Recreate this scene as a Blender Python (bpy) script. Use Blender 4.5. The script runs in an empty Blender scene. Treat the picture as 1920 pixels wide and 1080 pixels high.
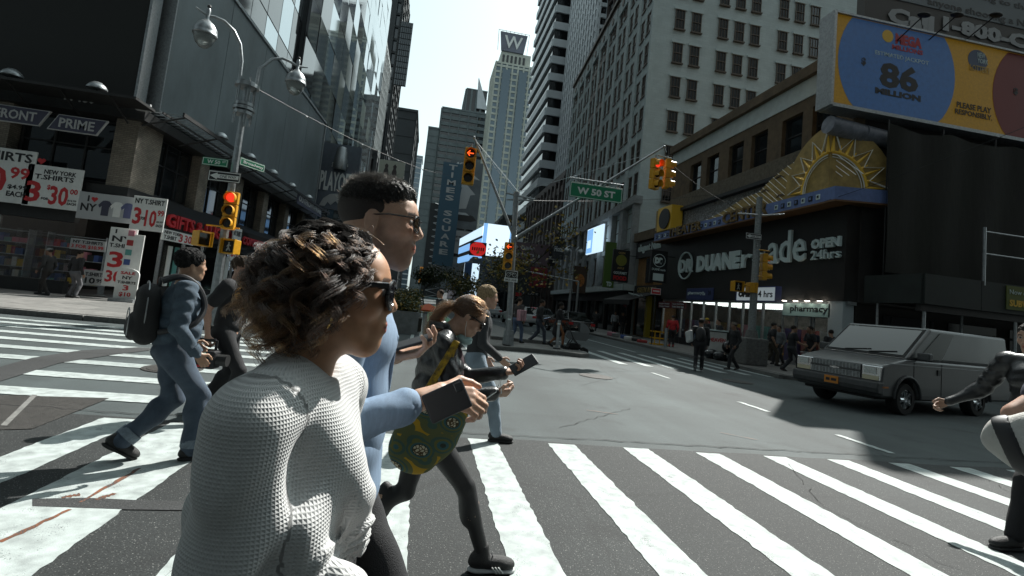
import bpy, bmesh, math, random
import numpy as np
from mathutils import Vector, Matrix
random.seed(7); np.random.seed(7)
scene = bpy.context.scene
COL = scene.collection
# ------------------------------------------------------------------ camera
# world axes: X along the cross street, Y down the avenue, Z up; the camera stands on the crosswalk
YAW, PITCH, ROLL, FPX, PPX, PPY, CAMH = math.radians(9.5), math.radians(5.12), math.radians(5.9), 950.0, 960.0, 486.0, 1.5
_fw = Vector((math.sin(YAW)*math.cos(PITCH), math.cos(YAW)*math.cos(PITCH), math.sin(PITCH)))
_r0 = Vector((math.cos(YAW), -math.sin(YAW), 0)); _u0 = _r0.cross(_fw)
_R = _r0*math.cos(ROLL) + _u0*math.sin(ROLL); _U = -_r0*math.sin(ROLL) + _u0*math.cos(ROLL)
_C = Vector((0, 0, CAMH))
cam = bpy.data.cameras.new('camera'); camo = bpy.data.objects.new('camera', cam); COL.objects.link(camo)
cam.sensor_fit = 'HORIZONTAL'; cam.sensor_width = 36.0; cam.lens = 36.0*FPX/1920.0
cam.shift_y = (PPY-540.0)/1920.0
cam.clip_start = 0.05; cam.clip_end = 3000
camo.matrix_world = Matrix(((_R.x, _U.x, -_fw.x, 0), (_R.y, _U.y, -_fw.y, 0), (_R.z, _U.z, -_fw.z, CAMH), (0, 0, 0, 1)))
scene.camera = camo
# ------------------------------------------------------------------ light
SUN_AZ, SUN_EL = math.radians(42), math.radians(49)     # azimuth measured from +Y towards +X
world = bpy.data.worlds.new('World'); scene.world = world; world.use_nodes = True
wn = world.node_tree.nodes; wl = world.node_tree.links
sky = wn.new('ShaderNodeTexSky'); sky.sky_type = 'NISHITA'; sky.sun_disc = False
sky.sun_elevation = SUN_EL; sky.sun_rotation = SUN_AZ; sky.air_density = 1.0; sky.dust_density = 2.2; sky.ozone_density = 1.0; sky.altitude = 0
hs = wn.new('ShaderNodeHueSaturation'); hs.inputs['Saturation'].default_value = 0.12; hs.inputs['Value'].default_value = 1.5
tn = wn.new('ShaderNodeMix'); tn.data_type = 'RGBA'; tn.blend_type = 'MULTIPLY'; tn.inputs['Factor'].default_value = 1; tn.inputs['B'].default_value = (0.84, 1.0, 1.0, 1)
wl.new(sky.outputs[0], hs.inputs['Color']); wl.new(hs.outputs[0], tn.inputs['A']); wl.new(tn.outputs['Result'], wn['Background'].inputs[0]); wn['Background'].inputs[1].default_value = 0.075
sl = bpy.data.lights.new('sun', 'SUN'); sl.energy = 4.9; sl.angle = math.radians(0.6); sl.color = (1.0, 0.985, 0.93)
slo = bpy.data.objects.new('sun', sl); COL.objects.link(slo)
_sd = Vector((math.sin(SUN_AZ)*math.cos(SUN_EL), math.cos(SUN_AZ)*math.cos(SUN_EL), math.sin(SUN_EL)))
slo.rotation_euler = _sd.to_track_quat('Z', 'Y').to_euler(); slo.location = (30, 10, 60)
vs = scene.view_settings; vs.view_transform = 'Standard'; vs.look = 'None'; vs.gamma = 1.0; vs.exposure = 0.75; vs.use_curve_mapping = False
scene.cycles.use_denoising = True; scene.cycles.max_bounces = 6; scene.cycles.diffuse_bounces = 3; scene.cycles.glossy_bounces = 4
scene.cycles.transparent_max_bounces = 8; scene.cycles.transmission_bounces = 4; scene.cycles.caustics_reflective = False; scene.cycles.caustics_refractive = False

# ------------------------------------------------------------------ measuring helpers (photo pixel -> place)
def ray(x, y): return _fw + _R*((x-PPX)/FPX) - _U*((y-PPY)/FPX)
def gp(x, y, z=0.0):
    d = ray(x, y); t = (z-CAMH)/d.z; p = _C + d*t; return Vector((p.x, p.y, z))
def onx(x, y, X):
    d = ray(x, y); return _C + d*(X/d.x)
def ony(x, y, Y):
    d = ray(x, y); return _C + d*(Y/d.y)
def pt(x, y, dist):
    d = ray(x, y); return _C + d*(dist/d.dot(_fw))

# ------------------------------------------------------------------ materials
MATS = {}
def mat(name, color, rough=0.6, metal=0.0, noise=0.0, nscale=8.0, bump=0.0, bscale=60.0, spec=0.5, emit=None, estr=0.0, alpha=1.0, trans=0.0, coat=0.0, col2=None, stretch=None):
    if name in MATS: return MATS[name]
    m = bpy.data.materials.new(name); m.use_nodes = True; N = m.node_tree.nodes; L = m.node_tree.links
    b = N['Principled BSDF']
    c4 = (*color[:3], 1)
    b.inputs['Base Color'].default_value = c4; b.inputs['Roughness'].default_value = rough; b.inputs['Metallic'].default_value = metal
    b.inputs['Specular IOR Level'].default_value = spec
    if coat: b.inputs['Coat Weight'].default_value = coat; b.inputs['Coat Roughness'].default_value = 0.05
    if trans: b.inputs['Transmission Weight'].default_value = trans
    if emit is not None: b.inputs['Emission Color'].default_value = (*emit[:3], 1); b.inputs['Emission Strength'].default_value = estr
    if alpha < 1: b.inputs['Alpha'].default_value = alpha
    tc = None
    if noise or bump:
        tc = N.new('ShaderNodeTexCoord'); src = tc.outputs['Object']
        if stretch:
            mp = N.new('ShaderNodeMapping'); mp.inputs['Scale'].default_value = stretch; L.new(src, mp.inputs[0]); src = mp.outputs[0]
    if noise:
        t = N.new('ShaderNodeTexNoise'); t.inputs['Scale'].default_value = nscale; t.inputs['Detail'].default_value = 8; t.inputs['Roughness'].default_value = 0.65
        L.new(src, t.inputs['Vector'])
        rp = N.new('ShaderNodeValToRGB'); e = rp.color_ramp.elements
        e[0].position = 0.32; e[1].position = 0.68
        lo = col2 if col2 else tuple(max(0, v*(1-noise)) for v in color[:3]); hi = color[:3] if col2 else tuple(min(1, v*(1+noise)) for v in color[:3])
        e[0].color = (*lo[:3], 1); e[1].color = (*hi, 1)
        L.new(t.outputs[0], rp.inputs[0]); L.new(rp.outputs[0], b.inputs['Base Color'])
        mr = N.new('ShaderNodeMapRange'); mr.inputs[3].default_value = max(0.02, rough-0.12); mr.inputs[4].default_value = min(1, rough+0.12)
        L.new(t.outputs[0], mr.inputs[0]); L.new(mr.outputs[0], b.inputs['Roughness'])
    if bump:
        t2 = N.new('ShaderNodeTexNoise'); t2.inputs['Scale'].default_value = bscale; t2.inputs['Detail'].default_value = 6
        L.new(src, t2.inputs['Vector'])
        bp = N.new('ShaderNodeBump'); bp.inputs['Strength'].default_value = min(1, bump); bp.inputs['Distance'].default_value = 0.02
        L.new(t2.outputs[0], bp.inputs['Height']); L.new(bp.outputs[0], b.inputs['Normal'])
    MATS[name] = m; return m
def nodes(m): return m.node_tree.nodes, m.node_tree.links, m.node_tree.nodes['Principled BSDF']

# ------------------------------------------------------------------ mesh builder
class MB:
    def __init__(s): s.v = []; s.f = []; s.mi = []; s.cur = 0
    def m(s, i): s.cur = i; return s
    def add(s, vs, fs):
        o = len(s.v); s.v += [tuple(p) for p in vs]
        for f in fs: s.f.append(tuple(o+i for i in f)); s.mi.append(s.cur)
        return s
    def box(s, x0, x1, y0, y1, z0, z1):
        return s.add([(x0,y0,z0),(x1,y0,z0),(x1,y1,z0),(x0,y1,z0),(x0,y0,z1),(x1,y0,z1),(x1,y1,z1),(x0,y1,z1)],
                     [(3,2,1,0),(4,5,6,7),(0,1,5,4),(1,2,6,5),(2,3,7,6),(3,0,4,7)])
    def obox(s, o, ax, ay, az, x0, x1, y0, y1, z0, z1):        # box in an oblique frame
        o = Vector(o); P = lambda a, b, c: o + ax*a + ay*b + az*c
        return s.add([P(x0,y0,z0),P(x1,y0,z0),P(x1,y1,z0),P(x0,y1,z0),P(x0,y0,z1),P(x1,y0,z1),P(x1,y1,z1),P(x0,y1,z1)],
                     [(3,2,1,0),(4,5,6,7),(0,1,5,4),(1,2,6,5),(2,3,7,6),(3,0,4,7)])
    def quad(s, a, b, c, d): return s.add([a,b,c,d], [(0,1,2,3)])
    def cyl(s, a, b, r0, r1=None, n=12, caps=True):
        return s.tube([a, b], [r0, r0 if r1 is None else r1], n, caps)
    def tube(s, path, radii, n=8, caps=True):
        path = [Vector(p) for p in path]
        if not hasattr(radii, '__len__'): radii = [radii]*len(path)
        rings = []; prev = None
        for i, p in enumerate(path):
            t = (path[min(i+1, len(path)-1)] - path[max(i-1, 0)]).normalized()
            if prev is None:
                a = Vector((0,0,1)) if abs(t.z) < 0.9 else Vector((1,0,0)); x = t.cross(a).normalized()
            else: x = (prev - t*prev.dot(t)).normalized()
            prev = x; y = t.cross(x)
            rings.append([p + (x*math.cos(2*math.pi*k/n) + y*math.sin(2*math.pi*k/n))*radii[i] for k in range(n)])
        vs = [q for r in rings for q in r]; fs = []
        for i in range(len(path)-1):
            for k in range(n): fs.append((i*n+k, i*n+(k+1)%n, (i+1)*n+(k+1)%n, (i+1)*n+k))
        if caps: fs.append(tuple(range(n-1, -1, -1))); fs.append(tuple((len(path)-1)*n+k for k in range(n)))
        return s.add(vs, fs)
    def lathe(s, prof, o=(0,0,0), n=16, axis='z'):
        vs = []; fs = []
        for r, z in prof:
            for k in range(n):
                a = 2*math.pi*k/n; p = (r*math.cos(a), r*math.sin(a), z)
                if axis == 'x': p = (p[2], p[0], p[1])
                if axis == 'y': p = (p[0], p[2], p[1])
                vs.append((p[0]+o[0], p[1]+o[1], p[2]+o[2]))
        for i in range(len(prof)-1):
            for k in range(n): fs.append((i*n+k, i*n+(k+1)%n, (i+1)*n+(k+1)%n, (i+1)*n+k))
        return s.add(vs, fs)
    def prism(s, poly, d0, d1, plane='xz'):                    # polygon in a plane, extruded along the third axis
        n = len(poly)
        def P(a, b, d): return {'xz': (a, d, b), 'yz': (d, a, b), 'xy': (a, b, d)}[plane]
        vs = [P(a, b, d0) for a, b in poly] + [P(a, b, d1) for a, b in poly]
        fs = [tuple(range(n)), tuple(range(2*n-1, n-1, -1))] + [(k, n+k, n+(k+1)%n, (k+1)%n) for k in range(n)]
        return s.add(vs, fs)
    def ball(s, c, r, n=12, m=8):
        if not hasattr(r, '__len__'): r = (r, r, r)
        vs = []; fs = []
        for i in range(m+1):
            t = math.pi*i/m
            for k in range(n):
                a = 2*math.pi*k/n; vs.append((c[0]+r[0]*math.sin(t)*math.cos(a), c[1]+r[1]*math.sin(t)*math.sin(a), c[2]+r[2]*math.cos(t)))
        for i in range(m):
            for k in range(n): fs.append((i*n+k, (i+1)*n+k, (i+1)*n+(k+1)%n, i*n+(k+1)%n))
        return s.add(vs, fs)
    def build(s, name, mats, parent=None, smooth=False, fix=True):
        me = bpy.data.meshes.new(name); me.from_pydata(s.v, [], s.f)
        if not isinstance(mats, (list, tuple)): mats = [mats]
        for m in mats: me.materials.append(m)
        if len(mats) > 1: me.polygons.foreach_set('material_index', s.mi)
        if fix:
            bm = bmesh.new(); bm.from_mesh(me); bmesh.ops.remove_doubles(bm, verts=bm.verts, dist=1e-5); bmesh.ops.recalc_face_normals(bm, faces=bm.faces); bm.to_mesh(me); bm.free()
        if smooth:
            me.polygons.foreach_set('use_smooth', [True]*len(me.polygons))
            me.set_sharp_from_angle(angle=math.radians(smooth if smooth is not True else 40))
        o = bpy.data.objects.new(name, me); COL.objects.link(o); o.parent = parent
        return o
def bevel(o, w=0.01, seg=2):
    b = o.modifiers.new('bevel', 'BEVEL'); b.width = w; b.segments = seg; b.limit_method = 'ANGLE'; b.angle_limit = math.radians(40); return o
def tag(o, label, cat, group=None):
    o['label'] = label; o['category'] = cat
    if group: o['group'] = group
    return o
def struct(o): o['kind'] = 'structure'; return o
def stuff(o): o['kind'] = 'stuff'; return o
def thing(name, label, cat, loc=(0,0,0), rz=0.0, group=None):
    o = bpy.data.objects.new(name, None); COL.objects.link(o); o.location = loc; o.rotation_euler = (0, 0, rz); o.empty_display_size = 0.2
    return tag(o, label, cat, group)
def copy_tree(o, parent=None):
    c = o.copy(); COL.objects.link(c); c.parent = parent
    for ch in list(o.children): copy_tree(ch, c)
    return c
def inst(o, parent, loc=None, rot=None, scale=None):          # a piece that shares its mesh
    c = o.copy(); COL.objects.link(c); c.parent = parent
    if loc is not None: c.location = loc
    if rot is not None: c.rotation_euler = rot
    if scale is not None: c.scale = scale
    return c
def textm(body, size, m, parent=None, name='lettering', loc=(0,0,0), ex=0.01, bold=0.0, shear=0.0, width=None, align='LEFT', rot=None, space=1.0, height=None, seg=2):
    """lettering as a mesh lying in the local XZ plane, facing -Y; loc = left end of baseline"""
    cu = bpy.data.curves.new(name, 'FONT'); cu.body = body; cu.size = size; cu.extrude = ex; cu.offset = bold; cu.shear = shear; cu.align_x = align; cu.space_character = space; cu.resolution_u = seg
    t = bpy.data.objects.new(name, cu); COL.objects.link(t)
    dg = bpy.context.evaluated_depsgraph_get(); me = bpy.data.meshes.new_from_object(t.evaluated_get(dg)); me.name = name
    bpy.data.objects.remove(t); bpy.data.curves.remove(cu)
    n = len(me.vertices); co = np.empty(n*3, np.float32); me.vertices.foreach_get('co', co); co = co.reshape(-1, 3)
    if n:
        if width: w = co[:,0].max()-co[:,0].min(); k = width/max(w, 1e-6); co[:,0] = (co[:,0]-co[:,0].min())*k
        if height: h = co[:,1].max()-co[:,1].min(); co[:,1] = (co[:,1]-co[:,1].min())*height/max(h, 1e-6)
        co = np.stack([co[:,0], -co[:,2], co[:,1]], 1)
        me.vertices.foreach_set('co', np.ascontiguousarray(co, np.float32).ravel())
    me.materials.clear(); me.materials.append(m)
    o = bpy.data.objects.new(name, me); COL.objects.link(o); o.parent = parent; o.location = loc
    if rot is not None: o.rotation_euler = rot
    return o
def split_letters(o):
    """give every letter of a lettering mesh its own object"""
    me = o.data; n = len(me.vertices); par = list(range(n))
    def find(a):
        while par[a] != a: par[a] = par[par[a]]; a = par[a]
        return a
    for p in me.polygons:
        v = p.vertices
        for q in v[1:]: par[find(q)] = find(v[0])
    comp = {}
    for i in range(n): comp.setdefault(find(i), []).append(i)
    iv = sorted((min(me.vertices[i].co.x for i in c), max(me.vertices[i].co.x for i in c), c) for c in comp.values()); groups = []
    for a, b, c in iv:
        if groups and a < groups[-1][1]-.25*(b-a): groups[-1][1] = max(groups[-1][1], b); groups[-1][2] += c
        else: groups.append([a, b, list(c)])
    for a, b, c in groups:
        ix = {v: k for k, v in enumerate(c)}; m2 = bpy.data.meshes.new('letter'); m2.from_pydata([tuple(me.vertices[v].co) for v in c], [], [tuple(ix[v] for v in p.vertices) for p in me.polygons if p.vertices[0] in ix])
        for mm in me.materials: m2.materials.append(mm)
        q = bpy.data.objects.new('letter', m2); COL.objects.link(q); q.parent = o.parent; q.location = o.location; q.rotation_euler = o.rotation_euler
    bpy.data.objects.remove(o)
PI = math.pi
RFACE = (0, 0, -PI/2)          # lettering on walls that face -X (right side of the avenue), reading towards -Y
LFACE = (0, 0, PI/2)           # lettering on walls that face +X (left side of the avenue), reading towards +Y
# ================================================================== GROUND, ROADS, MARKINGS
def asphalt(name, base, speck, crack=True):
    m = bpy.data.materials.new(name); m.use_nodes = True; N, L, b = nodes(m)
    tc = N.new('ShaderNodeTexCoord')
    n1 = N.new('ShaderNodeTexNoise'); n1.inputs['Scale'].default_value = 0.35; n1.inputs['Detail'].default_value = 6
    n2 = N.new('ShaderNodeTexNoise'); n2.inputs['Scale'].default_value = 90; n2.inputs['Detail'].default_value = 3
    vo = N.new('ShaderNodeTexVoronoi'); vo.inputs['Scale'].default_value = 85
    for t in (n1, n2, vo): L.new(tc.outputs['Object'], t.inputs['Vector'])
    r1 = N.new('ShaderNodeValToRGB'); e = r1.color_ramp.elements; e[0].position = 0.3; e[1].position = 0.7
    e[0].color = (*[c*0.62 for c in base], 1); e[1].color = (*[c*1.3 for c in base], 1); L.new(n1.outputs[0], r1.inputs[0])
    r2 = N.new('ShaderNodeValToRGB'); e = r2.color_ramp.elements; e[0].position = 0.1; e[1].position = 0.32; e[0].color = (1,1,1,1); e[1].color = (0,0,0,1)
    L.new(vo.outputs['Distance'], r2.inputs[0])
    wn_ = N.new('ShaderNodeTexWhiteNoise'); L.new(vo.outputs['Position'], wn_.inputs['Vector'])
    ml = N.new('ShaderNodeMath'); ml.operation = 'MULTIPLY'; L.new(r2.outputs[0], ml.inputs[0])
    pw = N.new('ShaderNodeMath'); pw.operation = 'POWER'; pw.inputs[1].default_value = 2.0; L.new(wn_.outputs['Value'], pw.inputs[0]); L.new(pw.outputs[0], ml.inputs[1])
    ms = N.new('ShaderNodeMath'); ms.operation = 'MULTIPLY'; ms.inputs[1].default_value = speck; L.new(ml.outputs[0], ms.inputs[0])
    mx = N.new('ShaderNodeMix'); mx.data_type = 'RGBA'; mx.inputs['B'].default_value = (0.42, 0.42, 0.40, 1)
    L.new(ms.outputs[0], mx.inputs['Factor']); L.new(r1.outputs[0], mx.inputs['A'])
    out = mx.outputs['Result']
    if crack:
        vc = N.new('ShaderNodeTexVoronoi'); vc.feature = 'DISTANCE_TO_EDGE'; vc.inputs['Scale'].default_value = 0.21
        nw = N.new('ShaderNodeTexNoise'); nw.inputs['Scale'].default_value = 1.6; nw.inputs['Detail'].default_value = 5; L.new(tc.outputs['Object'], nw.inputs['Vector'])
        mxv = N.new('ShaderNodeMix'); mxv.data_type = 'VECTOR'; mxv.inputs['Factor'].default_value = 0.25
        L.new(tc.outputs['Object'], mxv.inputs['A']); L.new(nw.outputs['Color'], mxv.inputs['B']); L.new(mxv.outputs['Result'], vc.inputs['Vector'])
        rc = N.new('ShaderNodeValToRGB'); e = rc.color_ramp.elements; e[0].position = 0.0; e[1].position = 0.006; e[0].color = (0.72,0.72,0.72,1); e[1].color = (1,1,1,1)
        L.new(vc.outputs['Distance'], rc.inputs[0])
        mc = N.new('ShaderNodeMix'); mc.data_type = 'RGBA'; mc.blend_type = 'MULTIPLY'; mc.inputs['Factor'].default_value = 1
        L.new(out, mc.inputs['A']); L.new(rc.outputs[0], mc.inputs['B']); out = mc.outputs['Result']
    n3 = N.new('ShaderNodeTexNoise'); n3.inputs['Scale'].default_value = 150; n3.inputs['Detail'].default_value = 4; L.new(tc.outputs['Object'], n3.inputs['Vector'])
    r4 = N.new('ShaderNodeValToRGB'); e = r4.color_ramp.elements; e[0].position = .35; e[1].position = .68; e[0].color = (.5,.5,.5,1); e[1].color = (1.75,1.75,1.72,1); L.new(n3.outputs[0], r4.inputs[0])
    for sc_, rng_, cols_ in (((1.1, .05, 1), (.35, .65), (.78, 1.14)), ((.9, .9, 1), (.60, .70), (1.0, .62)), ((.25, 2.2, 1), (.55, .75), (1.0, .85))):
        mp = N.new('ShaderNodeMapping'); mp.inputs['Scale'].default_value = sc_; L.new(tc.outputs['Object'], mp.inputs[0]); nt_ = N.new('ShaderNodeTexNoise'); nt_.inputs['Scale'].default_value = 1.0; nt_.inputs['Detail'].default_value = 5; L.new(mp.outputs[0], nt_.inputs['Vector'])
        rt_ = N.new('ShaderNodeValToRGB'); e = rt_.color_ramp.elements; e[0].position, e[1].position = rng_; e[0].color = (*[cols_[0]]*3, 1); e[1].color = (*[cols_[1]]*3, 1); L.new(nt_.outputs[0], rt_.inputs[0])
        mt_ = N.new('ShaderNodeMix'); mt_.data_type = 'RGBA'; mt_.blend_type = 'MULTIPLY'; mt_.inputs['Factor'].default_value = 1; L.new(out, mt_.inputs['A']); L.new(rt_.outputs[0], mt_.inputs['B']); out = mt_.outputs['Result']
    m4 = N.new('ShaderNodeMix'); m4.data_type = 'RGBA'; m4.blend_type = 'MULTIPLY'; m4.inputs['Factor'].default_value = 1; L.new(out, m4.inputs['A']); L.new(r4.outputs[0], m4.inputs['B']); out = m4.outputs['Result']
    L.new(out, b.inputs['Base Color']); b.inputs['Roughness'].default_value = 0.82
    bp = N.new('ShaderNodeBump'); bp.inputs['Strength'].default_value = 0.55; bp.inputs['Distance'].default_value = 0.006
    L.new(n2.outputs[0], bp.inputs['Height']); L.new(bp.outputs[0], b.inputs['Normal'])
    return m
M_ROAD = asphalt('asphalt_road', (0.042, 0.053, 0.055), 0.24)
M_OLD = asphalt('asphalt_old', (0.0145, 0.017, 0.0175), 0.62)
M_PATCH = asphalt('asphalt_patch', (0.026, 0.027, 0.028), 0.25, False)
def paint(name, col, wear=0.5, under=(0.05, 0.05, 0.05)):
    m = bpy.data.materials.new(name); m.use_nodes = True; N, L, b = nodes(m)
    tc = N.new('ShaderNodeTexCoord')
    a = N.new('ShaderNodeTexNoise'); a.inputs['Scale'].default_value = 5.0; a.inputs['Detail'].default_value = 10; a.inputs['Roughness'].default_value = 0.75
    c = N.new('ShaderNodeTexNoise'); c.inputs['Scale'].default_value = 120; c.inputs['Detail'].default_value = 4
    for t in (a, c): L.new(tc.outputs['Object'], t.inputs['Vector'])
    ad = N.new('ShaderNodeMath'); ad.operation = 'MULTIPLY_ADD'; ad.inputs[1].default_value = 0.9; L.new(c.outputs[0], ad.inputs[0]); L.new(a.outputs[0], ad.inputs[2])
    r = N.new('ShaderNodeValToRGB'); e = r.color_ramp.elements; e[0].position = 0.60+0.12*(wear-0.5); e[1].position = 0.70+0.12*(wear-0.5); e[0].color = (1,1,1,1); e[1].color = (0,0,0,1)
    e[0].position, e[1].position = 0.66+0.22*(wear-.3), 0.73+0.22*(wear-.3); e[0].color = (0,0,0,1); e[1].color = (1,1,1,1)
    L.new(ad.outputs[0], r.inputs[0])
    d = N.new('ShaderNodeTexNoise'); d.inputs['Scale'].default_value = 9; d.inputs['Detail'].default_value = 6; L.new(tc.outputs['Object'], d.inputs['Vector'])
    r3 = N.new('ShaderNodeValToRGB'); e = r3.color_ramp.elements; e[0].position = 0.3; e[1].position = 0.65; e[0].color = (*[v*0.6 for v in col], 1); e[1].color = (*col, 1); L.new(d.outputs[0], r3.inputs[0])
    mx = N.new('ShaderNodeMix'); mx.data_type = 'RGBA'; mx.inputs['A'].default_value = (*under, 1); L.new(r.outputs[0], mx.inputs['Factor']); L.new(r3.outputs[0], mx.inputs['B'])
    L.new(mx.outputs['Result'], b.inputs['Base Color']); b.inputs['Roughness'].default_value = 0.7
    bp = N.new('ShaderNodeBump'); bp.inputs['Strength'].default_value = 0.4; bp.inputs['Distance'].default_value = 0.004; L.new(c.outputs[0], bp.inputs['Height']); L.new(bp.outputs[0], b.inputs['Normal'])
    return m
M_PAINT = paint('road_paint', (0.41, 0.455, 0.445), 0.62)
M_PAINT2 = paint('road_paint_worn', (0.37, 0.415, 0.405), 0.8)
M_GREEN = paint('bike_lane_paint', (0.16, 0.42, 0.25), 0.35)
M_ORANGE = paint('spray_mark', (0.20, 0.07, 0.03), 1.2, (0.045, 0.045, 0.045))
M_CONC = mat('sidewalk_concrete', (0.13, 0.128, 0.12), 0.85, noise=0.25, nscale=3, bump=0.3, bscale=150)
M_CONC2 = mat('sidewalk_slab', (0.165, 0.16, 0.15), 0.85, noise=0.3, nscale=2.2, bump=0.25, bscale=120)
M_KERB = mat('kerb_granite', (0.15, 0.148, 0.14), 0.8, noise=0.35, nscale=14, bump=0.35, bscale=90)

def sheet(name, poly, z, m, parent=None):
    return MB().add([(x, y, z) for x, y in poly], [tuple(range(len(poly)))]).build(name, m, parent)
g = struct(sheet('ground', [(-900,-300),(900,-300),(900,1300),(-900,1300)], 0.0, M_ROAD))
struct(sheet('old_asphalt_strip', [(-40,-6),(60,-6),(60,5.72)] + [(60-x, 5.72+0.05*random.uniform(-1,1)) for x in np.arange(0.5, 100, 0.7)] + [(-40,5.7)], 0.004, M_OLD))
def rough_strip(x0, x1, y0, y1, z, jit=0.005, step=0.06):
    """a painted bar with slightly ragged edges (long axis = the longer side)"""
    vs = []
    if (y1-y0) > (x1-x0):
        n = max(2, int((y1-y0)/step))
        for i in range(n+1): vs.append((x0+random.gauss(0, jit), y0+(y1-y0)*i/n, z))
        for i in range(n+1): vs.append((x1+random.gauss(0, jit), y1-(y1-y0)*i/n, z))
    else:
        n = max(2, int((x1-x0)/step))
        for i in range(n+1): vs.append((x0+(x1-x0)*i/n, y0+random.gauss(0, jit), z))
        for i in range(n+1): vs.append((x1-(x1-x0)*i/n, y1+random.gauss(0, jit), z))
    k = len(vs)//2
    return vs, [(i, i+1, 2*k-2-i, 2*k-1-i) for i in range(k-1)]
def marking(name): o = bpy.data.objects.new(name, None); COL.objects.link(o); return struct(o)
cw = marking('crosswalk_marking')
for k in range(-9, 9):
    x = 1.56 + 0.893*k; w = 0.31 if k > -4 else 0.36
    MB().add(*rough_strip(x, x+w, 1.2, 5.64+random.uniform(-.03, .03), 0.0085)).build('stripe', M_PAINT, cw)
MB().add(*rough_strip(-2.28, -1.95, 1.2, 5.6, 0.0087)).build('stripe', M_PAINT, cw)
cw2 = marking('side_crosswalk_marking')
for py, th in ((595, .30), (602, .30), (608.5, .3), (619, .31), (631, .31), (646, .32), (664, .33), (690, .34), (724, .38)):
    v = gp(0, py).y
    MB().add(*rough_strip(-30, -2.6-0.16*random.random(), v-th, v, 0.0085)).build('stripe', M_PAINT2 if py in (646, 664, 595) else M_PAINT, cw2)
cw3 = marking('far_crosswalk_marking')
for k in range(7):
    x = 6.3+0.87*k; MB().add(*rough_strip(x, x+0.3, 15.3, 19.9, 0.0085)).build('stripe', M_PAINT, cw3)
ln = marking('lane_marking')
for a, b in ((6.15, 7.1), (8.7, 9.6), (12.6, 13.6), (22, 24), (27, 29.5), (33, 36), (40, 43)):
    MB().add(*rough_strip(6.55, 6.66, a, b, 0.0087, .006)).build('lane_dash', M_PAINT, ln)
MB().add(*rough_strip(9.3, 9.42, 21, 90, 0.0087, .006, 1.0)).build('lane_line', M_PAINT, ln)
# trench repair, dark strip, utility cover, spray marks
def skew_sheet(name, pts, z, m):
    return struct(sheet(name, [tuple(gp(x, y).xy) for x, y in pts], z, m))
skew_sheet('dark_road_patch', [(-60,706),(60,672),(150,658),(260,652),(300,655),(200,668),(110,682),(0,716)], 0.0096, M_PATCH)
skew_sheet('dark_road_patch', [(60,938),(160,936),(250,940),(388,944),(386,960),(240,958),(60,952)], 0.0096, M_PATCH)  # flat dark strip laid over the crosswalk
M_IRON = mat('cast_iron_cover', (0.05, 0.047, 0.044), 0.6, metal=0.5, noise=0.4, nscale=30, bump=0.6, bscale=120)
uc = struct(skew_sheet('utility_cover', [(-160,738),(205,748),(60,806),(-160,812)], 0.0102, M_IRON))
for i in range(3):
    a, b = gp(-120+90*i, 738+2*i), gp(-160+80*i, 800)
    MB().add([a+Vector((0,0,.0125)), a+Vector((.05,0,.0125)), b+Vector((.05,0,.0125)), b+Vector((0,0,.0125))], [(0,1,2,3)]).build('cover_joint', M_KERB, uc)
sp = marking('spray_marking')
for a, b, w in (((0,1020),(130,958),.022), ((150,945),(262,880),.022), ((115,936),(150,930),.03), ((180,940),(215,928),.03), ((1100,770),(1160,778),.012), ((1350,812),(1420,826),.012)):
    p, q = gp(*a), gp(*b); d = (q-p).normalized(); n = Vector((-d.y, d.x, 0))*w; vs = []
    for i in range(13):
        c = p.lerp(q, i/12); c.z = 0.0108; vs.append(c+n*random.uniform(.3, 1))
    for i in range(13):
        c = p.lerp(q, 1-i/12); c.z = 0.0108; vs.append(c-n*random.uniform(.3, 1))
    MB().add(vs, [(i, i+1, 24-i, 25-i) for i in range(12)]).build('spray_line', M_ORANGE, sp)
# bike lane
bl = struct(sheet('bike_lane', [(0.35,19.2),(2.0,19.2),(2.6,90),(0.9,90)], 0.006, M_GREEN))
for x in (0.05, -0.25, 2.1): MB().add(*rough_strip(x, x+0.11, 17.6, 60, 0.0087, .006, 1.0)).build('lane_line', M_PAINT, bl)
for k in range(5): MB().add(*rough_strip(-.9+.6*k, -.6+.6*k, 15.6, 17.6, 0.0087)).build('stripe', M_PAINT2, cw3)

# pavements: a concrete bed, kerb stones and slabs as pieces
slab_me = bevel(MB().box(-.745, .745, -.745, .745, 0, .03).build('slab', M_CONC2), .006, 1)
slab_me2 = bevel(MB().box(-.745, .745, -.745, .745, 0, .03).build('slab', M_CONC), .006, 1)
kerb_me = bevel(MB().box(0, 2.38, 0, .16, 0, .15).build('kerb_stone', M_KERB), .015, 2)
def pavement(name, poly, slabs, kerbs):
    o = struct(MB().prism(poly, -0.05, 0.115, 'xy').build(name, M_CONC))
    for (x0, y0, nx, ny) in slabs:
        for i in range(nx):
            for j in range(ny):
                inst(random.choice((slab_me, slab_me, slab_me2)), o, (x0+.75+1.5*i, y0+.75+1.5*j, .1+random.uniform(0, .003)), (0, 0, random.choice((0, PI/2, PI))))
    for (x, y, n, ang) in kerbs:
        for i in range(n):
            inst(kerb_me, o, (x+2.4*i*math.cos(ang), y+2.4*i*math.sin(ang), -.012), (0, 0, ang))
    return o
pavement('pavement_west', [(11.95,15.2),(12.6,14.65),(70,14.65),(70,17.4),(16.4,17.4),(16.4,140),(11.95,140)],
         [(12.15, 15.2, 3, 24), (16.7, 14.85, 14, 1)], [(11.93, 15.1, 40, PI/2), (12.5, 14.5, 16, 0)])
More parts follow.
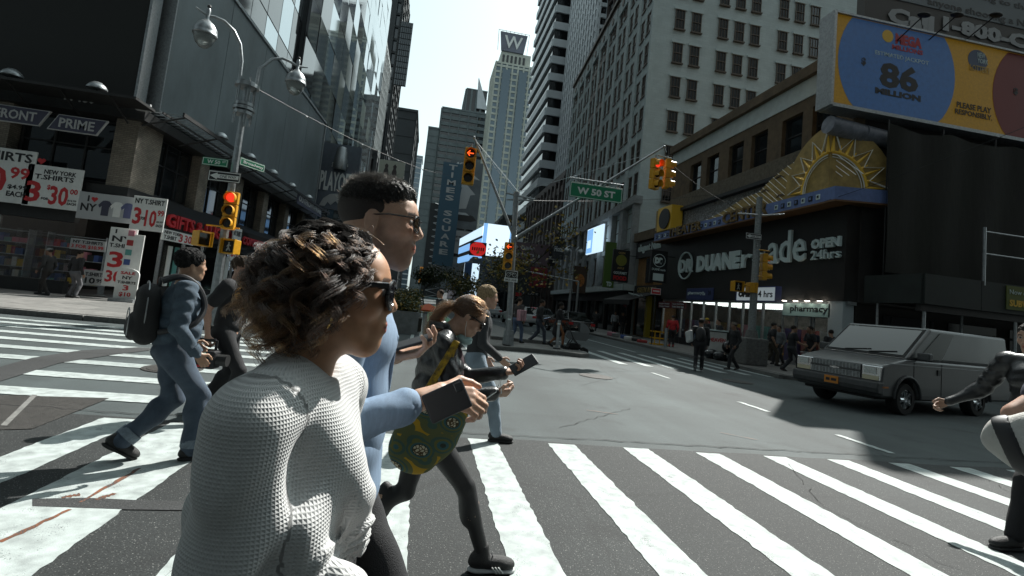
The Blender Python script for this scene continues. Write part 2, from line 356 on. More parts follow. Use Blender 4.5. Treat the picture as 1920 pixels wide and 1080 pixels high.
pavement('pavement_east', [(-60,14.65),(-5.9,14.65),(-5.1,15.4),(-5.1,80),(-60,80)],
         [(-26, 14.85, 14, 5), (-12.0, 22.4, 4, 8), (-11.1, 22.35, 0, 0), (-5+.0-1.7, 14.9, 0, 0)], [(-5.9-2.4*16, 14.5, 16, 0), (-4.96, 15.3, 24, PI/2)])
for o in (slab_me, slab_me2, kerb_me): bpy.data.objects.remove(o)
# median island with rounded nose
poly = [(2.1,17.4)] + [(2.1+.1+3.0*t, 16.4+.25*math.sin(t*3)-.3*t*0) for t in (0.02,.2,.4,.6,.8)] + [(5.35,16.3),(5.75,16.6),(5.85,17.2),(5.3,19.6),(4.6,26),(3.9,40),(3.2,40),(2.6,26),(2.2,19.5)]
md = struct(bevel(MB().prism(poly, -.05, .14, 'xy').build('median_island', M_CONC2), .03, 2))
poly2 = [(2.7,19.0),(5.2,18.9),(4.4,26),(3.8,39),(3.3,39),(2.9,26)]
struct(bevel(MB().prism(poly2, .1, .27, 'xy').build('median_kerb', M_KERB), .02, 2))

# manholes and small repairs in the roadway
for i, (x, y, r, lb) in enumerate(((4.3, 11.8, .36, 'in the sunny lane'), (9.0, 13.2, .36, 'near the far crossing'), (-3.6, 8.6, .36, 'beside the side crossing'))):
    mh = MB().lathe([(0,.016),(r*.92,.016),(r*.94,.011),(r*.97,.011),(r,.014),(r*1.12,.012),(r*1.13,.004)], (x, y, 0), 32).build('manhole_cover', M_IRON); struct(mh)

# crack along the joint between the two road surfaces, and a few wandering cracks
def crack(name, pts_, w, seed):
    rs = random.Random(seed); P = []
    for (x0, y0), (x1, y1) in zip(pts_[:-1], pts_[1:]):
        n = max(2, int(math.hypot(x1-x0, y1-y0)/.12))
        for i in range(n): t = i/n; P.append((x0+(x1-x0)*t+rs.gauss(0,.018), y0+(y1-y0)*t+rs.gauss(0,.018)))
    L_ = [(x, y-w*rs.uniform(.2,1), .0105) for x, y in P]; U_ = [(x, y+w*rs.uniform(.2,1), .0105) for x, y in P]; n = len(P)
    struct(MB().add(L_+U_, [(i, i+1, n+i+1, n+i) for i in range(n-1)]).build(name, M_CRK))
M_CRK = mat('crack_tar', (.006,.006,.006), .9)
crack('joint_crack', [(-14,5.95),(-4,5.88),(0,5.86),(3,5.92),(7,5.98),(14,6.1)], .014, 1)
crack('road_crack', [(3.4,1.2),(3.9,2.8),(3.7,4.0),(4.4,5.5)], .010, 2); crack('road_crack', [(-1.2,2.2),(-1.0,3.4),(-1.5,4.6),(-1.3,5.6)], .010, 3); crack('road_crack', [(1.9,6.4),(3.6,8.1),(3.4,10.2),(5.0,12.0)], .010, 4); crack('road_crack', [(-6,9.2),(-4.2,9.8),(-1.5,9.5),(1.2,10.4)], .010, 5); crack('road_crack', [(6.9,5.2),(6.2,3.9),(6.6,2.6)], .010, 6)
# ================================================================== LEFT SIDE: corner souvenir store
def brickmat(name, c1, c2, mortar, sx=4.6, row=0.075, bw=0.22, lo=.62, hi=1.1):
    m = bpy.data.materials.new(name); m.use_nodes = True; N, L, b = nodes(m)
    tc = N.new('ShaderNodeTexCoord'); sp_ = N.new('ShaderNodeSeparateXYZ'); L.new(tc.outputs['Object'], sp_.inputs[0])
    ad = N.new('ShaderNodeMath'); L.new(sp_.outputs[0], ad.inputs[0]); L.new(sp_.outputs[1], ad.inputs[1])
    cb = N.new('ShaderNodeCombineXYZ'); L.new(ad.outputs[0], cb.inputs[0]); L.new(sp_.outputs[2], cb.inputs[1])
    br = N.new('ShaderNodeTexBrick'); br.inputs['Scale'].default_value = 1.0; br.inputs['Brick Width'].default_value = bw; br.inputs['Row Height'].default_value = row
    br.inputs['Mortar Size'].default_value = 0.008; br.inputs['Color1'].default_value = (*c1, 1); br.inputs['Color2'].default_value = (*c2, 1); br.inputs['Mortar'].default_value = (*mortar, 1)
    L.new(cb.outputs[0], br.inputs['Vector'])
    n = N.new('ShaderNodeTexNoise'); n.inputs['Scale'].default_value = 1.3; n.inputs['Detail'].default_value = 8; L.new(tc.outputs['Object'], n.inputs['Vector'])
    r = N.new('ShaderNodeValToRGB'); e = r.color_ramp.elements; e[0].position = .3; e[1].position = .7; e[0].color = (lo,lo,lo,1); e[1].color = (hi,hi,hi,1); L.new(n.outputs[0], r.inputs[0])
    mx = N.new('ShaderNodeMix'); mx.data_type = 'RGBA'; mx.blend_type = 'MULTIPLY'; mx.inputs['Factor'].default_value = 1; L.new(br.outputs[0], mx.inputs['A']); L.new(r.outputs[0], mx.inputs['B'])
    L.new(mx.outputs['Result'], b.inputs['Base Color']); b.inputs['Roughness'].default_value = .85
    bp = N.new('ShaderNodeBump'); bp.inputs['Strength'].default_value = .6; bp.inputs['Distance'].default_value = .01; bp.invert = True; L.new(br.outputs['Fac'], bp.inputs['Height']); L.new(bp.outputs[0], b.inputs['Normal'])
    return m
M_BRICK = brickmat('store_brick', (.30, .26, .21), (.22, .19, .15), (.12, .11, .10))
M_DARK = mat('dark_painted_metal', (.014, .014, .014), .55, noise=.4, nscale=6)
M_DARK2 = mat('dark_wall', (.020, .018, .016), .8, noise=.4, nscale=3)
M_BLACK = mat('black_board', (.007, .008, .007), .7, noise=.5, nscale=.6)
M_STEEL = mat('galvanised_steel', (.36, .38, .39), .42, metal=.75, noise=.25, nscale=12)
M_LAMPM = mat('lamp_grey_metal', (.30, .32, .33), .38, metal=.7, noise=.2, nscale=9)
M_WGLASS = mat('window_glass', (.012, .015, .017), .05, spec=.8)
M_SHOPG = mat('shop_glass', (.9, .95, .95), .02, trans=1.0, alpha=.22)
M_WHITE = mat('sign_white', (.72, .73, .71), .5, noise=.08, nscale=5)
M_RED = mat('sign_red', (.50, .025, .03), .45)
M_INK = mat('sign_black', (.012, .012, .014), .5)
M_GREENS = mat('street_sign_green', (.010, .20, .095), .4)
M_YEL = mat('signal_yellow', (.62, .30, .012), .42, noise=.12, nscale=10)
M_LENS = mat('signal_lens_dark', (.012, .012, .010), .15)
M_TUBE = mat('fluorescent_tube', (1, 1, 1), .5, emit=(1, .97, .9), estr=2.2)
M_GREYBB = mat('grey_billboard', (.14, .165, .175), .5, metal=.1, noise=.28, nscale=.35, stretch=(1, 1, .5))
M_NAVY = mat('navy_board', (.045, .045, .075), .5)
M_LETW = mat('grey_letters', (.42, .42, .42), .5)
LO = Vector((-12.1, 22.5, 0)); LD = Vector((1.6, 25.5, 0)).normalized(); LN = Vector((LD.y, -LD.x, 0)); ZA = Vector((0, 0, 1))
LROT = (0, 0, math.atan2(LD.y, LD.x))                        # lettering along the avenue front
def lf(x, y, off=0.0):                                        # photo pixel -> distance along the avenue front, height
    d = ray(x, y); n = LN; t = (LO + LN*off - _C).dot(n)/d.dot(n); p = _C + d*t; return (p-LO).dot(LD), p.z
def lp(s, z, off=0.0): return LO + LD*s + LN*off + ZA*z
st = thing('store_building', 'dark two storey corner building with brick piers above the souvenir shop', 'building', (-12.1, 22.5, 0))
def stp(mb, name, m, parent=None):                            # build in world coordinates under the store root
    o = mb.build(name, m, parent or st)
    if parent is None or parent is st: o.location = -Vector(st.location)
    return o
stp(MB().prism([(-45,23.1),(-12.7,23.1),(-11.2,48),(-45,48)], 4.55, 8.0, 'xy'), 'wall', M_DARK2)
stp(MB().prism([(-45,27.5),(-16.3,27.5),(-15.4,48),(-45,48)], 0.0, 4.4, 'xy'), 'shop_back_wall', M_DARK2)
stp(MB().prism([(-45,22.5),(-12.1,22.5),(-10.5,48),(-45,48)], 4.25, 4.6, 'xy'), 'fascia', M_DARK)
stp(MB().prism([(-45,22.2),(-11.8,22.2),(-10.2,48),(-45,48)], 7.35, 7.75, 'xy'), 'cornice', M_DARK)
# piers on the cross street front and on the avenue front
for u0, u1 in ((-12.95,-12.1),(-17.4,-16.6),(-22,-21.2),(-27,-26)):
    stp(MB().box(u0, u1, 22.52, 23.3, 4.6, 7.35), 'brick_pier', M_BRICK)
for s0, s1 in ((0.0,1.75),(5.2,6.1),(9.5,10.4),(13.8,14.6),(18.2,19.0),(22.4,23.2)):
    stp(MB().obox(LO, LD, LN, ZA, s0+ (0.02 if s0 == 0 else 0), s1, -.75, -.03, 4.6, 7.35), 'brick_pier', M_BRICK)
def sash(origin, ax, nrm, w, h, parent, n=2, name='window'):
    """a window: frame with mullions, pane set back"""
    mb = MB(); f = .07
    mb.obox(origin, ax, nrm, ZA, 0, w, -.1, 0, 0, f); mb.obox(origin, ax, nrm, ZA, 0, w, -.1, 0, h-f, h)
    for k in range(n+1): x = (w-f)*k/n; mb.obox(origin, ax, nrm, ZA, x, x+f, -.098, -.002, f, h-f)
    mb.obox(origin, ax, nrm, ZA, f, w-f, -.095, -.004, h*.55, h*.55+.05)
    fr = mb.build(name, M_DARK, parent); fr.location = -Vector(parent.location)
    MB().obox(origin, ax, nrm, ZA, f, w-f, -.07, -.06, f, h-f).build('pane', M_WGLASS, fr)
    return fr
XA = Vector((1, 0, 0)); NY = Vector((0, -1, 0))
for u in (-16.5, -21.1, -25.9): sash(Vector((u, 23.0, 4.7)), XA, NY, 3.5, 2.6, st, 3)
for s in (1.85, 6.2, 10.5, 14.7, 19.1): sash(lp(s, 4.7, -.45), LD, LN, 3.25, 2.6, st, 3)
# shop fronts: glass, mullions, plinth
def shopfront(o, ax, nrm, x0, x1, step, z1=2.95):
    b = MB(); b.obox(o, ax, nrm, ZA, x0, x1, -.35, -.05, .13, .62); p = stp(b, 'shop_plinth', M_DARK)
    x = x0
    while x < x1-.1:
        w = min(step, x1-x)
        stp(MB().obox(o, ax, nrm, ZA, x+.035, x+w-.035, -.2, -.185, .62, z1), 'pane', M_SHOPG)
        stp(MB().obox(o, ax, nrm, ZA, x-.035, x+.035, -.26, -.12, .62, z1), 'mullion', M_STEEL)
        x += w
    stp(MB().obox(o, ax, nrm, ZA, x0, x1, -.3, -.02, z1, 4.25), 'shop_header', M_DARK)
shopfront(Vector((-30, 22.5, 0)), XA, NY, 0, 16.2, 2.7)
shopfront(LO, LD, LN, 3.2, 24, 1.9)
stp(MB().box(-30, -12.4, 22.8, 27.4, .13, .16), 'shop_floor', mat('shop_floor', (.06,.06,.06), .4))
stp(MB().box(-45, -12.5, 22.9, 47, 3.9, 4.0), 'shop_ceiling', mat('shop_ceiling', (.10,.10,.095), .8))
for j in range(4):
    for i in range(6):
        o = stp(MB().box(-29.2+2.9*i, -26.9+2.9*i, 23.4+.95*j, 23.5+.95*j, 3.8, 3.86), 'ceiling_tube', M_TUBE)
# goods on shelves inside
gm = [mat('goods_%s' % n, c, .7) for n, c in (('black', (.02,.02,.02)), ('white', (.6,.6,.58)), ('red', (.35,.04,.04)), ('blue', (.05,.09,.25)), ('grey', (.2,.2,.2)), ('teal', (.1,.3,.28)), ('pink', (.5,.2,.25)), ('yellow', (.5,.35,.05)))]
for rack in range(5):
    r = thing('clothes_rack', 'rack of folded souvenir shirts behind the shop glass, number %s from the corner' % ('one', 'two', 'three', 'four', 'five')[rack], 'clothes rack', (-14.6-2.9*rack, 24.4, .16), 0, 'racks inside the shop')
    fb = MB()
    for x in (-1.1, 1.1): fb.box(x-.02, x+.02, -.2, .2, 0, 2.4)
    for z in (.3, .8, 1.3, 1.8, 2.3): fb.box(-1.08, 1.08, -.2, .2, z, z+.03)
    fb.build('frame', M_STEEL, r)
    for z in (.33, .83, 1.33, 1.83):
        x = -1.05
        while x < .85:
            w = random.uniform(.14, .3); MB().box(x, x+w-.02, -.18, .12, z, z+random.uniform(.15, .4)).build('folded_shirt', random.choice(gm), r); x += w
# ---- billboards above
bb = thing('dark_billboard', 'huge unlit black billboard facing the cross street above the souvenir shop', 'billboard', (-27, 22.4, 7.9))
MB().box(-20, 14.6, -.1, .5, .25, 22).build('panel', M_BLACK, bb); MB().box(14.65, 14.75, -.15, .55, .1, 22).build('edge_trim', M_STEEL, bb); MB().box(-20, 14.6, -.3, .6, 0, .2).build('frame', M_DARK, bb)
bb2 = thing('grey_billboard', 'blank grey metal billboard running along the avenue above the shop', 'billboard', tuple(lp(.9, 8.1)), 0)
bb2.rotation_euler = LROT
for k in range(5): MB().box(4.75*k+.02, 4.75*k+4.73, -.12, .3, .1, 7.9).build('panel', M_GREYBB, bb2)
b = MB(); b.box(-.12, 23.9, -.2, .4, 7.92, 8.1); b.box(-.14, -.06, -.2, .45, 0, 8.1); b.box(23.8, 24.0, -.2, .4, 0, 7.9); b.box(-.1, 23.8, -.2, .35, -.1, .08); b.build('frame', M_STEEL, bb2)
wk = thing('billboard_catwalk', 'steel grating catwalk with brackets under the grey billboard', 'catwalk', tuple(lp(0, 7.75)), 0); wk.rotation_euler = LROT
for k in range(60): MB().box(.4*k, .4*k+.05, -1.7, -.25, .05, .09).build('grating_bar', M_STEEL, wk)
b = MB(); b.box(-.2, 24, -1.75, -1.68, -.02, .14); b.box(-.2, 24, -.95, -.9, -.02, .06)
for k in range(9): b.tube([(2.8*k, -1.7, 0), (2.8*k, -.1, -.55)], .04, 6)
b.build('frame', M_DARK, wk)
wk2 = thing('billboard_ledge', 'dark lighting ledge under the black billboard on the cross street', 'ledge', (-12, 22.2, 7.6)); b = MB(); b.box(-20, .6, -1.5, -.1, .1, .2)
for k in range(12): b.tube([(-19+1.7*k, -1.45, .1), (-19+1.7*k, -.1, -.5)], .035, 6)
b.build('frame', M_DARK, wk2)
def floodlight(p, rz, i, where):
    f = thing('floodlight', 'hooded grey floodlight %s %s' % (i, where), 'floodlight', p, rz, 'billboard floodlights')
    MB().tube([(0,0,0),(0,0,.18)], .03, 8).build('bracket', M_DARK, f)
    MB().lathe([(.02,.42),(.14,.40),(.26,.30),(.33,.2),(.33,.14),(.1,.12),(0,.12)], (0,0,0), 14).build('hood', M_LAMPM, f, True)
ordn = ('first', 'second', 'third', 'fourth', 'fifth', 'sixth', 'seventh')
for i, (x, y) in enumerate(((413, 262), (468, 300), (512, 320), (548, 342), (580, 360))):
    s_, z_ = lf(x, y, 1.5); p = lp(s_, 7.86, 1.5); floodlight(tuple(p), 0, ordn[i], 'from the corner along the grey billboard catwalk')
for i, x in enumerate((18, 182)): p = ony(x, 165, 21.0); floodlight((p.x, 21.0, 7.8), 0, ('left', 'right')[i], 'on the ledge of the black billboard')
pb = thing('number_plate', 'small lettered plate reading M-130 on the black billboard', 'sign', tuple(ony(120, 186, 22.0)))
textm('M-130', .5, M_LETW, pb, width=1.05, bold=.012)
for nm, txt, x0, yb, x1, lab in (('name_board', 'FRONT', -28, 186, 98, 'slanted navy name board reading FRONT under the black billboard'), ('name_board', 'PRIME', 92, 206, 205, 'slanted navy name board reading PRIME under the black billboard')):
    p = ony(x0, yb+10, 21.4); q = ony(x1, yb+10, 21.4); w = q.x-p.x
    nb = thing(nm, lab, 'sign', (p.x, 21.4, p.z-.52), 0, 'billboard name boards')
    MB().prism([(0,0),(w-.32,0),(w,.62),(.32,.62)], 0, .08).build('board', M_LETW, nb); MB().prism([(.06,.03),(w-.34,.03),(w-.06,.59),(.34,.59)], -.012, -.002).build('face', M_NAVY, nb)
    textm(txt, .5, M_LETW, nb, loc=(.38, -.02, .13), width=w-.8, height=.36, bold=.01)
for x, y, lb in ((68, 162, 'left one'), (268, 200, 'one beside the grey billboard')):
    o = MB().box(-.25, .25, 0, .12, -.15, .15).build('notice_plate', M_LETW); o.location = ony(x, y, 22.0)
    tag(o, 'small pale notice plate at the foot of the black billboard, ' + lb, 'plate')
# ---- price signs on the cross street front (board + lettering); pixel boxes measured on the plane
def price_sign(name, label, x0, y0, x1, y1, Y, rows, parent=None, m=None, depth=.06):
    a = ony(x0, y0, Y); b_ = ony(x1, y1, Y); w = b_.x-a.x; h = a.z-b_.z
    o = thing(name, label, 'sign', (a.x, Y, b_.z), 0, 'souvenir shop price signs')
    bevel(MB().box(0, w, 0, depth, 0, h).build('board', m or M_WHITE, o), .008, 1)
    for (txt, fx, fz, fw, fh, mm) in rows:
        textm(txt, .3, mm, o, loc=(fx*w, -.006, fz*h), width=fw*w, height=fh*h, ex=.004, bold=.008)
    return o
def heart(o, x, z, s):
    b = MB(); b.prism([(x+s*(16*math.sin(t)**3)/34, z+s*(13*math.cos(t)-5*math.cos(2*t)-2*math.cos(3*t)-math.cos(4*t))/34) for t in np.linspace(0, 2*PI, 24, False)], -.014, -.004); b.build('heart', M_RED, o)
price_sign('price_sign', 'white sign reading SHIRTS 10 99 in black and red at the picture edge', -75, 266, 52, 384, 22.2, [('T.SHIRTS', .1, .77, .85, .17, M_INK), ('10', .25, .15, .42, .5, M_RED), ('99', .7, .45, .25, .22, M_RED), ('$4.99', .7, .25, .25, .09, M_INK), ('EACH', .7, .12, .25, .1, M_INK)])
o = price_sign('price_sign', 'white sign reading I love NEW YORK T.SHIRTS 3 FOR 30', 54, 306, 144, 396, 22.2, [('I', .05, .83, .02, .12, M_INK), ('NEW YORK', .3, .8, .58, .11, M_INK), ('T.SHIRTS', .15, .66, .7, .12, M_INK), ('3', .03, .1, .27, .5, M_RED), ('FOR', .33, .18, .13, .06, M_INK), ('30', .46, .08, .34, .46, M_RED), ('$', .4, .42, .06, .13, M_RED), ('00', .82, .38, .14, .13, M_RED), ('$12.99', .8, .2, .16, .05, M_INK), ('EACH', .8, .12, .16, .06, M_INK)])
a = ony(54, 306, 22.2); heart(o, .42, 1.78, .3)
o = price_sign('shirt_board', 'grey board reading I love NY with printed shirts over the shop window', 150, 358, 246, 420, 22.2, [('I', .16, .66, .03, .22, M_INK), ('NY', .06, .3, .28, .28, M_INK)], m=mat('board_grey', (.42,.43,.44), .5))
w_ = 2.1
for x, c in ((.98, M_NAVY), (1.40, M_WHITE), (1.78, mat('print_blue', (.09,.10,.2), .6))):
    MB().prism([(x-.13,.2),(x+.13,.2),(x+.13,.58),(x+.21,.5),(x+.26,.6),(x+.12,.78),(x+.04,.80),(x-.04,.80),(x-.12,.78),(x-.26,.6),(x-.21,.5),(x-.13,.58)], -.01-.004*x, -.003-.004*x).build('printed_shirt', c, o)
heart(o, .56, .8, .24)
price_sign('price_sign', 'square white corner sign reading NY T.SHIRT 3 FOR 10 99', 252, 366, 304, 436, 21.9, [('NY T.SHIRT', .06, .78, .88, .15, M_INK), ('3', .06, .16, .24, .5, M_RED), ('FOR', .31, .3, .12, .1, M_INK), ('10', .42, .12, .34, .5, M_RED), ('99', .77, .46, .2, .18, M_RED), ('$4.99', .78, .26, .19, .06, M_INK), ('EACH', .78, .14, .19, .08, M_INK)])
price_sign('window_sign', 'tall white strip sign reading NY T.SHIRT 3 30 beside the shop door', 208, 425, 240, 540, 22.15, [('I', .2, .9, .06, .07, M_INK), ('NY', .12, .76, .76, .1, M_INK), ('T.SHIRT', .06, .66, .88, .07, M_INK), ('3', .1, .32, .55, .27, M_RED), ('FOR', .7, .4, .2, .04, M_INK), ('30', .1, .07, .6, .2, M_RED), ('00', .74, .17, .2, .07, M_RED)])
o = price_sign('product_strip', 'white strip of pictured souvenirs beside the shop door', 238, 438, 254, 545, 22.05, [])
for k in range(6): MB().box(.06, .28, -.02, -.005, .2+.38*k, .42+.38*k).build('printed_picture', random.choice(gm), o)
price_sign('window_sign', 'grey sign reading NY T.SHIRTS 10 inside the shop window, upper one', 133, 446, 196, 473, 22.45, [('NY T.SHIRTS', .08, .6, .84, .28, M_INK), ('3 FOR $10.99', .05, .1, .9, .38, M_RED)], m=M_LETW)
price_sign('window_sign', 'grey sign reading T.SHIRTS 10 99 low in the shop window', 158, 505, 196, 537, 22.45, [('T.SHIRTS', .08, .6, .84, .25, M_INK), ('10', .1, .1, .45, .4, M_INK), ('99', .6, .2, .3, .25, M_INK)], m=M_LETW)
# sandwich board
p = gp(253, 560); sb = thing('sandwich_board', 'rounded pavement board reading SALE NY T.SHIRTS 3 on a flat foot', 'sign', (-10.9, 21.2, .13))
MB().prism([(-.38,.12),(.38,.12),(.38,1.05)]+[(.38*math.cos(t), 1.05+.2*math.sin(t)) for t in np.linspace(0, PI, 9)][1:-1]+[(-.38,1.05)], -.03, .03).build('board', M_WHITE, sb)
MB().box(-.42, .42, -.25, .25, 0, .12).build('foot', M_STEEL, sb)
for t, z, w, h, mm in (('SALE', 1.02, .5, .11, M_RED), ('NY', .84, .34, .12, M_INK), ('T.SHIRTS', .67, .62, .1, M_INK), ('3', .42, .2, .2, M_RED), ('$10', .18, .4, .18, M_RED)): textm(t, .2, mm, sb, loc=(-w/2, -.036, z), width=w, height=h, ex=.003, bold=.006)
# red channel letters on the avenue front
s0, z0 = lf(312, 424, .2); s1, z1 = lf(450, 447, .2)
g_ = thing('shop_lettering', 'red channel letters reading GIFTS & LUGGAGE over the shop front', 'sign', tuple(lp(s0, 3.42, .12))); g_.rotation_euler = LROT
MB().box(-.3, s1-s0+1.5, .0, .12, -.25, .82).build('backing', M_DARK, g_); textm('GIFTS & LUGGAGE', .7, M_RED, g_, loc=(0, -.07, 0), width=s1-s0, height=.62, ex=.06, bold=.02)
s2, _ = lf(457, 440, .2); g2 = thing('shop_lettering', 'red letters reading COMPUTERS & CAMERAS further along the shop front', 'sign', tuple(lp(s2, 3.5, .12))); g2.rotation_euler = LROT
MB().box(-.2, 8, .0, .12, -.2, .8).build('backing', M_DARK2, g2); textm('COMPUTERS & CAMERAS', .6, M_RED, g2, loc=(0, -.07, 0), width=7.5, height=.5, ex=.05, bold=.015)
def front_sign(name, label, x0, x1, z0, z1, rows, off=.2, m=None):
    s0, _ = lf(x0, 460, off); s1, _ = lf(x1, 460, off); w = s1-s0; o = thing(name, label, 'sign', tuple(lp(s0, z0, off)), 0, 'souvenir shop price signs'); o.rotation_euler = LROT; h = z1-z0
    MB().box(0, w, 0, .05, 0, h).build('board', m or M_WHITE, o)
    for (t, fx, fz, fw, fh, mm) in rows: textm(t, .3, mm, o, loc=(fx*w, -.006, fz*h), width=fw*w, height=fh*h, ex=.004, bold=.006)
front_sign('price_sign', 'white strip sign reading T.SHIRT 3 FOR 30 under the red letters', 301, 362, 2.8, 3.3, [('NEW YORK', .05, .6, .5, .3, M_INK), ('T.SHIRT', .05, .12, .38, .36, M_INK), ('3', .5, .1, .12, .75, M_RED), ('30', .68, .1, .24, .75, M_RED)])
front_sign('price_sign', 'white price sign beside the lamp post reading SHIRT 3 15', 434, 450, 2.4, 4.3, [('NY SHIRT', .05, .75, .9, .16, M_INK), ('3', .1, .1, .35, .5, M_RED), ('15', .5, .1, .45, .5, M_RED)], off=.5)
for k, (x, c) in enumerate(((318, M_WHITE), (331, gm[5]), (428, M_WHITE), (345, gm[1]))):
    front_sign('goods_poster', 'narrow panel of pictured goods on the avenue shop front, %s' % ('next to the corner', 'teal one', 'beside the lamp post', 'pale one')[k], x, x+7, .7, 2.6, [], m=c, off=-.1)
# ================================================================== RIGHT SIDE: theatre and drugstore building
M_STUCCO = mat('brown_stucco', (.12, .085, .052), .85, noise=.35, nscale=2.5, bump=.3, bscale=30)
M_STAIN = mat('weathered_stucco', (.19, .16, .12), .9, noise=.6, nscale=7, bump=.5, bscale=40, col2=(.09, .075, .055))
M_BAND = mat('white_band', (.52, .57, .555), .55, noise=.12, nscale=2)
M_BLKW = mat('black_cladding', (.012, .011, .010), .5, noise=.4, nscale=3)
M_GOLD = mat('gold_panel', (.40, .275, .095), .5, metal=.1, noise=.3, nscale=2.5)
M_GOLD2 = mat('gold_bright', (.85, .50, .05), .4, metal=.1)
M_BLUE = mat('marquee_blue', (.15, .21, .42), .5, noise=.15, nscale=6)
M_PALE = mat('pale_letters', (.68, .78, .77), .4)
M_NEON = mat('neon_tube_white', (.85, .82, .72), .3)
M_MOSAIC = mat('mosaic_shards', (.46, .46, .44), .5, noise=1.0, nscale=14, col2=(.06, .05, .045), bump=.8, bscale=40)
M_ORNG = mat('ochre_facade', (.30, .16, .06), .75, noise=.3, nscale=3)
M_NET = mat('scaffold_net', (.010, .011, .008), .9, noise=.6, nscale=1.2, bump=.6, bscale=4, stretch=(1, 1, .25))
M_SHED = mat('shed_panel', (.017, .022, .020), .7, noise=.4, nscale=1.5)
M_DUCT = mat('duct_grey', (.22, .23, .27), .5, noise=.3, nscale=4)
FX = 16.5
dr = thing('theatre_building', 'brown theatre building with white band, gold sun marquee and black drugstore front', 'building', (16.5, 17.5, 0))
def drp(mb, name, m, parent=None, **k):
    o = mb.build(name, m, parent or dr, **k); o.location = -Vector(dr.location); return o
b = MB(); b.box(16.95, 60, 17.9, 33.2, 3.0, 13.3); drp(b, 'wall', M_STUCCO)
drp(MB().box(16.45, 17.0, 17.5, 33.2, 12.45, 13.35), 'white_band', M_BAND); drp(MB().box(16.2, 17.2, 17.3, 33.25, 13.35, 13.85), 'coping', M_STUCCO)
# window wall made of piers, sill zone and lintel so that the openings are real
wins = [(1294,1315),(1324,1347),(1366,1394),(1407,1438),(1466,1505),(1522,1568)]
zt = onx(1296, 308, FX).z; zb_ = onx(1296, 350, FX).z; ys = []
for a_, b_ in wins:
    yy = 330 if a_ < 1330 else 300 if a_ < 1420 else 250
    ys.append((onx(b_, yy-20, FX).y, onx(a_, yy, FX).y))
zt, zb_ = 11.9, 10.05
ed = 33.2
for (y0, y1) in ys:
    drp(MB().box(16.5, 16.95, y1, ed, zb_, zt), 'pier', M_STUCCO); ed = y0
    o = Vector((16.72, y1, zb_)); fr = MB(); w = y1-y0; h = zt-zb_; AX = Vector((0,-1,0)); NX = Vector((-1,0,0))
    for bx_ in ((0, w, 0, .08), (0, w, h-.08, h), (0, .08, .08, h-.08), (w-.08, w, .08, h-.08), (.08, w-.08, h*.5-.03, h*.5+.03)): fr.obox(o, AX, NX, ZA, bx_[0], bx_[1], -.1, 0, bx_[2], bx_[3])
    wo = drp(fr, 'window', M_DARK); MB().obox(o, AX, NX, ZA, .08, w-.08, -.07, -.05, .08, h-.08).build('pane', M_WGLASS, wo)
drp(MB().box(16.5, 16.95, 17.5, ed, zb_, zt), 'pier', M_STUCCO)
drp(MB().box(16.5, 16.95, 17.5, 33.2, zt, 12.45), 'lintel', M_STUCCO); drp(MB().box(16.48, 16.95, 17.5, 33.2, 8.9, zb_), 'sill_band', M_STAIN)
drp(MB().box(16.1, 16.5, 17.6, 33.2, 8.85, 9.05), 'ledge', M_DARK); drp(MB().box(16.46, 16.95, 17.5, 33.2, 6.9, 8.85), 'mosaic_wall', M_MOSAIC)
rs = random.Random(3); sh = MB()
for i in range(420):
    y = rs.uniform(22, 33); z = rs.uniform(7.5, 8.8); s_ = rs.uniform(.03, .1); t = rs.uniform(0, PI)
    sh.add([(16.45-rs.uniform(0,.06), y+s_*math.cos(t+k*2.1), z+s_*math.sin(t+k*2.1)) for k in range(3)], [(0,1,2)])
stuff(drp(sh, 'mosaic_shards', M_LETW, fix=False))
drp(MB().box(16.35, 16.95, 17.55, 33.2, 3.0, 6.95), 'black_front', M_BLKW)
drp(MB().box(16.95, 60, 17.5, 17.9, 3.0, 13.3), 'side_wall', M_DARK2); drp(MB().box(16.95, 60, 17.6, 17.85, 0, 2.99), 'side_base_wall', M_DARK2)
for k in range(9): drp(MB().box(18.2+3.1*k, 20.6+3.1*k, 17.54, 17.59, .5, 2.6), 'side_pane', M_WGLASS)
# marquee band
mq = thing('marquee', 'blue theatre marquee band with gold fan and neon sun above the drugstore', 'marquee', (15.6, 17.6, 6.9))
def mqp(mb, name, m, parent=None, **k):
    o = mb.build(name, m, parent or mq, **k); o.location = -Vector(mq.location) if (parent is None or parent is mq) else (0,0,0); return o
mqp(MB().prism([(15.55,33.3),(16.34,33.3),(16.34,18.0),(17.6,17.5),(17.6,16.9),(15.55,17.35)], 6.95, 7.5, 'xy'), 'band', M_BLUE)
mqp(MB().prism([(15.5,33.4),(16.34,33.4),(16.34,18.0),(17.65,17.45),(17.65,16.82),(15.5,17.28)], 6.88, 6.95, 'xy'), 'soffit', mat('marquee_soffit', (.16,.08,.03), .6))
i = 0
for y in list(np.arange(18.2, 21.0, .42)) + list(np.arange(25.3, 27.6, .45)) + list(np.arange(31.3, 33.2, .4)):
    mm = M_PALE if i % 2 == 0 else M_INK; mqp(MB().box(15.52, 15.55, y-.1, y+.1, 7.1, 7.32), 'square_lamp', mm); mqp(MB().box(15.51, 15.52, y-.05, y+.05, 7.16, 7.27), 'square_core', M_INK if i % 2 == 0 else M_BLUE); i += 1
def rtext(txt, xl, ybl, xr, ytop, X, m, parent, ex=.06, bold=.0, shear=0.0, off=0.0, height=None, name='lettering', split=False):
    a_ = onx(xl, ybl, X); c_ = onx(xl, ytop, X); yr = onx(xr, ybl, X).y
    o = textm(txt, .5, m, parent, name, width=a_.y-yr, height=(c_.z-a_.z) if height is None else height, ex=ex, bold=bold, shear=shear)
    o.rotation_euler = RFACE; o.location = Vector((X-off, a_.y, a_.z)) - Vector(parent.location)
    return split_letters(o) if split else o
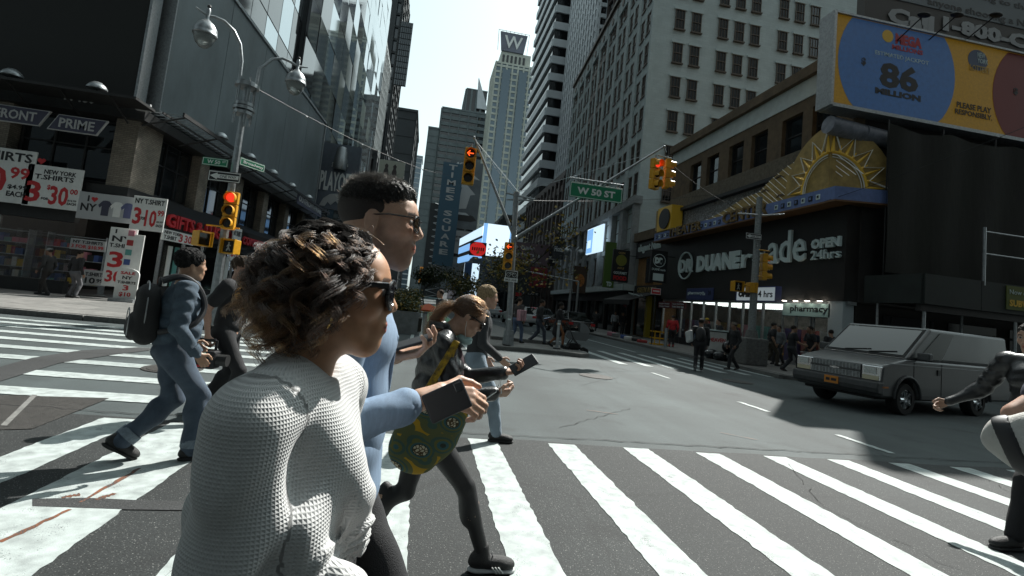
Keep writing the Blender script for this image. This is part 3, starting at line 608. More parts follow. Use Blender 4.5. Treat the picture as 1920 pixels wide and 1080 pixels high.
M_BULB = mat('bulb_letters', (.32, .20, .06), .5, noise=1.0, nscale=26, col2=(.03, .02, .012))
o = textm('THEATER', .5, M_BULB, mq, height=.55, width=4.0, ex=.06, bold=.01); o.rotation_euler = RFACE; o.location = Vector((15.5, 31.1, 7.0))-Vector(mq.location)
o = textm('CENTER', .5, M_BULB, mq, height=.62, width=3.6, ex=.06, bold=.01); o.rotation_euler = RFACE; o.location = Vector((15.5, 24.9, 7.0))-Vector(mq.location)
# fan
fanpx = [(330,560),(440,505),(560,430),(640,400),(700,335),(790,262),(905,195),(1000,158),(1010,260),(960,330),(905,405),(720,480),(520,540)]
fan = [onx(1200+x*.352, 220+y*.352, 15.9) for x, y in fanpx]
fo = mqp(MB().prism([(p.y, p.z) for p in fan], 15.85, 16.0, 'yz'), 'fan_panel', M_GOLD)
lines = MB()
for k in range(26):
    t = k/25; top = fan[0].lerp(fan[7], t); 
    # upper outline point
    seg = t*7; i0 = min(6, int(seg)); top = fan[i0].lerp(fan[i0+1], seg-i0)
    bot = Vector((0, top.y-1.9*(0.35+0.65*t), max(7.5, top.z-1.35*(0.3+0.9*t))))
    lines.tube([(15.82, top.y, top.z), (15.82, bot.y, bot.z)], .018, 5)
mqp(lines, 'neon_lines', M_NEON)
for k, (x, y) in enumerate(((745,315),(850,335),(865,230),(755,415),(670,390))):
    p = onx(1200+x*.352, 220+y*.352, 15.84); mqp(MB().prism([(p.y+.35,p.z-.06),(p.y+.2,p.z+.06),(p.y-.05,p.z+.07),(p.y-.35,p.z-.1),(p.y-.05,p.z-.02)], 15.8, 15.84, 'yz'), 'bird_cutout', M_STUCCO)
# sun: two half discs meeting at a prow
def half_sun(o, ax, sgn, lab):
    N_ = 20; R_ = 2.55; nrm = ax.cross(ZA)*(-1 if sgn > 0 else 1)
    nrm = Vector((-1,0,0)) if abs(ax.y) > .8 else Vector((-.25,-1,0)).normalized()
    arc = [(0,0)] + [(R_*math.sin(t)*1.0, R_*1.05*math.cos(t)) for t in np.linspace(0, PI/2, N_)]
    P = lambda a_, z, d: o + ax*a_ + ZA*z + nrm*d
    n = len(arc); vs_ = [P(x, z, 0) for x, z in arc] + [P(x, z, -.12) for x, z in arc]
    mqp(MB().add(vs_, [tuple(range(n)), tuple(range(2*n-1, n-1, -1))]+[(k, n+k, n+(k+1)%n, (k+1)%n) for k in range(n)]), 'sun_panel', M_GOLD)
    zz = MB(); g2_ = MB()
    pts_ = []
    for k in range(9):
        t = (PI/2)*(k+.25)/8.6; r = 2.25 if k % 2 == 0 else 1.55
        pts_.append(P(r*math.sin(t), r*1.05*math.cos(t), .06))
    zz.tube(pts_, .036, 6); pts2 = [P(1.32*math.sin(t), 1.32*1.05*math.cos(t), .06) for t in np.linspace(0.03, PI/2, 14)]; zz.tube(pts2, .025, 5)
    pts3 = [P(1.22*math.sin(t), 1.22*1.05*math.cos(t), .06) for t in np.linspace(0.03, PI/2, 14)]; zz.tube(pts3, .018, 5)
    mqp(zz, 'neon_tube', M_NEON)
    for k in range(9):
        t = (PI/2)*(k+.25)/8.6; r = 2.1 if k % 2 == 0 else 1.75
        a_ = P(1.42*math.sin(t), 1.42*1.05*math.cos(t), .02); e_ = P(r*math.sin(t), r*1.05*math.cos(t), .02); g2_.tube([a_, e_], [.09, .02], 6)
    pts4 = [P(1.42*math.sin(t), 1.42*1.05*math.cos(t), .03) for t in np.linspace(0.03, PI/2, 14)]; g2_.tube(pts4, .07, 6)
    mqp(g2_, 'sun_rays', M_GOLD2)
half_sun(Vector((15.6, 17.75, 7.5)), Vector((0,1,0)), 1, 'left'); half_sun(Vector((15.6, 17.7, 7.5)), Vector((.97,-.24,0)).normalized(), -1, 'right')
# yellow comedy box at the far end
bx_ = MB().box(15.5, 16.3, 30.9, 32.9, 7.55, 9.2).build('box_sign', M_GOLD2, mq); bx_.location = -Vector(mq.location)
mqp(MB().prism([(31.2+.75*math.sin(t)*(1 if t < 9 else 1)+.6, 8.35+.7*math.cos(t)) for t in np.linspace(0, 2*PI, 20, False)], 15.42, 15.5, 'yz'), 'black_mask', M_INK)
mqp(MB().prism([(32.95+.0, 7.7),(33.15,7.7),(33.15,9.1),(32.95,9.1)], 15.5, 16.3, 'yz'), 'box_side', M_GOLD)
# drugstore lettering
sg = thing('drugstore_sign', 'large pale letters reading DR DUANE reade on the black front', 'sign', (16.3, 31.3, 4.5))
c_ = onx(1286, 498, 16.3); rz_ = abs(onx(1286, 473, 16.3).z-onx(1286, 524, 16.3).z)/2
rg = MB()
for k in range(28):
    t0 = 2*PI*k/28; t1 = 2*PI*(k+1)/28
    P = lambda t, r, d: (16.3-d, c_.y-r*math.cos(t), c_.z+r*math.sin(t))
    rg.add([P(t0, rz_, .0), P(t1, rz_, 0), P(t1, rz_-.07, 0), P(t0, rz_-.07, 0), P(t0, rz_, .09), P(t1, rz_, .09), P(t1, rz_-.07, .09), P(t0, rz_-.07, .09)], [(4,5,6,7),(0,1,5,4),(2,3,7,6),(0,3,2,1)])
o = rg.build('logo_ring', M_PALE, sg); o.location = -Vector(sg.location)
rtext('DR', 1274, 512, 1299, 488, 16.3, M_PALE, sg, bold=.02, off=.03, split=True)
rtext('DUANE', 1307, 511, 1388, 481, 16.3, M_PALE, sg, bold=.035, off=.03, split=True)
rtext('re', 1391, 503, 1439, 478, 16.3, M_PALE, sg, off=.03, bold=.006, split=True); rtext('ade', 1441, 496, 1511, 449, 16.3, M_PALE, sg, off=.03, bold=.006, height=1.5, split=True)
sg2 = thing('opening_sign', 'pale letters reading OPEN 24hrs at the end of the black front', 'sign', (16.3, 19.9, 4.5))
rtext('OPEN', 1523, 468, 1577, 450, 16.3, M_PALE, sg2, bold=.03, off=.03, split=True); rtext('24hrs', 1522, 488, 1577, 471, 16.3, M_PALE, sg2, off=.03, bold=.004, split=True)
# ground floor
SFX = 16.55
def bay(x0px, x1px, yb, nm=None): return onx(x0px, yb, SFX).y, onx(x1px, yb, SFX).y
ysf = [33.1, 30.6, 29.4, 28.0, 26.7, 25.4, 24.2, 22.6, 21.2]
drp(MB().box(16.5, 16.62, 21.2, 33.1, .13, .55), 'shop_plinth', M_DARK); drp(MB().box(16.5, 16.9, 17.5, 33.1, 2.86, 2.995), 'shop_header', M_STEEL)
for k in range(len(ysf)-1):
    drp(MB().box(16.56, 16.575, ysf[k+1]+.04, ysf[k]-.04, .55, 2.86), 'pane', M_SHOPG); drp(MB().box(16.5, 16.62, ysf[k]-.045, ysf[k]+.045, .13, 2.86), 'mullion', M_STEEL)
drp(MB().box(16.4, 16.9, 17.62, 18.35, .13, 2.99), 'white_pillar', mat('white_pillar', (.5,.55,.56), .5)); drp(MB().box(17.6, 40, 33.0, 33.15, 0, 3), 'party_wall', M_DARK2)
drp(MB().box(23, 23.2, 18, 33, 0, 3), 'shop_back_wall', mat('shop_back', (.22,.21,.19), .8, noise=.6, nscale=3, col2=(.05,.05,.05))); drp(MB().box(16.7, 23, 17.9, 33, .10, .14), 'shop_floor', mat('shop_floor2', (.3,.3,.28), .3))
for k in range(12):
    drp(MB().box(18.4, 19.6, 19+1.15*k, 19.9+1.15*k, .14, 1.75), 'shelf', gm[k % 8])
for y in (18.6, 19.3, 20.0, 20.7): drp(MB().lathe([(.0,2.97),(.09,2.97),(.1,2.99)], (16.2, y, -.02), 10), 'downlight', mat('downlight', (1,1,1), .5, emit=(1,.9,.75), estr=6))
for k in range(8): drp(MB().box(17.6+.6*k, 17.68+.6*k, 19, 32.5, 2.9, 2.94), 'ceiling_tube', mat('store_tube', (1,1,1), .5, emit=(.9,1,.95), estr=1.2))
def wall_sign(name, label, xl, xr, yt, yb, X, m, rows, thick=.12, frame=None, yb2=None):
    a_ = onx(xl, yt, X); e_ = onx(xr, yb2 or yb, X); z0 = onx(xl, yb, X).z; w = a_.y-e_.y; h = a_.z-z0
    o = thing(name, label, 'sign', (X, a_.y, z0), -PI/2)
    bevel(MB().box(0, w, 0, thick, 0, h).build('panel', m, o), .01, 1)
    if frame: b = MB(); b.box(-.05, w+.05, -.02, thick+.02, -.05, 0); b.box(-.05, w+.05, -.02, thick+.02, h, h+.05); b.box(-.05, 0, -.02, thick+.02, 0, h); b.box(w, w+.05, -.02, thick+.02, 0, h); b.build('frame', frame, o)
    for (t, fx, fz, fw, fh, mm, bo) in rows: split_letters(textm(t, .3, mm, o, loc=(fx*w, -.008, fz*h), width=fw*w, height=fh*h, ex=.006, bold=bo))
    return o
M_NAVYS = mat('navy_sign', (.045, .06, .16), .4); M_LIGHTBOX = mat('lightbox_white', (.62, .66, .68), .4, emit=(.7,.8,.85), estr=.12)
wall_sign('pharmacy_sign', 'navy pharmacy sign with white script above the shop window', 1288, 1336, 541, 562, 16.3, M_NAVYS, [('pharmacy', .06, .4, .56, .34, M_PALE, .006), ('Rx', .63, .4, .1, .3, M_PALE, .004), ('24', .83, .4, .1, .4, M_INK, .006)])
o = wall_sign('opening_lightbox', 'white light box reading OPEN 24 hrs behind the signal pole', 1382, 1453, 540, 563, 15.6, M_LIGHTBOX, [('OPEN', .05, .25, .4, .5, M_INK, .03), ('24 hrs', .5, .25, .44, .5, M_INK, .004)], .25, M_NAVYS)
wall_sign('pharmacy_fascia', 'pale green fascia reading pharmacy over the sliding doors', 1468, 1556, 568, 591, 16.4, mat('fascia_green', (.36, .52, .50), .4), [('pharmacy', .18, .22, .78, .62, M_INK, .004)], .08)
# sliding doors
for k, y in enumerate((18.4, 19.4, 20.3)):
    d_ = MB(); d_.box(16.5, 16.58, y, y+.06, .13, 2.35); d_.box(16.5, 16.58, y+.84, y+.9, .13, 2.35); d_.box(16.5, 16.58, y+.06, y+.84, 2.28, 2.35); d_.box(16.5, 16.58, y+.06, y+.84, .13, .25)
    dd = drp(d_, 'door', M_STEEL); MB().box(16.53, 16.545, y+.06, y+.84, .25, 2.28).build('pane', M_SHOPG, dd)
drp(MB().box(16.48, 16.66, 18.36, 21.2, 2.35, 2.5), 'door_header', M_STEEL)
# ---- jackpot billboard and its neighbour above (facing the cross street)
JY = 17.0
a_ = ony(1567, 25, JY); e_ = ony(1553, 192, JY); jx = a_.x; jz1 = a_.z; jz0 = e_.z; jw = 14.0; jh = jz1-jz0
jb = thing('jackpot_billboard', 'yellow lottery billboard with blue disc reading 86 MILLION', 'billboard', (jx, JY, jz0))
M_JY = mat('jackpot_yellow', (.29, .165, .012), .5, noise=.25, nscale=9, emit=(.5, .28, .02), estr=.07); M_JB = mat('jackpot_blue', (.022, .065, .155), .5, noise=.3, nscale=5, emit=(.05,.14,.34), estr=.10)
M_JR = mat('jackpot_red', (.20, .015, .012), .5); M_JBK = mat('jackpot_black', (.01, .01, .01), .6)
MB().box(0, jw, .0, .6, 0, jh).build('panel', M_JY, jb); b = MB(); b.box(-.12, 0, -.1, .7, -.1, jh+.1); b.box(0, jw, -.1, .65, -.14, 0); b.box(0, jw, -.1, .65, jh, jh+.08); b.build('frame', M_STEEL, jb)
def disc(o, cx, cz, rx, rz, d, m, name, clip=None):
    P = [(cx+rx*math.cos(t), cz+rz*math.sin(t)) for t in np.linspace(0, 2*PI, 48, False)]
    if clip: P = [(min(max(x, clip[0]), clip[1]), min(max(z, clip[2]), clip[3])) for x, z in P]
    return MB().prism(P, d-.006, d).build(name, m, o)
def jp(x, y): p = ony(x, y, JY); return p.x-jx, p.z-jz0
cx, cz = jp(1683, 128); rx = (jp(1795, 140)[0]-jp(1576, 110)[0])/2
disc(jb, cx, cz, rx, rx*1.03, -.004, M_JB, 'blue_disc', (0, jw, .02, jh-.02))
c2 = jp(1950, 190); disc(jb, c2[0]+.1, c2[1], rx*.93, rx*.95, -.004, M_JR, 'red_disc', (0, jw, .02, jh-.02))
c3 = jp(1833, 113); disc(jb, *c3, .5, .45, -.004, mat('logo_blue', (.06,.09,.16), .5), 'lottery_disc')
def jt(txt, xl, yb, xr, yt, m, bold=.02):
    p = jp(xl, yb); q = jp(xr, yb); t = jp(xl, yt); textm(txt, .5, m, jb, loc=(p[0], -.016, p[1]), width=q[0]-p[0], height=t[1]-p[1], ex=.004, bold=bold) if txt not in ('86', 'MILLION') else split_letters(textm(txt, .5, m, jb, loc=(p[0], -.016, p[1]), width=q[0]-p[0], height=t[1]-p[1], ex=.004, bold=bold))
jt('86', 1648, 162, 1721, 113, M_JBK, .02); jt('MILLION', 1640, 175, 1726, 163, M_JBK, .03); jt('ESTIMATED JACKPOT', 1640, 104, 1741, 94, M_PALE, .006); jt('$', 1614, 123, 1623, 107, M_JBK)
jt('MEGA', 1678, 82, 1728, 62, M_RED, .03); jt('MILLIONS', 1672, 92, 1730, 83, M_RED, .02); disc(jb, *jp(1664, 68), .26, .26, -.012, M_GOLD2, 'gold_ball')
jt('PLEASE PLAY', 1793, 201, 1858, 190, M_JBK, .015); jt('RESPONSIBLY.', 1790, 213, 1860, 203, M_JBK, .015); jt('NEW', 1832, 108, 1846, 98, M_PALE, .006); jt('YORK', 1832, 118, 1852, 109, M_PALE, .006); jt('LOTTERY', 1818, 132, 1856, 120, M_GOLD, .01); jt('$', 1899, 178, 1908, 164, M_JBK)
cb_ = thing('phone_billboard', 'dark billboard reading Call 1-800 above the lottery board', 'billboard', (jx+1.7, JY+.4, jz1+.2))
MB().box(0, 13, 0, .4, 0, 4.2).build('panel', mat('board_brown', (.06,.055,.05), .6), cb_); MB().box(0, 13, -.03, -.005, 1.3, 4.2).build('pale_panel', mat('board_pale', (.23,.25,.26), .6), cb_)
def ct(txt, xl, yb, xr, yt, m, bold=.02, lift=0):
    p = ony(xl, yb, JY+.4); q = ony(xr, yb, JY+.4); t = ony(xl, yt, JY+.4); split_letters(textm(txt, .5, m, cb_, loc=(p.x-cb_.location.x, -.04, p.z-cb_.location.z), width=q.x-p.x, height=t.z-p.z, ex=.004, bold=bold))
ct('Call', 1663, 42, 1750, 12, M_LETW, .03); ct('1-800-C', 1766, 58, 1925, 30, M_LETW, .03); ct('anyone shooting a NY', 1737, 12, 1935, -4, M_DARK, .01); ct('leading to the', 1800, -6, 1930, -20, M_DARK, .01)
for k, x in enumerate((1733, 1795, 1868)):
    p = ony(x, 28, 15.8); f = thing('sign_lamp', 'dark arm lamp in front of the phone billboard, %s' % ('left', 'middle', 'right')[k], 'lamp', tuple(p), 0, 'billboard arm lamps'); MB().tube([(.1,1.5,-.5),(0,0,0)], .025, 6).build('arm', M_DARK, f); MB().ball((0,0,0), (.28,.16,.07)).build('head', M_DARK, f)
du = thing('exhaust_duct', 'fat grey duct running under the lottery billboard', 'duct', (jx+.3, JY+.5, jz0-.65))
for k in range(7): MB().tube([(1.6*k+.03, 0, -.12*k), (1.6*k+1.57, 0, -.12*(k+1))], .36, 14).build('duct_section', M_DUCT, du, True)
# ---- netted scaffold and sidewalk shed on the cross street
nt = thing('scaffold_netting', 'black debris netting hung over scaffold below the lottery billboard', 'netting', (17.2, 16.6, 4.2))
nb_ = MB(); nx, nz = 60, 24; W_, H_ = 24.0, 5.9
for j in range(nz+1):
    for i in range(nx+1):
        x = W_*i/nx; z = H_*j/nz; sag = .35*abs(math.sin(x*1.05))*max(0, (z/H_-.8))*5
        nb_.v.append((x, -.04*math.sin(x*3.1+.5*math.sin(z))-.02*math.sin(x*7.3+z), z-sag*.6))
for j in range(nz):
    for i in range(nx): nb_.f.append((j*(nx+1)+i, j*(nx+1)+i+1, (j+1)*(nx+1)+i+1, (j+1)*(nx+1)+i)); nb_.mi.append(0)
nb_.build('net', M_NET, nt, True)
for k in range(9): MB().tube([(.3+2.6*k, .35, -.2), (.3+2.6*k, .35, 6.2)], .03, 8).build('scaffold_tube', M_DARK, nt)
sd = thing('sidewalk_shed', 'dark green sidewalk shed with rail posts along the cross street', 'shed', (17.0, 14.9, 0))
MB().box(0, 26, 0, 2.3, 3.05, 3.15).build('deck', M_DARK, sd)
for k in range(11): MB().box(2.36*k+.01, 2.36*k+2.35, -.08, 0, 3.0, 4.05).build('panel', M_SHED, sd)
MB().box(-.08, 0, 0, 2.3, 3.0, 4.05).build('end_panel', M_SHED, sd); MB().box(0, 26, .05, .25, 2.75, 3.0).build('beam', M_DARK, sd)
for k in range(7):
    MB().tube([(.25+3.9*k, .15, .13), (.25+3.9*k, .15, 2.75)], .055, 10).build('post', M_STEEL, sd); MB().tube([(.25+3.9*k, 2.0, .13), (.25+3.9*k, 2.0, 3.0)], .045, 10).build('post', M_STEEL, sd)
MB().tube([(.25, 2.0, 2.2), (25, 2.0, 2.2)], .025, 8).build('rail', M_DARK, sd)
for k in range(6): MB().tube([(2.5+3.2*k, -.04, 3.9), (2.5+3.2*k, -.04, 6.0)], .05, 10).build('rail_post', M_STEEL, sd)
for z in (5.05, 5.85): MB().tube([(2.5, -.04, z), (22, -.04, z)], .028, 8).build('rail', M_STEEL, sd)
p = ony(1888, 529, 14.78); ss = thing('sandwich_shop_sign', 'green and yellow shop banner hung on the sidewalk shed', 'sign', (p.x, 14.78, 3.15))
MB().box(0, 2.4, 0, .03, 0, .85).build('panel', mat('banner_green', (.10,.12,.02), .6), ss); textm('Now open', .3, M_PALE, ss, loc=(.12, -.01, .5), width=1.1, height=.22, ex=.003); textm('SUBWAY', .3, M_GOLD2, ss, loc=(.12, -.01, .12), width=1.3, height=.24, ex=.003, bold=.012)
# ---- nail salon / deli building
nl = thing('deli_building', 'narrow ochre fronted building with nail salon board and dark awning', 'building', (16.5, 33.3, 0))
def nlp(mb, name, m, **k): o = mb.build(name, m, nl, **k); o.location = -Vector(nl.location); return o
nlp(MB().box(16.7, 40, 33.3, 38.3, 0, 7.6), 'wall', M_ORNG); nlp(MB().box(16.2, 17, 33.25, 38.4, 7.5, 8.2), 'cornice', M_STUCCO); nlp(MB().box(16.45, 16.7, 33.3, 38.3, 6.2, 7.45), 'board', M_INK)
o = textm('elegant Nails', .5, M_PALE, nl, width=3.9, height=.75, ex=.03, bold=.01); o.rotation_euler = RFACE; o.location = (-.08, 4.6, 6.5)
nlp(MB().box(16.6, 16.7, 35.4, 36.6, 4.2, 6.1), 'window', M_WGLASS); nlp(MB().box(16.5, 16.7, 33.4, 38.2, 3.3, 4.0), 'deli_fascia', M_INK)
o = textm('GREEN APPLE', .4, M_GOLD, nl, width=3.2, height=.4, ex=.02); o.rotation_euler = RFACE; o.location = (-.06, 4.2, 3.45)
nlp(MB().box(16.66, 16.72, 33.6, 38.0, .2, 3.2), 'shop_window', M_WGLASS); nlp(MB().box(16.3, 16.7, 35.2, 35.5, .13, 3.2), 'yellow_post', mat('yellow_post', (.5,.38,.03), .5))
aw = thing('awning', 'black slanted awning with pale swirl over the deli door', 'awning', (16.5, 33.6, 2.7))
MB().prism([(0,.75),(-2.3,.0),(-2.3,-.35),(-2.25,-.35),(-2.2,-.02),(0,.68)], 0, 5.2, 'xz').build('canvas', mat('awning_black', (.012,.012,.012), .8), aw)
MB().tube([(-1.3+.5*math.sin(t*1.3), .4+.28*t, .40+.0*t-.12*math.sin(t*1.3)+.02) for t in np.linspace(0, 5, 16)], .03, 5).build('swirl', M_PALE, aw)
def blade(name, label, p, w, h, m, rows, thick=.2):
    o = thing(name, label, 'sign', tuple(p)); bevel(MB().box(0, w, 0, thick, 0, h).build('box', m, o), .015, 1)
    for (t, fx, fz, fw, fh, mm, bo) in rows: textm(t, .3, mm, o, loc=(fx*w, -.01, fz*h), width=fw*w, height=fh*h, ex=.005, bold=bo)
    MB().tube([(w, .1, h*.85), (w+.7, .1, h*.85)], .03, 6).build('bracket', M_DARK, o); return o
a_ = ony(1218, 528, 31.5); o = blade('projecting_drugstore_sign', 'black projecting sign with DR roundel and pale panel', (a_.x, 31.5, a_.z), 1.15, 2.15, M_INK, [('DR', .22, .58, .56, .2, M_PALE, .03), ('DUANE reade', .08, .37, .84, .07, M_PALE, .003)])
MB().box(.2, .95, -.015, -.002, .12, .6).build('pale_panel', M_PALE, o); rg = MB()
for k in range(24):
    t0, t1 = 2*PI*k/24, 2*PI*(k+1)/24; rg.add([(.575+.44*math.cos(t0), -.012, 1.47+.44*math.sin(t0)), (.575+.44*math.cos(t1), -.012, 1.47+.44*math.sin(t1)), (.575+.40*math.cos(t1), -.012, 1.47+.40*math.sin(t1)), (.575+.40*math.cos(t0), -.012, 1.47+.40*math.sin(t0))], [(0,1,2,3)])
rg.build('ring', M_PALE, o)
a_ = ony(1146, 527, 37.0); o = blade('projecting_food_sign', 'dark projecting sign with round green emblem and GOURMET FOOD lettering', (a_.x, 37.0, a_.z), 1.35, 2.5, M_INK, [('GOURMET', .1, .24, .8, .08, M_PALE, .004), ('FOOD', .1, .05, .8, .14, M_RED, .02), ('GREEN', .3, .87, .4, .06, M_GOLD, .004), ('APPLE', .3, .4, .4, .06, M_GOLD, .004)])
disc(o, .675, 1.68, .6, .6, -.004, M_DARK, 'ring'); disc(o, .675, 1.68, .44, .44, -.014, mat('emblem_olive', (.19,.19,.03), .5), 'emblem'); heart(o, .675, 1.66, .4)
a_ = ony(1130, 538, 41); o = blade('projecting_bank_sign', 'tall green bank blade sign with white TD letters', (a_.x, 41, a_.z), .95, 3.9, mat('bank_green', (.09,.16,.03), .5), [('TD', .3, .03, .5, .1, M_PALE, .02)])
# ================================================================== WHITE BRICK BUILDING
M_WBRICK = brickmat('pale_brick', (.57, .635, .63), (.52, .585, .58), (.45, .51, .505), row=.22, bw=.6, lo=.93, hi=1.03)
M_GSTONE = mat('grey_stone', (.27, .28, .28), .8, noise=.25, nscale=1.5, bump=.2, bscale=20)
M_TRIM = mat('bronze_trim', (.10, .075, .055), .6, noise=.3, nscale=4)
WO = Vector((16.4, 38.6, 0)); WD = Vector((2.5, 32.5, 0)).normalized(); WN = Vector((-WD.y, WD.x, 0)); WL = 33.5; WH = 35.4
wb = thing('white_office_building', 'tall pale brick office building with paired windows and dark cornice', 'building', (16.4, 38.6, 0))
def wbp(mb, name, m, **k): o = mb.build(name, m, wb, **k); o.location = -Vector(wb.location); return o
pE = WO + WD*WL
wbp(MB().prism([(16.55,38.85),(75,38.85),(75,pE.y),(pE.x+.35,pE.y)], 0, WH-.3, 'xy'), 'wall', M_WBRICK)
wbp(MB().prism([(28,62),(75,62),(75,71),(28,71)], WH-.3, 52, 'xy'), 'upper_wall', M_WBRICK)
b = MB(); b.obox(WO, WD, WN, ZA, -.3, WL+.2, -.6, .35, WH-.3, WH+.1); b.obox(WO, WD, WN, ZA, -.1, WL, -.4, .12, WH-.8, WH-.32); wbp(b, 'cornice', M_TRIM)
# window meshes shared by all windows of a face
def window_mesh(w, h, ax, nrm, lights=3):
    fr = MB(); f = .06; O = Vector((0,0,0))
    for bx_ in ((0, w, 0, f), (0, w, h-f, h), (0, f, f, h-f), (w-f, w, f, h-f), (f, w-f, h*.5-.035, h*.5+.035)): fr.obox(O, ax, nrm, ZA, bx_[0], bx_[1], .0, .10, bx_[2], bx_[3])
    for k in range(1, lights): x = w*k/lights; fr.obox(O, ax, nrm, ZA, x-.018, x+.018, .02, .07, f, h-f)
    fr.obox(O, ax, nrm, ZA, -.08, w+.08, 0, .2, -.12, -.002)
    a = fr.build('window', M_TRIM); p = MB().obox(O, ax, nrm, ZA, f, w-f, .02, .035, f, h-f).build('pane', M_WGLASS, a)
    return a
def put_window(src, parent, p):
    c = inst(src, parent, p-Vector(parent.location)); inst(src.children[0], c); return c
wA = window_mesh(.86, 1.75, XA, NY); wBm = window_mesh(.95, 1.9, WD, WN)
# side face: real recess is given by pale reveals round each window
rv = MB().obox(Vector((0,0,0)), XA, NY, ZA, -.16, 1.02, 0, .12, 1.76, 1.95).build('lintel', M_WBRICK)
yrow = [16, 82, 146, 210, 275]; cols = [(1264,20),(1296,24),(1347,35),(1378,41),(1408,47),(1461,57),(1491,62),(1521,67)]
zs = [ony(1264, y, 38.6).z-1.62 for y in yrow]; dz = (zs[0]-zs[3])/3
for ci, (cx_, _) in enumerate(cols):
    x = ony(cx_, 90, 38.6).x
    for r in range(-2, 9):
        z = zs[0]-dz*r
        if z < 9 or z > WH+8: continue
        if z > WH-2.5: continue
        put_window(wA, wb, Vector((x, 38.83, z))); inst(rv, wb, Vector((x, 38.83, z))-Vector(wb.location))
wbp(MB().box(38.2, 38.9, 38.35, 38.84, 9, WH), 'drain_shaft', M_GSTONE)
# avenue face: piers proud of the windows, spandrels between
npair = 9; step = WL/npair; pr = []
for k in range(npair+1):
    s_ = step*k; wbp(MB().obox(WO, WD, WN, ZA, max(0, s_-.42), min(WL, s_+.42), -.2, .07, 11.4, WH-.8), 'pier', M_WBRICK)
for k in range(npair):
    s_ = step*k+.42; w = step-.84
    wbp(MB().obox(WO, WD, WN, ZA, s_+w/2-.17, s_+w/2+.17, -.2, .03, 11.4, WH-3.2), 'mullion_pier', M_WBRICK)
    for r in range(8):
        z = 11.7+2.86*r
        dark = k in (4, 5)
        wbp(MB().obox(WO, WD, WN, ZA, s_, s_+w, -.2, .0 if not dark else .03, z+1.95, z+2.74), 'spandrel', M_TRIM if dark else M_WBRICK)
        for q in (0, 1):
            p = WO + WD*(s_+.16+q*(w/2+.02)) + WN*(-.10) + ZA*z; put_window(wBm, wb, p)
for k in range(npair): wbp(MB().obox(WO, WD, WN, ZA, step*k+.42, step*(k+1)-.42, -.2, .14, WH-2.3, WH-.8), 'top_panel', M_WBRICK)
for k in range(npair):
    c_ = WO + WD*(step*(k+.5)) + WN*.16 + ZA*(WH-1.55); md_ = MB(); md_.tube([c_-WN*.05, c_+WN*.06], .38, 14); wbp(md_, 'medallion', M_TRIM)
# stone base with show windows
wbp(MB().obox(WO, WD, WN, ZA, -.15, WL, -.3, .4, 10.75, 11.4), 'base_cornice', M_GSTONE); wbp(MB().obox(WO, WD, WN, ZA, -.15, WL, -.3, .75, 3.6, 4.1), 'canopy_ledge', M_BAND)
for k in range(11):
    s_ = WL*k/10; wbp(MB().obox(WO, WD, WN, ZA, max(0, s_-.5), min(WL, s_+.5), -.2, .3, 4.1, 10.75), 'base_pier', M_GSTONE); wbp(MB().obox(WO, WD, WN, ZA, max(0, s_-.2), min(WL, s_+.2), -.2, .2, 0, 3.6), 'shop_pier', M_DARK2)
wC = window_mesh(2.2, 2.6, WD, WN, 3)
for k in range(10):
    for z in (4.5, 7.7):
        put_window(wC, wb, WO + WD*(WL*k/10+.57) + WN*(-.24) + ZA*z)
    wbp(MB().obox(WO, WD, WN, ZA, WL*k/10+.5, WL*(k+1)/10-.5, -.2, .05, 7.2, 7.65), 'base_spandrel', M_GSTONE)
wbp(MB().obox(WO, WD, WN, ZA, .2, WL-.1, -.02, -.0, .13, 3.6), 'shop_glass', M_WGLASS)
wbp(MB().obox(WO, WD, WN, ZA, .2, WL-.1, .0, .25, 2.75, 3.6), 'shop_fascia', M_DARK2)
for o in (wA, wBm, wC): bpy.data.objects.remove(o.children[0]); bpy.data.objects.remove(o)
bpy.data.objects.remove(rv)
scr = thing('video_screen', 'bright white and blue video screen on the pale building base', 'screen', tuple(onx(1098, 478, 15.9)), 0); q = onx(1130, 440, 15.9); a_ = onx(1098, 478, 15.9)
wd_, hg_ = a_.y-q.y, 2.6
M_SCR = mat('screen_white', (.4,.5,.55), .4, emit=(.55,.72,.85), estr=.75); M_SCRB = mat('screen_blue', (.1,.2,.4), .4, emit=(.20,.42,.75), estr=.7)
MB().box(0, .15, -wd_, 0, 0, hg_).build('panel', M_SCR, scr); MB().box(-.02, -.005, -wd_*.4, -.1, .1, hg_-.1).build('picture', M_SCRB, scr); MB().box(-.035, -.022, -wd_*.3, -wd_*.08, .6, 1.4).build('picture_cloud', M_SCR, scr)
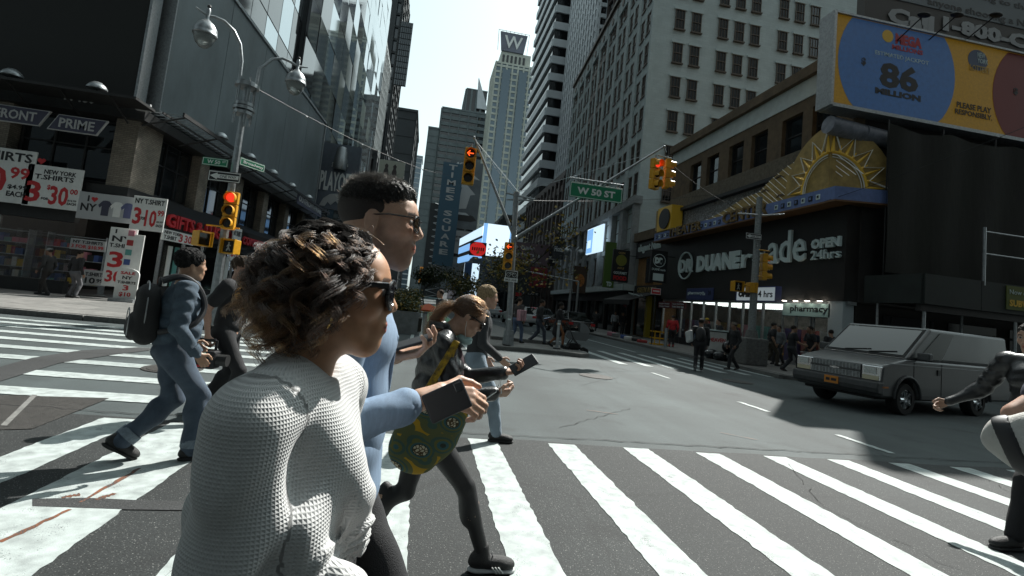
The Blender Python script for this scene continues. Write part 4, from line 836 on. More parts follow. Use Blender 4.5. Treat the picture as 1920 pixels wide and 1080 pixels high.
# ================================================================== TOWERS
def tower(name, label, x0, x1, y0, y1, h, wall, glass, bay, floor, rib=.35, sp=1.1, side='L', z0=0.0, ribd=.3, sunk=.15, top=None):
    """glass core with real piers and spandrels on the faces the street sees"""
    t = thing(name, label, 'building', (x0, y0, 0))
    def P(mb, nm, m): o = mb.build(nm, m, t, fix=False); o.location = (-x0, -y0, 0); return o
    P(MB().box(x0+sunk, x1-sunk, y0+sunk, y1-sunk, 0, h-.2), 'glass_core', glass)
    sx = x0 if side == 'L' else x1; sg_ = -1 if side == 'L' else 1
    pr_ = MB(); spn = MB()
    n = max(1, int(round((x1-x0)/bay)))
    if rib:
        for k in range(n+1):
            x = x0+(x1-x0)*k/n; pr_.box(max(x0, x-rib/2), min(x1, x+rib/2), y0-ribd, y0+sunk, z0, h)
        n2 = max(1, int(round((y1-y0)/bay)))
        for k in range(n2+1):
            y = y0+(y1-y0)*k/n2; ya, yb = max(y0+.01, y-rib/2), min(y1, y+rib/2)
            if side == 'L': pr_.box(x0-ribd, x0+sunk, ya, yb, z0, h)
            else: pr_.box(x1-sunk, x1+ribd, ya, yb, z0, h)
        stuff(P(pr_, 'piers', wall))
    z = z0
    while z < h-.3 and sp:
        spn.box(x0, x1, y0-ribd*.55, y0+sunk, z, min(h, z+sp))
        if side == 'L': spn.box(x0-ribd*.55, x0+sunk, y0+sunk+.01, y1, z, min(h, z+sp))
        else: spn.box(x1-sunk, x1+ribd*.55, y0+sunk+.01, y1, z, min(h, z+sp))
        z += floor
    if sp: stuff(P(spn, 'spandrels', wall))
    P(MB().box(x0-.3, x1+.3, y0-.3, y1+.3, h-.2, h+(top or .8)), 'parapet', wall)
    return t
M_TG = mat('tower_glass', (.05, .065, .075), .08, spec=.9); M_TGB = mat('tower_glass_blue', (.10, .14, .17), .1, spec=1.0, metal=.4)
M_TGD = mat('tower_glass_dark', (.012, .013, .014), .06, spec=.8); M_MIR = mat('mirror_glass', (.34, .38, .40), .04, metal=.9)
M_CREAM = mat('cream_panel', (.50, .52, .46), .7, noise=.12, nscale=.3); M_GRYP = mat('grey_precast', (.13, .155, .16), .75, noise=.15, nscale=.2); M_DGR = mat('charcoal_cladding', (.035, .040, .043), .6, noise=.2, nscale=.2)
M_BRN = mat('brown_cladding', (.07, .055, .05), .5, noise=.2, nscale=.5); M_LGT = mat('light_panel', (.50, .53, .55), .5, noise=.1, nscale=.3)
# centre: hotel tower with lettered crown
VW = 280.0
xa, xb = ony(921, 200, VW).x, ony(996, 200, VW).x; hW = ony(960, 122, VW).z
tw = tower('hotel_tower', 'slender cream and glass hotel tower carrying the lettered crown', xa, xb, VW, VW+26, hW, M_CREAM, M_TGB, 3.3, 3.6, rib=.9, sp=1.2, ribd=.35)
for k in (0, 1): 
    x = xa+(xb-xa)*(.18+.42*k); MB().box(x, x+(xb-xa)*.2, VW-1.6, VW, 0, hW-4).build('bay_column', M_TGB, tw).location = (-xa, -VW, 0)
hC = ony(962, 104, VW).z; b = MB(); b.box(xa+2.5, xb-3, VW+1, VW+22, hW, hC+2); o = b.build('crown_storey', M_CREAM, tw); o.location = (-xa, -VW, 0)
for k in range(6): MB().box(xa+3.5+2.4*k, xa+4.7+2.4*k, VW+.7, VW+1, hW+1.4, hC).build('crown_window', M_TGD, tw).location = (-xa, -VW, 0)
s0_, s1_ = ony(936, 104, VW).x, ony(984, 104, VW).x; zt_ = ony(960, 62, VW).z
sgn = thing('crown_sign', 'grey crown sign with a white letter W on top of the hotel tower', 'sign', (s0_, VW, hC+2))
hh = zt_-hC-2; ww = s1_-s0_
MB().prism([(.8,0),(ww-.8,0),(ww+.6,hh),(-.6,hh)], 0, 1.0).build('panel', mat('crown_slate', (.14,.15,.19), .5, noise=.35, nscale=.15), sgn)
textm('W', 8, M_WHITE, sgn, loc=(ww*.14, -.3, hh*.16), width=ww*.72, height=hh*.66, ex=.15, bold=.12)
b = MB(); [b.tube([(x, .5, 0), (x*1.05-.4, .5, hh+1.2)], .12, 5) for x in np.linspace(-1.2, ww+1.2, 9)]; b.tube([(-1.8, .5, hh+1), (ww+1.6, .5, hh+1)], .12, 5); b.build('scaffold_frame', M_DARK, sgn)
# broad hotel slab left of it
VM = 330.0; x0_, x1_ = ony(800, 400, VM).x, ony(925, 300, VM).x; hM = ony(850, 205, VM).z
tower('slab_hotel', 'broad grey slab hotel with horizontal window bands', ony(823, 260, VM).x, x1_+10, VM, VM+40, hM, M_GRYP, M_TGD, 6.0, 4.4, rib=.5, sp=2.3, ribd=.9)
x2 = ony(806, 245, VM-1).x; t_ = tower('slab_hotel_wing', 'lower blank grey wing beside the slab hotel', x2-1, ony(823, 260, VM).x-.5, VM-1, VM+35, ony(806, 240, VM).z, M_GRYP, M_GRYP, 5, 4.4, rib=.2, sp=.25, ribd=.2)
V3 = 420.0; tower('crown_office_tower', 'dark ribbed office tower top behind the slab hotel', ony(873, 190, V3).x, ony(912, 190, V3).x, V3, V3+40, ony(885, 168, V3).z, M_GRYP, M_TGD, 5, 60, rib=1.6, sp=2, ribd=1.2)
p = ony(898, 205, 419); q_ = ony(897, 148, 419); o = MB().prism([(p.x-2.2,p.z),(p.x+6.5,p.z),(p.x+6.5,p.z+2),(q_.x+.4,q_.z),(q_.x,q_.z)], 417, 419).build('spire_fin', M_LGT); tag(o, 'pale pointed fin rising between the slab hotel and the hotel tower', 'spire')
tower('brown_setback_tower', 'grey banded tower showing behind the hotel tower', ony(985, 300, 330).x, ony(1010, 300, 330).x+25, 330, 350, ony(988, 205, 330).z, M_GRYP, M_TGD, 40, 4.2, rib=0, sp=1.9, ribd=.6)
tower('blue_sliver_tower', 'pale blue glass sliver tower far down the avenue', ony(770, 340, 500).x, ony(787, 340, 500).x, 500, 530, ony(778, 292, 500).z, M_LGT, M_TGB, 8, 5, rib=.8, sp=1.0)
# left: dark block, tall slim tower, curtain wall
tower('charcoal_block', 'plain charcoal clad block at the end of the left towers', ony(725, 208, 200).x, ony(783, 208, 200).x, 200, 240, ony(755, 206, 200).z, M_DGR, M_DGR, 9, 7, rib=.2, sp=.25, ribd=.15, side='R')
V5 = 150.0; xl_, xr_ = ony(700, 60, V5).x, ony(748, 60, V5).x
t5 = tower('slim_glass_tower', 'tall slim tower with dark flank slab and hung glass screen', xl_-12, xr_, V5, V5+24, ony(735, -60, V5).z, M_DGR, M_TG, 5.5, 4.0, rib=.5, sp=.7, side='R', ribd=.5)
MB().box(xr_-(xr_-xl_)*.55, xr_-(xr_-xl_)*.18, V5-1.4, V5-.6, 0, ony(735, -60, V5).z).build('flank_slab', M_DGR, t5).location = (-(xl_-12), -V5, 0)
gx0, gx1 = ony(745, 100, V5-2).x, ony(768, 100, V5-2).x; gz0, gz1 = ony(757, 162, V5-2).z, ony(757, 40, V5-2).z
hg = MB()
for i in range(6):
    for j in range(11): hg.box(gx0+(gx1-gx0)*i/6+.1, gx0+(gx1-gx0)*(i+1)/6-.1, V5-2.2, V5-2, gz0+(gz1-gz0)*j/11+.15, gz0+(gz1-gz0)*(j+1)/11-.15)
o = stuff(hg.build('hung_screen', M_TG, t5)); o.location = (-(xl_-12), -V5, 0)
MB().box(gx0, gx1, V5-1.9, V5-1.7, gz0, gz1).build('screen_back', M_DGR, t5).location = (-(xl_-12), -V5, 0)
# stepped grey-green tower behind the curtain wall, seen above it
tower('setback_tower', 'grey green masonry tower with rows of small windows behind the glass wall', ony(662, 200, 118).x-6, ony(706, 200, 118).x, 118, 135, ony(690, 72, 118).z, M_GRYP, M_TGD, 2.6, 3.3, rib=.9, sp=1.3, side='R')
tower('setback_tower_wing', 'lower wing of the grey green masonry tower', ony(636, 250, 112).x-8, ony(690, 250, 112).x, 112, 117.5, ony(660, 180, 112).z, M_GRYP, M_TGD, 2.6, 3.3, rib=.9, sp=1.3, side='R')
# curtain wall on the avenue: tilted mirror panels, each a pane
cwb = thing('curtain_wall_building', 'black and mirror glass curtain wall building rising above the grey billboard', 'building', (-13.6, 49, 0))
CX = -13.4
MB().box(-40, -.25, 0, 58, 0, 62).build('core', M_DGR, cwb)
MB().box(-40, -.6, -15, -.2, 8.2, 60).build('north_block', M_DGR, cwb)
rs = random.Random(5)
for i in range(14):
    for j in range(13):
        y = 4.1*i; z = 8+4.2*j
        dark = (i < 7 and not (i in (2, 5) and rs.random() < .6)) or j < 2
        m_ = M_TGD if dark else M_MIR
        tl = rs.uniform(-.05, .05); t2 = rs.uniform(-.04, .04)
        MB().add([(.0+tl, y+.04, z+.04), (.0-tl, y+4.06, z+.04), (t2-tl, y+4.06, z+4.16), (t2+tl, y+.04, z+4.16), (-.2, y+.04, z+.04), (-.2, y+4.06, z+.04), (-.2, y+4.06, z+4.16), (-.2, y+.04, z+4.16)], [(0,1,2,3),(0,4,5,1),(1,5,6,2),(2,6,7,3),(3,7,4,0)]).build('pane', m_, cwb)
for i in range(4):
    for j in range(11): MB().box(-.5-9*i-8.9, -.5-9*i, -15.25, -15.2, 9+4.2*j+.06, 9+4.2*j+4.14).build('pane', M_TGD if (i+j) % 3 else M_TG, cwb)
for i in range(5):
    for j in range(11): MB().box(-.58, -.5, -15.1+3*i+.05, -15.1+3*i+2.95, 9+4.2*j+.06, 9+4.2*j+4.14).build('pane', M_TGD if (i*3+j*5) % 4 else M_MIR, cwb)
# low dark theatre front under it with triangular glass and posters
lf2 = thing('avenue_low_building', 'dark low fronted building with posters beyond the souvenir shop', 'building', (-13.0, 48, 0)); MB().box(-20, 1.2, .3, 55, 0, 7.5).build('wall', M_DARK2, lf2)
for k in range(9): MB().box(1.2, 1.26, .6+6*k, 6.2+6*k, .3, 3.6).build('shop_window', M_WGLASS, lf2); MB().box(1.2, 1.35, .6+6*k, 6.2+6*k, 4.0, 5.2).build('shop_board', gm[k % 8], lf2)
def onboard(name, label, px, Y, m, txts=(), thick=.4):
    """flat board facing the camera side: px = (x0,ytop,x1,ybottom) measured at distance Y"""
    a_ = ony(px[0], px[1], Y); e_ = ony(px[2], px[3], Y); w = e_.x-a_.x; h = a_.z-e_.z
    o = thing(name, label, 'billboard', (a_.x, Y, e_.z)); MB().box(0, w, 0, thick, 0, h).build('panel', m, o)
    for (t, fx, fz, fw, fh, mm, bo) in txts: textm(t, 1, mm, o, loc=(fx*w, -.03, fz*h), width=fw*w, height=fh*h, ex=.015, bold=bo)
    return o, w, h
M_SLATE = mat('poster_slate', (.11, .13, .16), .5, noise=.4, nscale=.4)
s0, z0 = lf(603, 380, -.6); pb_ = thing('playoff_billboard', 'blue grey poster reading STANLEY CUP PLAYOFFS with a silver cup', 'billboard', (ony(599, 330, 49.5).x, 49.5, ony(620, 392, 49.5).z)); pw, ph = ony(672, 330, 49.5).x-ony(599, 330, 49.5).x, ony(620, 268, 49.5).z-ony(620, 392, 49.5).z
MB().box(0, pw, 0, .4, 0, ph).build('panel', M_SLATE, pb_); textm('PLAYOFFS', 1, M_WHITE, pb_, loc=(.1, -.05, ph*.27), width=pw-.2, height=ph*.30, ex=.03, bold=.03); textm('STANLEY CUP', 1, M_WHITE, pb_, loc=(pw*.28, -.06, ph*.64), width=pw*.42, height=ph*.07, ex=.03, bold=.01)
MB().lathe([(0,ph*.97),(pw*.11,ph*.95),(pw*.15,ph*.88),(pw*.16,ph*.8),(pw*.18,ph*.76),(pw*.18,ph*.63),(pw*.15,ph*.6)], (pw*.5, -.1, -.0), 18).build('cup', M_STEEL, pb_, True); MB().prism([(x*pw/6.8, z*ph/8.6) for x, z in ((.6,.3),(1.2,1.3),(2.2,1.9),(3.4,2.1),(4.6,1.9),(5.6,1.3),(6.2,.3),(5.2,.3),(4.8,.9),(4.2,.5),(3.4,1.1),(2.6,.5),(2.0,.9),(1.6,.3))], -.06, -.01).build('ornament', M_LETW, pb_)
s_, _z = lf(563, 378, 1.8); ob = thing('maker_board', 'white lettered board reading OUTFRONT at the end of the billboard catwalk', 'sign', tuple(lp(s_, 7.2, 1.6)), 0); ob.rotation_euler = LROT
MB().box(0, 6.5, 0, .06, -.1, .75).build('board', M_NAVY, ob); textm('OUTFRONT/PRIME', .5, M_LETW, ob, loc=(.2, -.02, .12), width=6.0, height=.45, bold=.02)
o, w, h = onboard('couple_billboard', 'pale billboard with dark silhouettes of a couple above the bearded man', (712, 298, 756, 338), 95, mat('poster_cream', (.52,.52,.42), .5))
for x in (.3, .62): MB().prism([(w*x-.1*w,0),(w*x+.1*w,0),(w*x+.09*w,h*.4),(w*x+.05*w,h*.55),(w*x+.07*w,h*.7),(w*x,h*.82),(w*x-.07*w,h*.7),(w*x-.05*w,h*.55),(w*x-.09*w,h*.4)], -.06, -.01).build('silhouette', M_BRN, o)
o, w, h = onboard('square_sign', 'tall navy vertical sign spelling TIMES SQUARE', (832, 303, 848, 500), 150, mat('sign_navy', (.03,.085,.13), .5))
for k, ch in enumerate('TIMES SQUARE'):
    if ch != ' ': textm(ch, 2, M_LETW, o, loc=(w*(.28 if ch != 'I' else .44), -.06, h*(.93-.075*k)), width=w*(.42 if ch != 'I' else .1), height=h*.052, ex=.03, bold=.06)
o, w, h = onboard('car_billboard', 'tall grey car advertising billboard with a pale mountain shape and car', (846, 298, 893, 432), 155, mat('poster_grey', (.10,.115,.125), .5, noise=.4, nscale=.12), [('ACURA', .16, .93, .6, .04, M_WHITE, .02)])
for poly_, m_ in (([(.05,.72),(.35,.86),(.6,.85),(.95,.74),(.6,.76),(.4,.79)], M_LETW), ([(.35,.28),(.42,.6),(.2,.66),(.5,.68),(.85,.52),(.7,.5),(.62,.3)], M_LETW), ([(.0,.14),(.12,.21),(.5,.24),(.85,.2),(.97,.14),(.8,.11),(.1,.11)], M_DARK), ([(.25,.2),(.4,.235),(.62,.235),(.75,.2)], M_STEEL)): MB().prism([(x*w, z*h) for x, z in poly_], -.09 if m_ is M_STEEL else -.06, -.02).build('printed_shape', m_, o)
o, w, h = onboard('journey_billboard', 'pale grey lettered board below the car billboard', (838, 430, 884, 478), 154, M_LETW, [("Type S", .12, .68, .6, .12, M_INK, .02), ("CHIAKI'S JOURNEY", .1, .48, .8, .11, M_INK, .02)])
o, w, h = onboard('collage_billboard', 'grey pictured billboard low beside the avenue screens', (832, 480, 872, 545), 153, mat('poster_mid', (.22,.25,.27), .5, noise=.7, nscale=.3))
o, w, h = onboard('zigzag_facade', 'dark scaffolded facade strip left of the vertical sign', (808, 380, 830, 560), 160, M_DGR)
zz = MB(); [zz.tube([(w*.2, -.2, h*k/14), (w*.8, -.2, h*(k+.5)/14), (w*.2, -.2, h*(k+1)/14)], .12, 4) for k in range(14)]; zz.build('zigzag_brace', M_LGT, o)
# blue screen building
o, w, h = onboard('blue_screen_front', 'bright white and blue corner video screen above the median trees', (908, 418, 957, 484), 72, mat('screen_pale', (.5,.6,.66), .4, emit=(.62,.76,.86), estr=.8)); MB().box(0, w*.13, -.06, -.01, 0, h).build('blue_edge', M_SCRB, o); MB().box(w*.9, w, -.06, -.01, 0, h).build('blue_edge', M_SCRB, o)
a_ = ony(908, 418, 72); e_ = ony(862, 460, 88); sl_ = thing('side_screen', 'slanting striped blue and white video ribbon beside the corner screen', 'screen', (a_.x-.1, 72, ony(908, 484, 72).z)); dxs = e_.x-a_.x
for k, (f0, f1, m_) in enumerate(((0,.22,M_SCRB),(.22,.36,M_INK),(.36,.62,M_SCRB),(.62,.7,M_INK),(.7,1,M_SCR))): MB().add([(0,0,h*f0),(0,0,h*f1),(dxs,16,h*f1*.92),(dxs,16,h*f0*.92),(.3,.3,h*f0),(.3,.3,h*f1),(dxs+.3,16.3,h*f1*.92),(dxs+.3,16.3,h*f0*.92)], [(0,1,2,3),(4,7,6,5),(0,3,7,4),(1,5,6,2)]).build('screen_band', m_, sl_)
o, w, h = onboard('round_restaurant_sign', 'round red sign in front of the blue video screens', (882, 452, 910, 482), 66, M_DARK, thick=.05); o['category'] = 'sign'
disc(o, w/2, h/2, w*.5, h*.5, -.05, mat('round_red', (.5,.02,.02), .4, emit=(.7,.02,.02), estr=.35), 'red_disc'); textm('PIZZA', .5, M_INK, o, loc=(w*.12, -.07, h*.4), width=w*.76, height=h*.2, ex=.01, bold=.02)
bpy.data.objects.remove([c for c in o.children if c.name.startswith('lettering')][0])
for k in range(6): MB().box(w*(.14+.13*k), w*(.22+.13*k), -.07, -.055, h*.38, h*.62).build('dark_mark', M_INK, o)
bs = thing('screen_building', 'dark glass fronted building carrying the blue video screens', 'building', (ony(885, 500, 73).x, 73, 0)); w1 = ony(1000, 500, 73).x-ony(885, 500, 73).x
MB().box(0, w1, 0, 30, 0, ony(930, 486, 73).z).build('wall', M_DGR, bs); [MB().box(.5+2.4*k, 2.6+2.4*k, -.15, 0, .4, 3.4).build('shop_window', M_WGLASS, bs) for k in range(max(1, int(w1/2.5)))]
o, w, h = onboard('blue_column_screen', 'tall blue and white banner column under the video screens', (872, 492, 893, 556), 70, M_SCR); MB().box(0, w*.5, -.05, -.01, 0, h).build('blue_field', mat('banner_blue', (.09,.19,.42), .5), o)
o, w, h = onboard('hair_billboard', 'purple brown billboard reading hair minu and your walk to', (962, 452, 1027, 502), 58, mat('poster_plum', (.12,.075,.09), .5), [('e hair', .05, .7, .55, .18, M_LETW, .02), ('minu', .15, .4, .6, .17, M_LETW, .02), ('your walk to', .1, .12, .7, .11, M_LETW, .01)])
MB().box(w*.55, w*1.0, -.02, .0, -h*.9, -.1).build('red_panel', mat('dark_red', (.2,.01,.015), .5), o)
hf = MB(); [hf.tube([(w*.2+w*.8*k/3, .3, -8), (w*.2+w*.8*k/3, .3, 0)], .09, 5) for k in range(4)]; [hf.tube([(w*.2, .3, -8+2*k), (w, .3, -6.2+2*k)], .06, 5) for k in range(4)]; hf.build('support_frame', M_DARK, o)
# right towers beyond the pale building
tower('banded_tower', 'tall tower with pale spandrel bands and dark windows right of the hotel tower', 21.5, 36, 104, 128, 120, M_LGT, M_TGD, 60, 3.9, rib=0, sp=1.7, ribd=.5)
tower('lattice_tower', 'tower with pale lattice face and dark glass flank above the pale building', 24.0, 34, 80, 100, 96, M_LGT, M_TGD, 1.6, 2.0, rib=.6, sp=.7, ribd=.3)
tower('lattice_tower_flank', 'dark gridded glass flank beside the lattice tower', 25.5, 34, 73.5, 79.5, 92, M_BRN, M_TGD, 2.4, 3.0, rib=.18, sp=.22, ribd=.2)
tower('arched_brown_block', 'dark brown mid rise block with curved cornice beyond the pale building', 19.5, 45, 74, 103, 22, M_BRN, M_TGD, 2.6, 3.3, rib=.8, sp=1.0, ribd=.4)
tower('avenue_block', 'grey shop block lining the avenue beyond the pale building', 18.5, 40, 130, 200, 24, M_DGR, M_TGD, 3, 3.6, rib=.7, sp=1.1)
tower('east_side_block', 'dark lower block beyond the curtain wall on the left', -40, -13.0, 108, 111.5, 30, M_DGR, M_TGD, 3, 3.6, rib=.7, sp=1.1, side='R')
# colourful far avenue signs
rs = random.Random(11)
fs = [(808,520,822,560,'pale teal'),(822,548,836,575,'white'),(842,500,853,560,'grey'),(788,500,800,532,'orange'),(776,560,790,590,'cyan'),(800,470,812,505,'dark red'),(850,562,866,590,'blue')]
fcol = {'pale teal':(.25,.42,.45),'white':(.6,.6,.6),'grey':(.2,.2,.22),'orange':(.6,.25,.04),'cyan':(.25,.5,.6),'dark red':(.25,.04,.04),'blue':(.1,.2,.45)}
for i, (x0, y0, x1, y1, cn) in enumerate(fs):
    onboard('far_sign', 'small %s advertising board far down the avenue' % cn, (x0, y0, x1, y1), 170+8*i, mat('far_'+cn, fcol[cn], .5, noise=.5, nscale=.4, emit=fcol[cn], estr=.15))
o, w, h = onboard('palace_sign', 'dark board with white PALACE lettering over the far pavement', (980, 545, 1012, 556), 62, M_INK, [('PALACE', .05, .25, .85, .5, M_WHITE, .01)]); o, w, h = onboard('small_red_sign', 'small red sign by the far tree', (964, 548, 977, 556), 60, M_RED)
# black double sign on the pale building corner, lamp-side street boards
for k, (x0, x1, yt, yb) in enumerate(((1022,1040,462,500),(1040,1056,445,487))):
    o, w, h = onboard('black_screen', 'black screen with small white lettering, %s of the pair at the far corner' % ('left' if k == 0 else 'right'), (x0, yt, x1, yb), 60-4*k, M_INK, [('Hotel', .1, .35, .8, .25, M_WHITE, .01)])

# unseen blocks added behind the camera to close the canyon and darken its shade
tower('added_block_north_east', 'unseen dark glass block added behind the crossing on the shop side', -60, -19, -70, 3.5, 70, M_DGR, M_TG, 4, 3.8, rib=.5, sp=1.2, side='R')
tower('added_block_north_west', 'unseen grey masonry block added behind the crossing on the drugstore side', 19, 60, -70, 2.0, 60, M_GRYP, M_TGD, 4, 3.6, rib=1.2, sp=1.4, side='L')
tower('added_tower_north', 'unseen tall brown tower added to close the avenue far behind the crossing', -18, 18, -160, -130, 110, M_BRN, M_TGD, 4, 3.8, rib=.6, sp=1.2, side='R')
# ================================================================== STREET FURNITURE
M_SIGGRN = mat('mast_grey', (.24, .26, .27), .45, metal=.6, noise=.25, nscale=8)
M_REDL = mat('red_light', (.5, .02, .01), .3, emit=(1.0, .04, .015), estr=.7); M_ORL = mat('arrow_light', (.6, .1, .02), .3, emit=(1.0, .10, .015), estr=1.1)
def signal(name, label, loc, rz, lit=None, scale=1.0, arrow=False, group=None):
    """three lens traffic signal facing local -Y, hung from its top at loc"""
    o = thing(name, label, 'traffic light', loc, rz, group); s = scale
    for k in range(3):
        z0 = -.36*(k+1)*s
        bevel(MB().box(-.17*s, .17*s, 0, .2*s, z0+.004, z0+.352*s).build('housing', M_YEL, o), .02*s, 2)
        MB().lathe([(.0,-.008*s),(.125*s,-.008*s),(.13*s,0)], (0, 0, z0+.18*s), 20, 'y').build('lens', (M_REDL if not arrow else M_LENS) if lit == k else M_LENS, o)
        v = MB(); n = 16
        for i in range(n):
            t0 = math.radians(-35)+math.radians(250)*i/n; t1 = math.radians(-35)+math.radians(250)*(i+1)/n; r = .145*s; zc = z0+.18*s
            L0 = .2*s if True else 0
            v.add([(r*math.cos(t0), 0, zc+r*math.sin(t0)), (r*math.cos(t1), 0, zc+r*math.sin(t1)), (r*math.cos(t1), -L0, zc+r*math.sin(t1)-.02*s), (r*math.cos(t0), -L0, zc+r*math.sin(t0)-.02*s),
                   ((r-.01)*math.cos(t0), 0, zc+(r-.01)*math.sin(t0)), ((r-.01)*math.cos(t1), 0, zc+(r-.01)*math.sin(t1)), ((r-.01)*math.cos(t1), -L0, zc+(r-.01)*math.sin(t1)-.02*s), ((r-.01)*math.cos(t0), -L0, zc+(r-.01)*math.sin(t0)-.02*s)], [(0,1,2,3),(7,6,5,4),(3,2,6,7)])
        v.build('visor', M_YEL, o, fix=False)
    if arrow:
        z0 = -.18*s; a = MB(); a.tube([(.09*s,-.015,z0), (-.09*s,-.015,z0)], .016*s, 6); a.tube([(-.02*s,-.015,z0+.075*s), (-.095*s,-.015,z0), (-.02*s,-.015,z0-.075*s)], .016*s, 6); a.build('arrow', M_ORL, o)
    MB().tube([(0, .1*s, 0), (0, .1*s, .14*s)], .03*s, 8).build('hanger', M_STEEL, o)
    return o
def ped_signal(name, label, loc, rz, walk=False):
    o = thing(name, label, 'pedestrian signal', loc, rz)
    bevel(MB().box(-.2, .2, 0, .22, -.2, .2).build('housing', M_YEL, o), .02, 2); MB().box(-.16, .16, -.012, 0, -.16, .16).build('face', M_LENS, o)
    b = MB(); b.box(-.21, .21, -.1, 0, .19, .21); b.box(-.21, -.19, -.1, 0, -.2, .19); b.box(.19, .21, -.1, 0, -.2, .19); b.build('visor', M_YEL, o)
    if walk: w = MB(); w.ball((.0,-.02,.1), (.025,.005,.025)); w.tube([(0,-.02,.07),(.0,-.02,-.02),(-.05,-.02,-.12)], .018, 6); w.tube([(0,-.02,-.02),(.05,-.02,-.11)], .016, 6); w.tube([(-.05,-.02,.0),(.0,-.02,.06),(.06,-.02,.02)], .013, 6); w.build('walking_figure', mat('figure_pale', (.4,.4,.38), .5), o)
    return o
def plate_sign(name, label, loc, rz, w, h, m, rows, border=None, thick=.012):
    o = thing(name, label, 'sign', loc, rz); bevel(MB().box(0, w, 0, thick, 0, h).build('plate', m, o), .003, 1)
    if border: b = MB(); t = .02*min(1, h/.3); b.box(t, w-t, -.003, -.001, t, 2*t); b.box(t, w-t, -.003, -.001, h-2*t, h-t); b.box(t, 2*t, -.003, -.001, 2*t, h-2*t); b.box(w-2*t, w-t, -.003, -.001, 2*t, h-2*t); b.build('border', border, o)
    for (t, fx, fz, fw, fh, mm, bo) in rows: textm(t, .3, mm, o, loc=(fx*w, -.004, fz*h), width=fw*w, height=fh*h, ex=.002, bold=bo)
    return o
def one_way(name, label, loc, rz, w=.92, h=.31):
    o = plate_sign(name, label, loc, rz, w, h, M_INK, [('ONE WAY', .36, .37, .5, .26, M_INK, .004)], M_WHITE)
    MB().prism([(.06*w,.5*h),(.28*w,.82*h),(.28*w,.68*h),(.93*w,.68*h),(.93*w,.32*h),(.28*w,.32*h),(.28*w,.18*h)], -.0038, -.001).build('arrow', M_WHITE, o)
    return o
# ---- left lamp post
LB = Vector((-5.59, 15.15, .1)); lamp = thing('lamp_post', 'silver twin armed street lamp with teardrop lanterns at the souvenir shop corner', 'street lamp', tuple(LB))
b = MB(); b.tube([(0,0,.75),(0,0,6.95)], [.125,.082], 8); b.build('pole', M_LAMPM, lamp)
b = MB(); b.tube([(0,0,0),(0,0,.72)], [.30,.27], 8); b.tube([(0,0,.72),(0,0,.85)], [.30,.14], 8); b.build('base', M_LAMPM, lamp, 30)
for z, h, r in ((6.75,.10,.32),(6.85,.06,.24),(5.95,.09,.26),(6.08,.09,.29),(6.2,.09,.26)): MB().tube([(0,0,z),(0,0,z+h)], r, 20).build('collar_ring', M_LAMPM, lamp)
for k in range(6): t = PI/3*k; MB().tube([(.24*math.cos(t),.24*math.sin(t),5.7),(.24*math.cos(t),.24*math.sin(t),7.0)], .022, 6).build('cage_rod', M_LAMPM, lamp)
AD = Vector((.80, .60, 0))
for sgn_, (ln, tp) in ((-1, (1.22, 8.35)), (1, (1.30, 8.0))):
    d = AD*sgn_; base_z = 6.9
    path = [d*.22+ZA*base_z, d*.24+ZA*(base_z+.55), d*.34+ZA*(tp-.45), d*.55+ZA*(tp-.15), d*.82+ZA*tp, d*1.05+ZA*(tp-.0), d*ln+ZA*(tp-.05), d*(ln+.3)+ZA*(tp+.04)]
    ar = MB().tube(path, [.045,.045,.042,.042,.04,.04,.04,.02], 10).build('arm', M_LAMPM, lamp, True)
    q = d*ln + ZA*(tp-.15)
    MB().lathe([(.03,.32),(.06,.25),(.05,.15),(.05,.0),(.11,-.06),(.2,-.14),(.27,-.25),(.29,-.34),(.29,-.40),(.30,-.41),(.30,-.45),(.27,-.46)], tuple(q), 22).build('lantern', M_LAMPM, ar, 50)
    MB().lathe([(.265,-.46),(.25,-.56),(.2,-.68),(.11,-.78),(.02,-.82),(0,-.82)], tuple(q), 22).build('glass', mat('lantern_glass', (.62,.66,.64), .08, trans=.75, bump=.4, bscale=60), ar, 60)
    MB().ball(tuple(q+ZA*.36), .05).build('finial', M_DARK, ar)
bn = MB().tube([(.13,-.13,5.6),(.13,-.13,6.9)], .03, 8).build('bracket_rod', M_LAMPM, lamp)
def lplace(x, y, Y=15.0): return ony(x, y, Y)
p = lplace(378, 308); plate_sign('street_name_sign', 'green W 50 St street name sign on the lamp post', (p.x, 15.0, p.z), math.radians(-4), .68, .22, M_GREENS, [('W 50', .2, .24, .5, .5, M_WHITE, .006), ('ST', .78, .5, .14, .24, M_WHITE, .003)], M_WHITE)
p = lplace(437, 304); plate_sign('street_name_sign', 'green Broadway street name sign turned along the avenue on the lamp post', (-5.50, 15.2, p.z), math.radians(58), .85, .22, M_GREENS, [('Broadway', .14, .24, .8, .5, M_WHITE, .005)], M_WHITE)
p = lplace(389, 338); one_way('one_way_sign', 'black and white ONE WAY arrow sign on the lamp post', (p.x, 14.98, p.z), math.radians(-6), .88, .30)
p = lplace(438, 360); signal('traffic_signal', 'yellow three lens signal with lit red lens on the lamp post', (p.x, 14.9, p.z), math.radians(4), 0, .98)
p = lplace(382, 448); ped_signal('pedestrian_signal', 'yellow pedestrian signal seen from the side left of the lamp post', (p.x, 15.0, p.z), math.radians(55)); p = lplace(432, 463); ped_signal('pedestrian_signal', 'yellow rimmed pedestrian signal right of the lamp post above the man in black', (p.x, 14.9, p.z), math.radians(-15), True)
b = MB(); b.tube([(-.45,-.1,2.72),(.4,-.1,2.72)], .025, 6); b.tube([(0,-.1,3.0),(.25,-.1,3.0)], .025, 6); b.tube([(0,-.1,4.1),(.2,-.1,4.1)], .025, 6); b.build('signal_bracket', M_YEL, lamp)
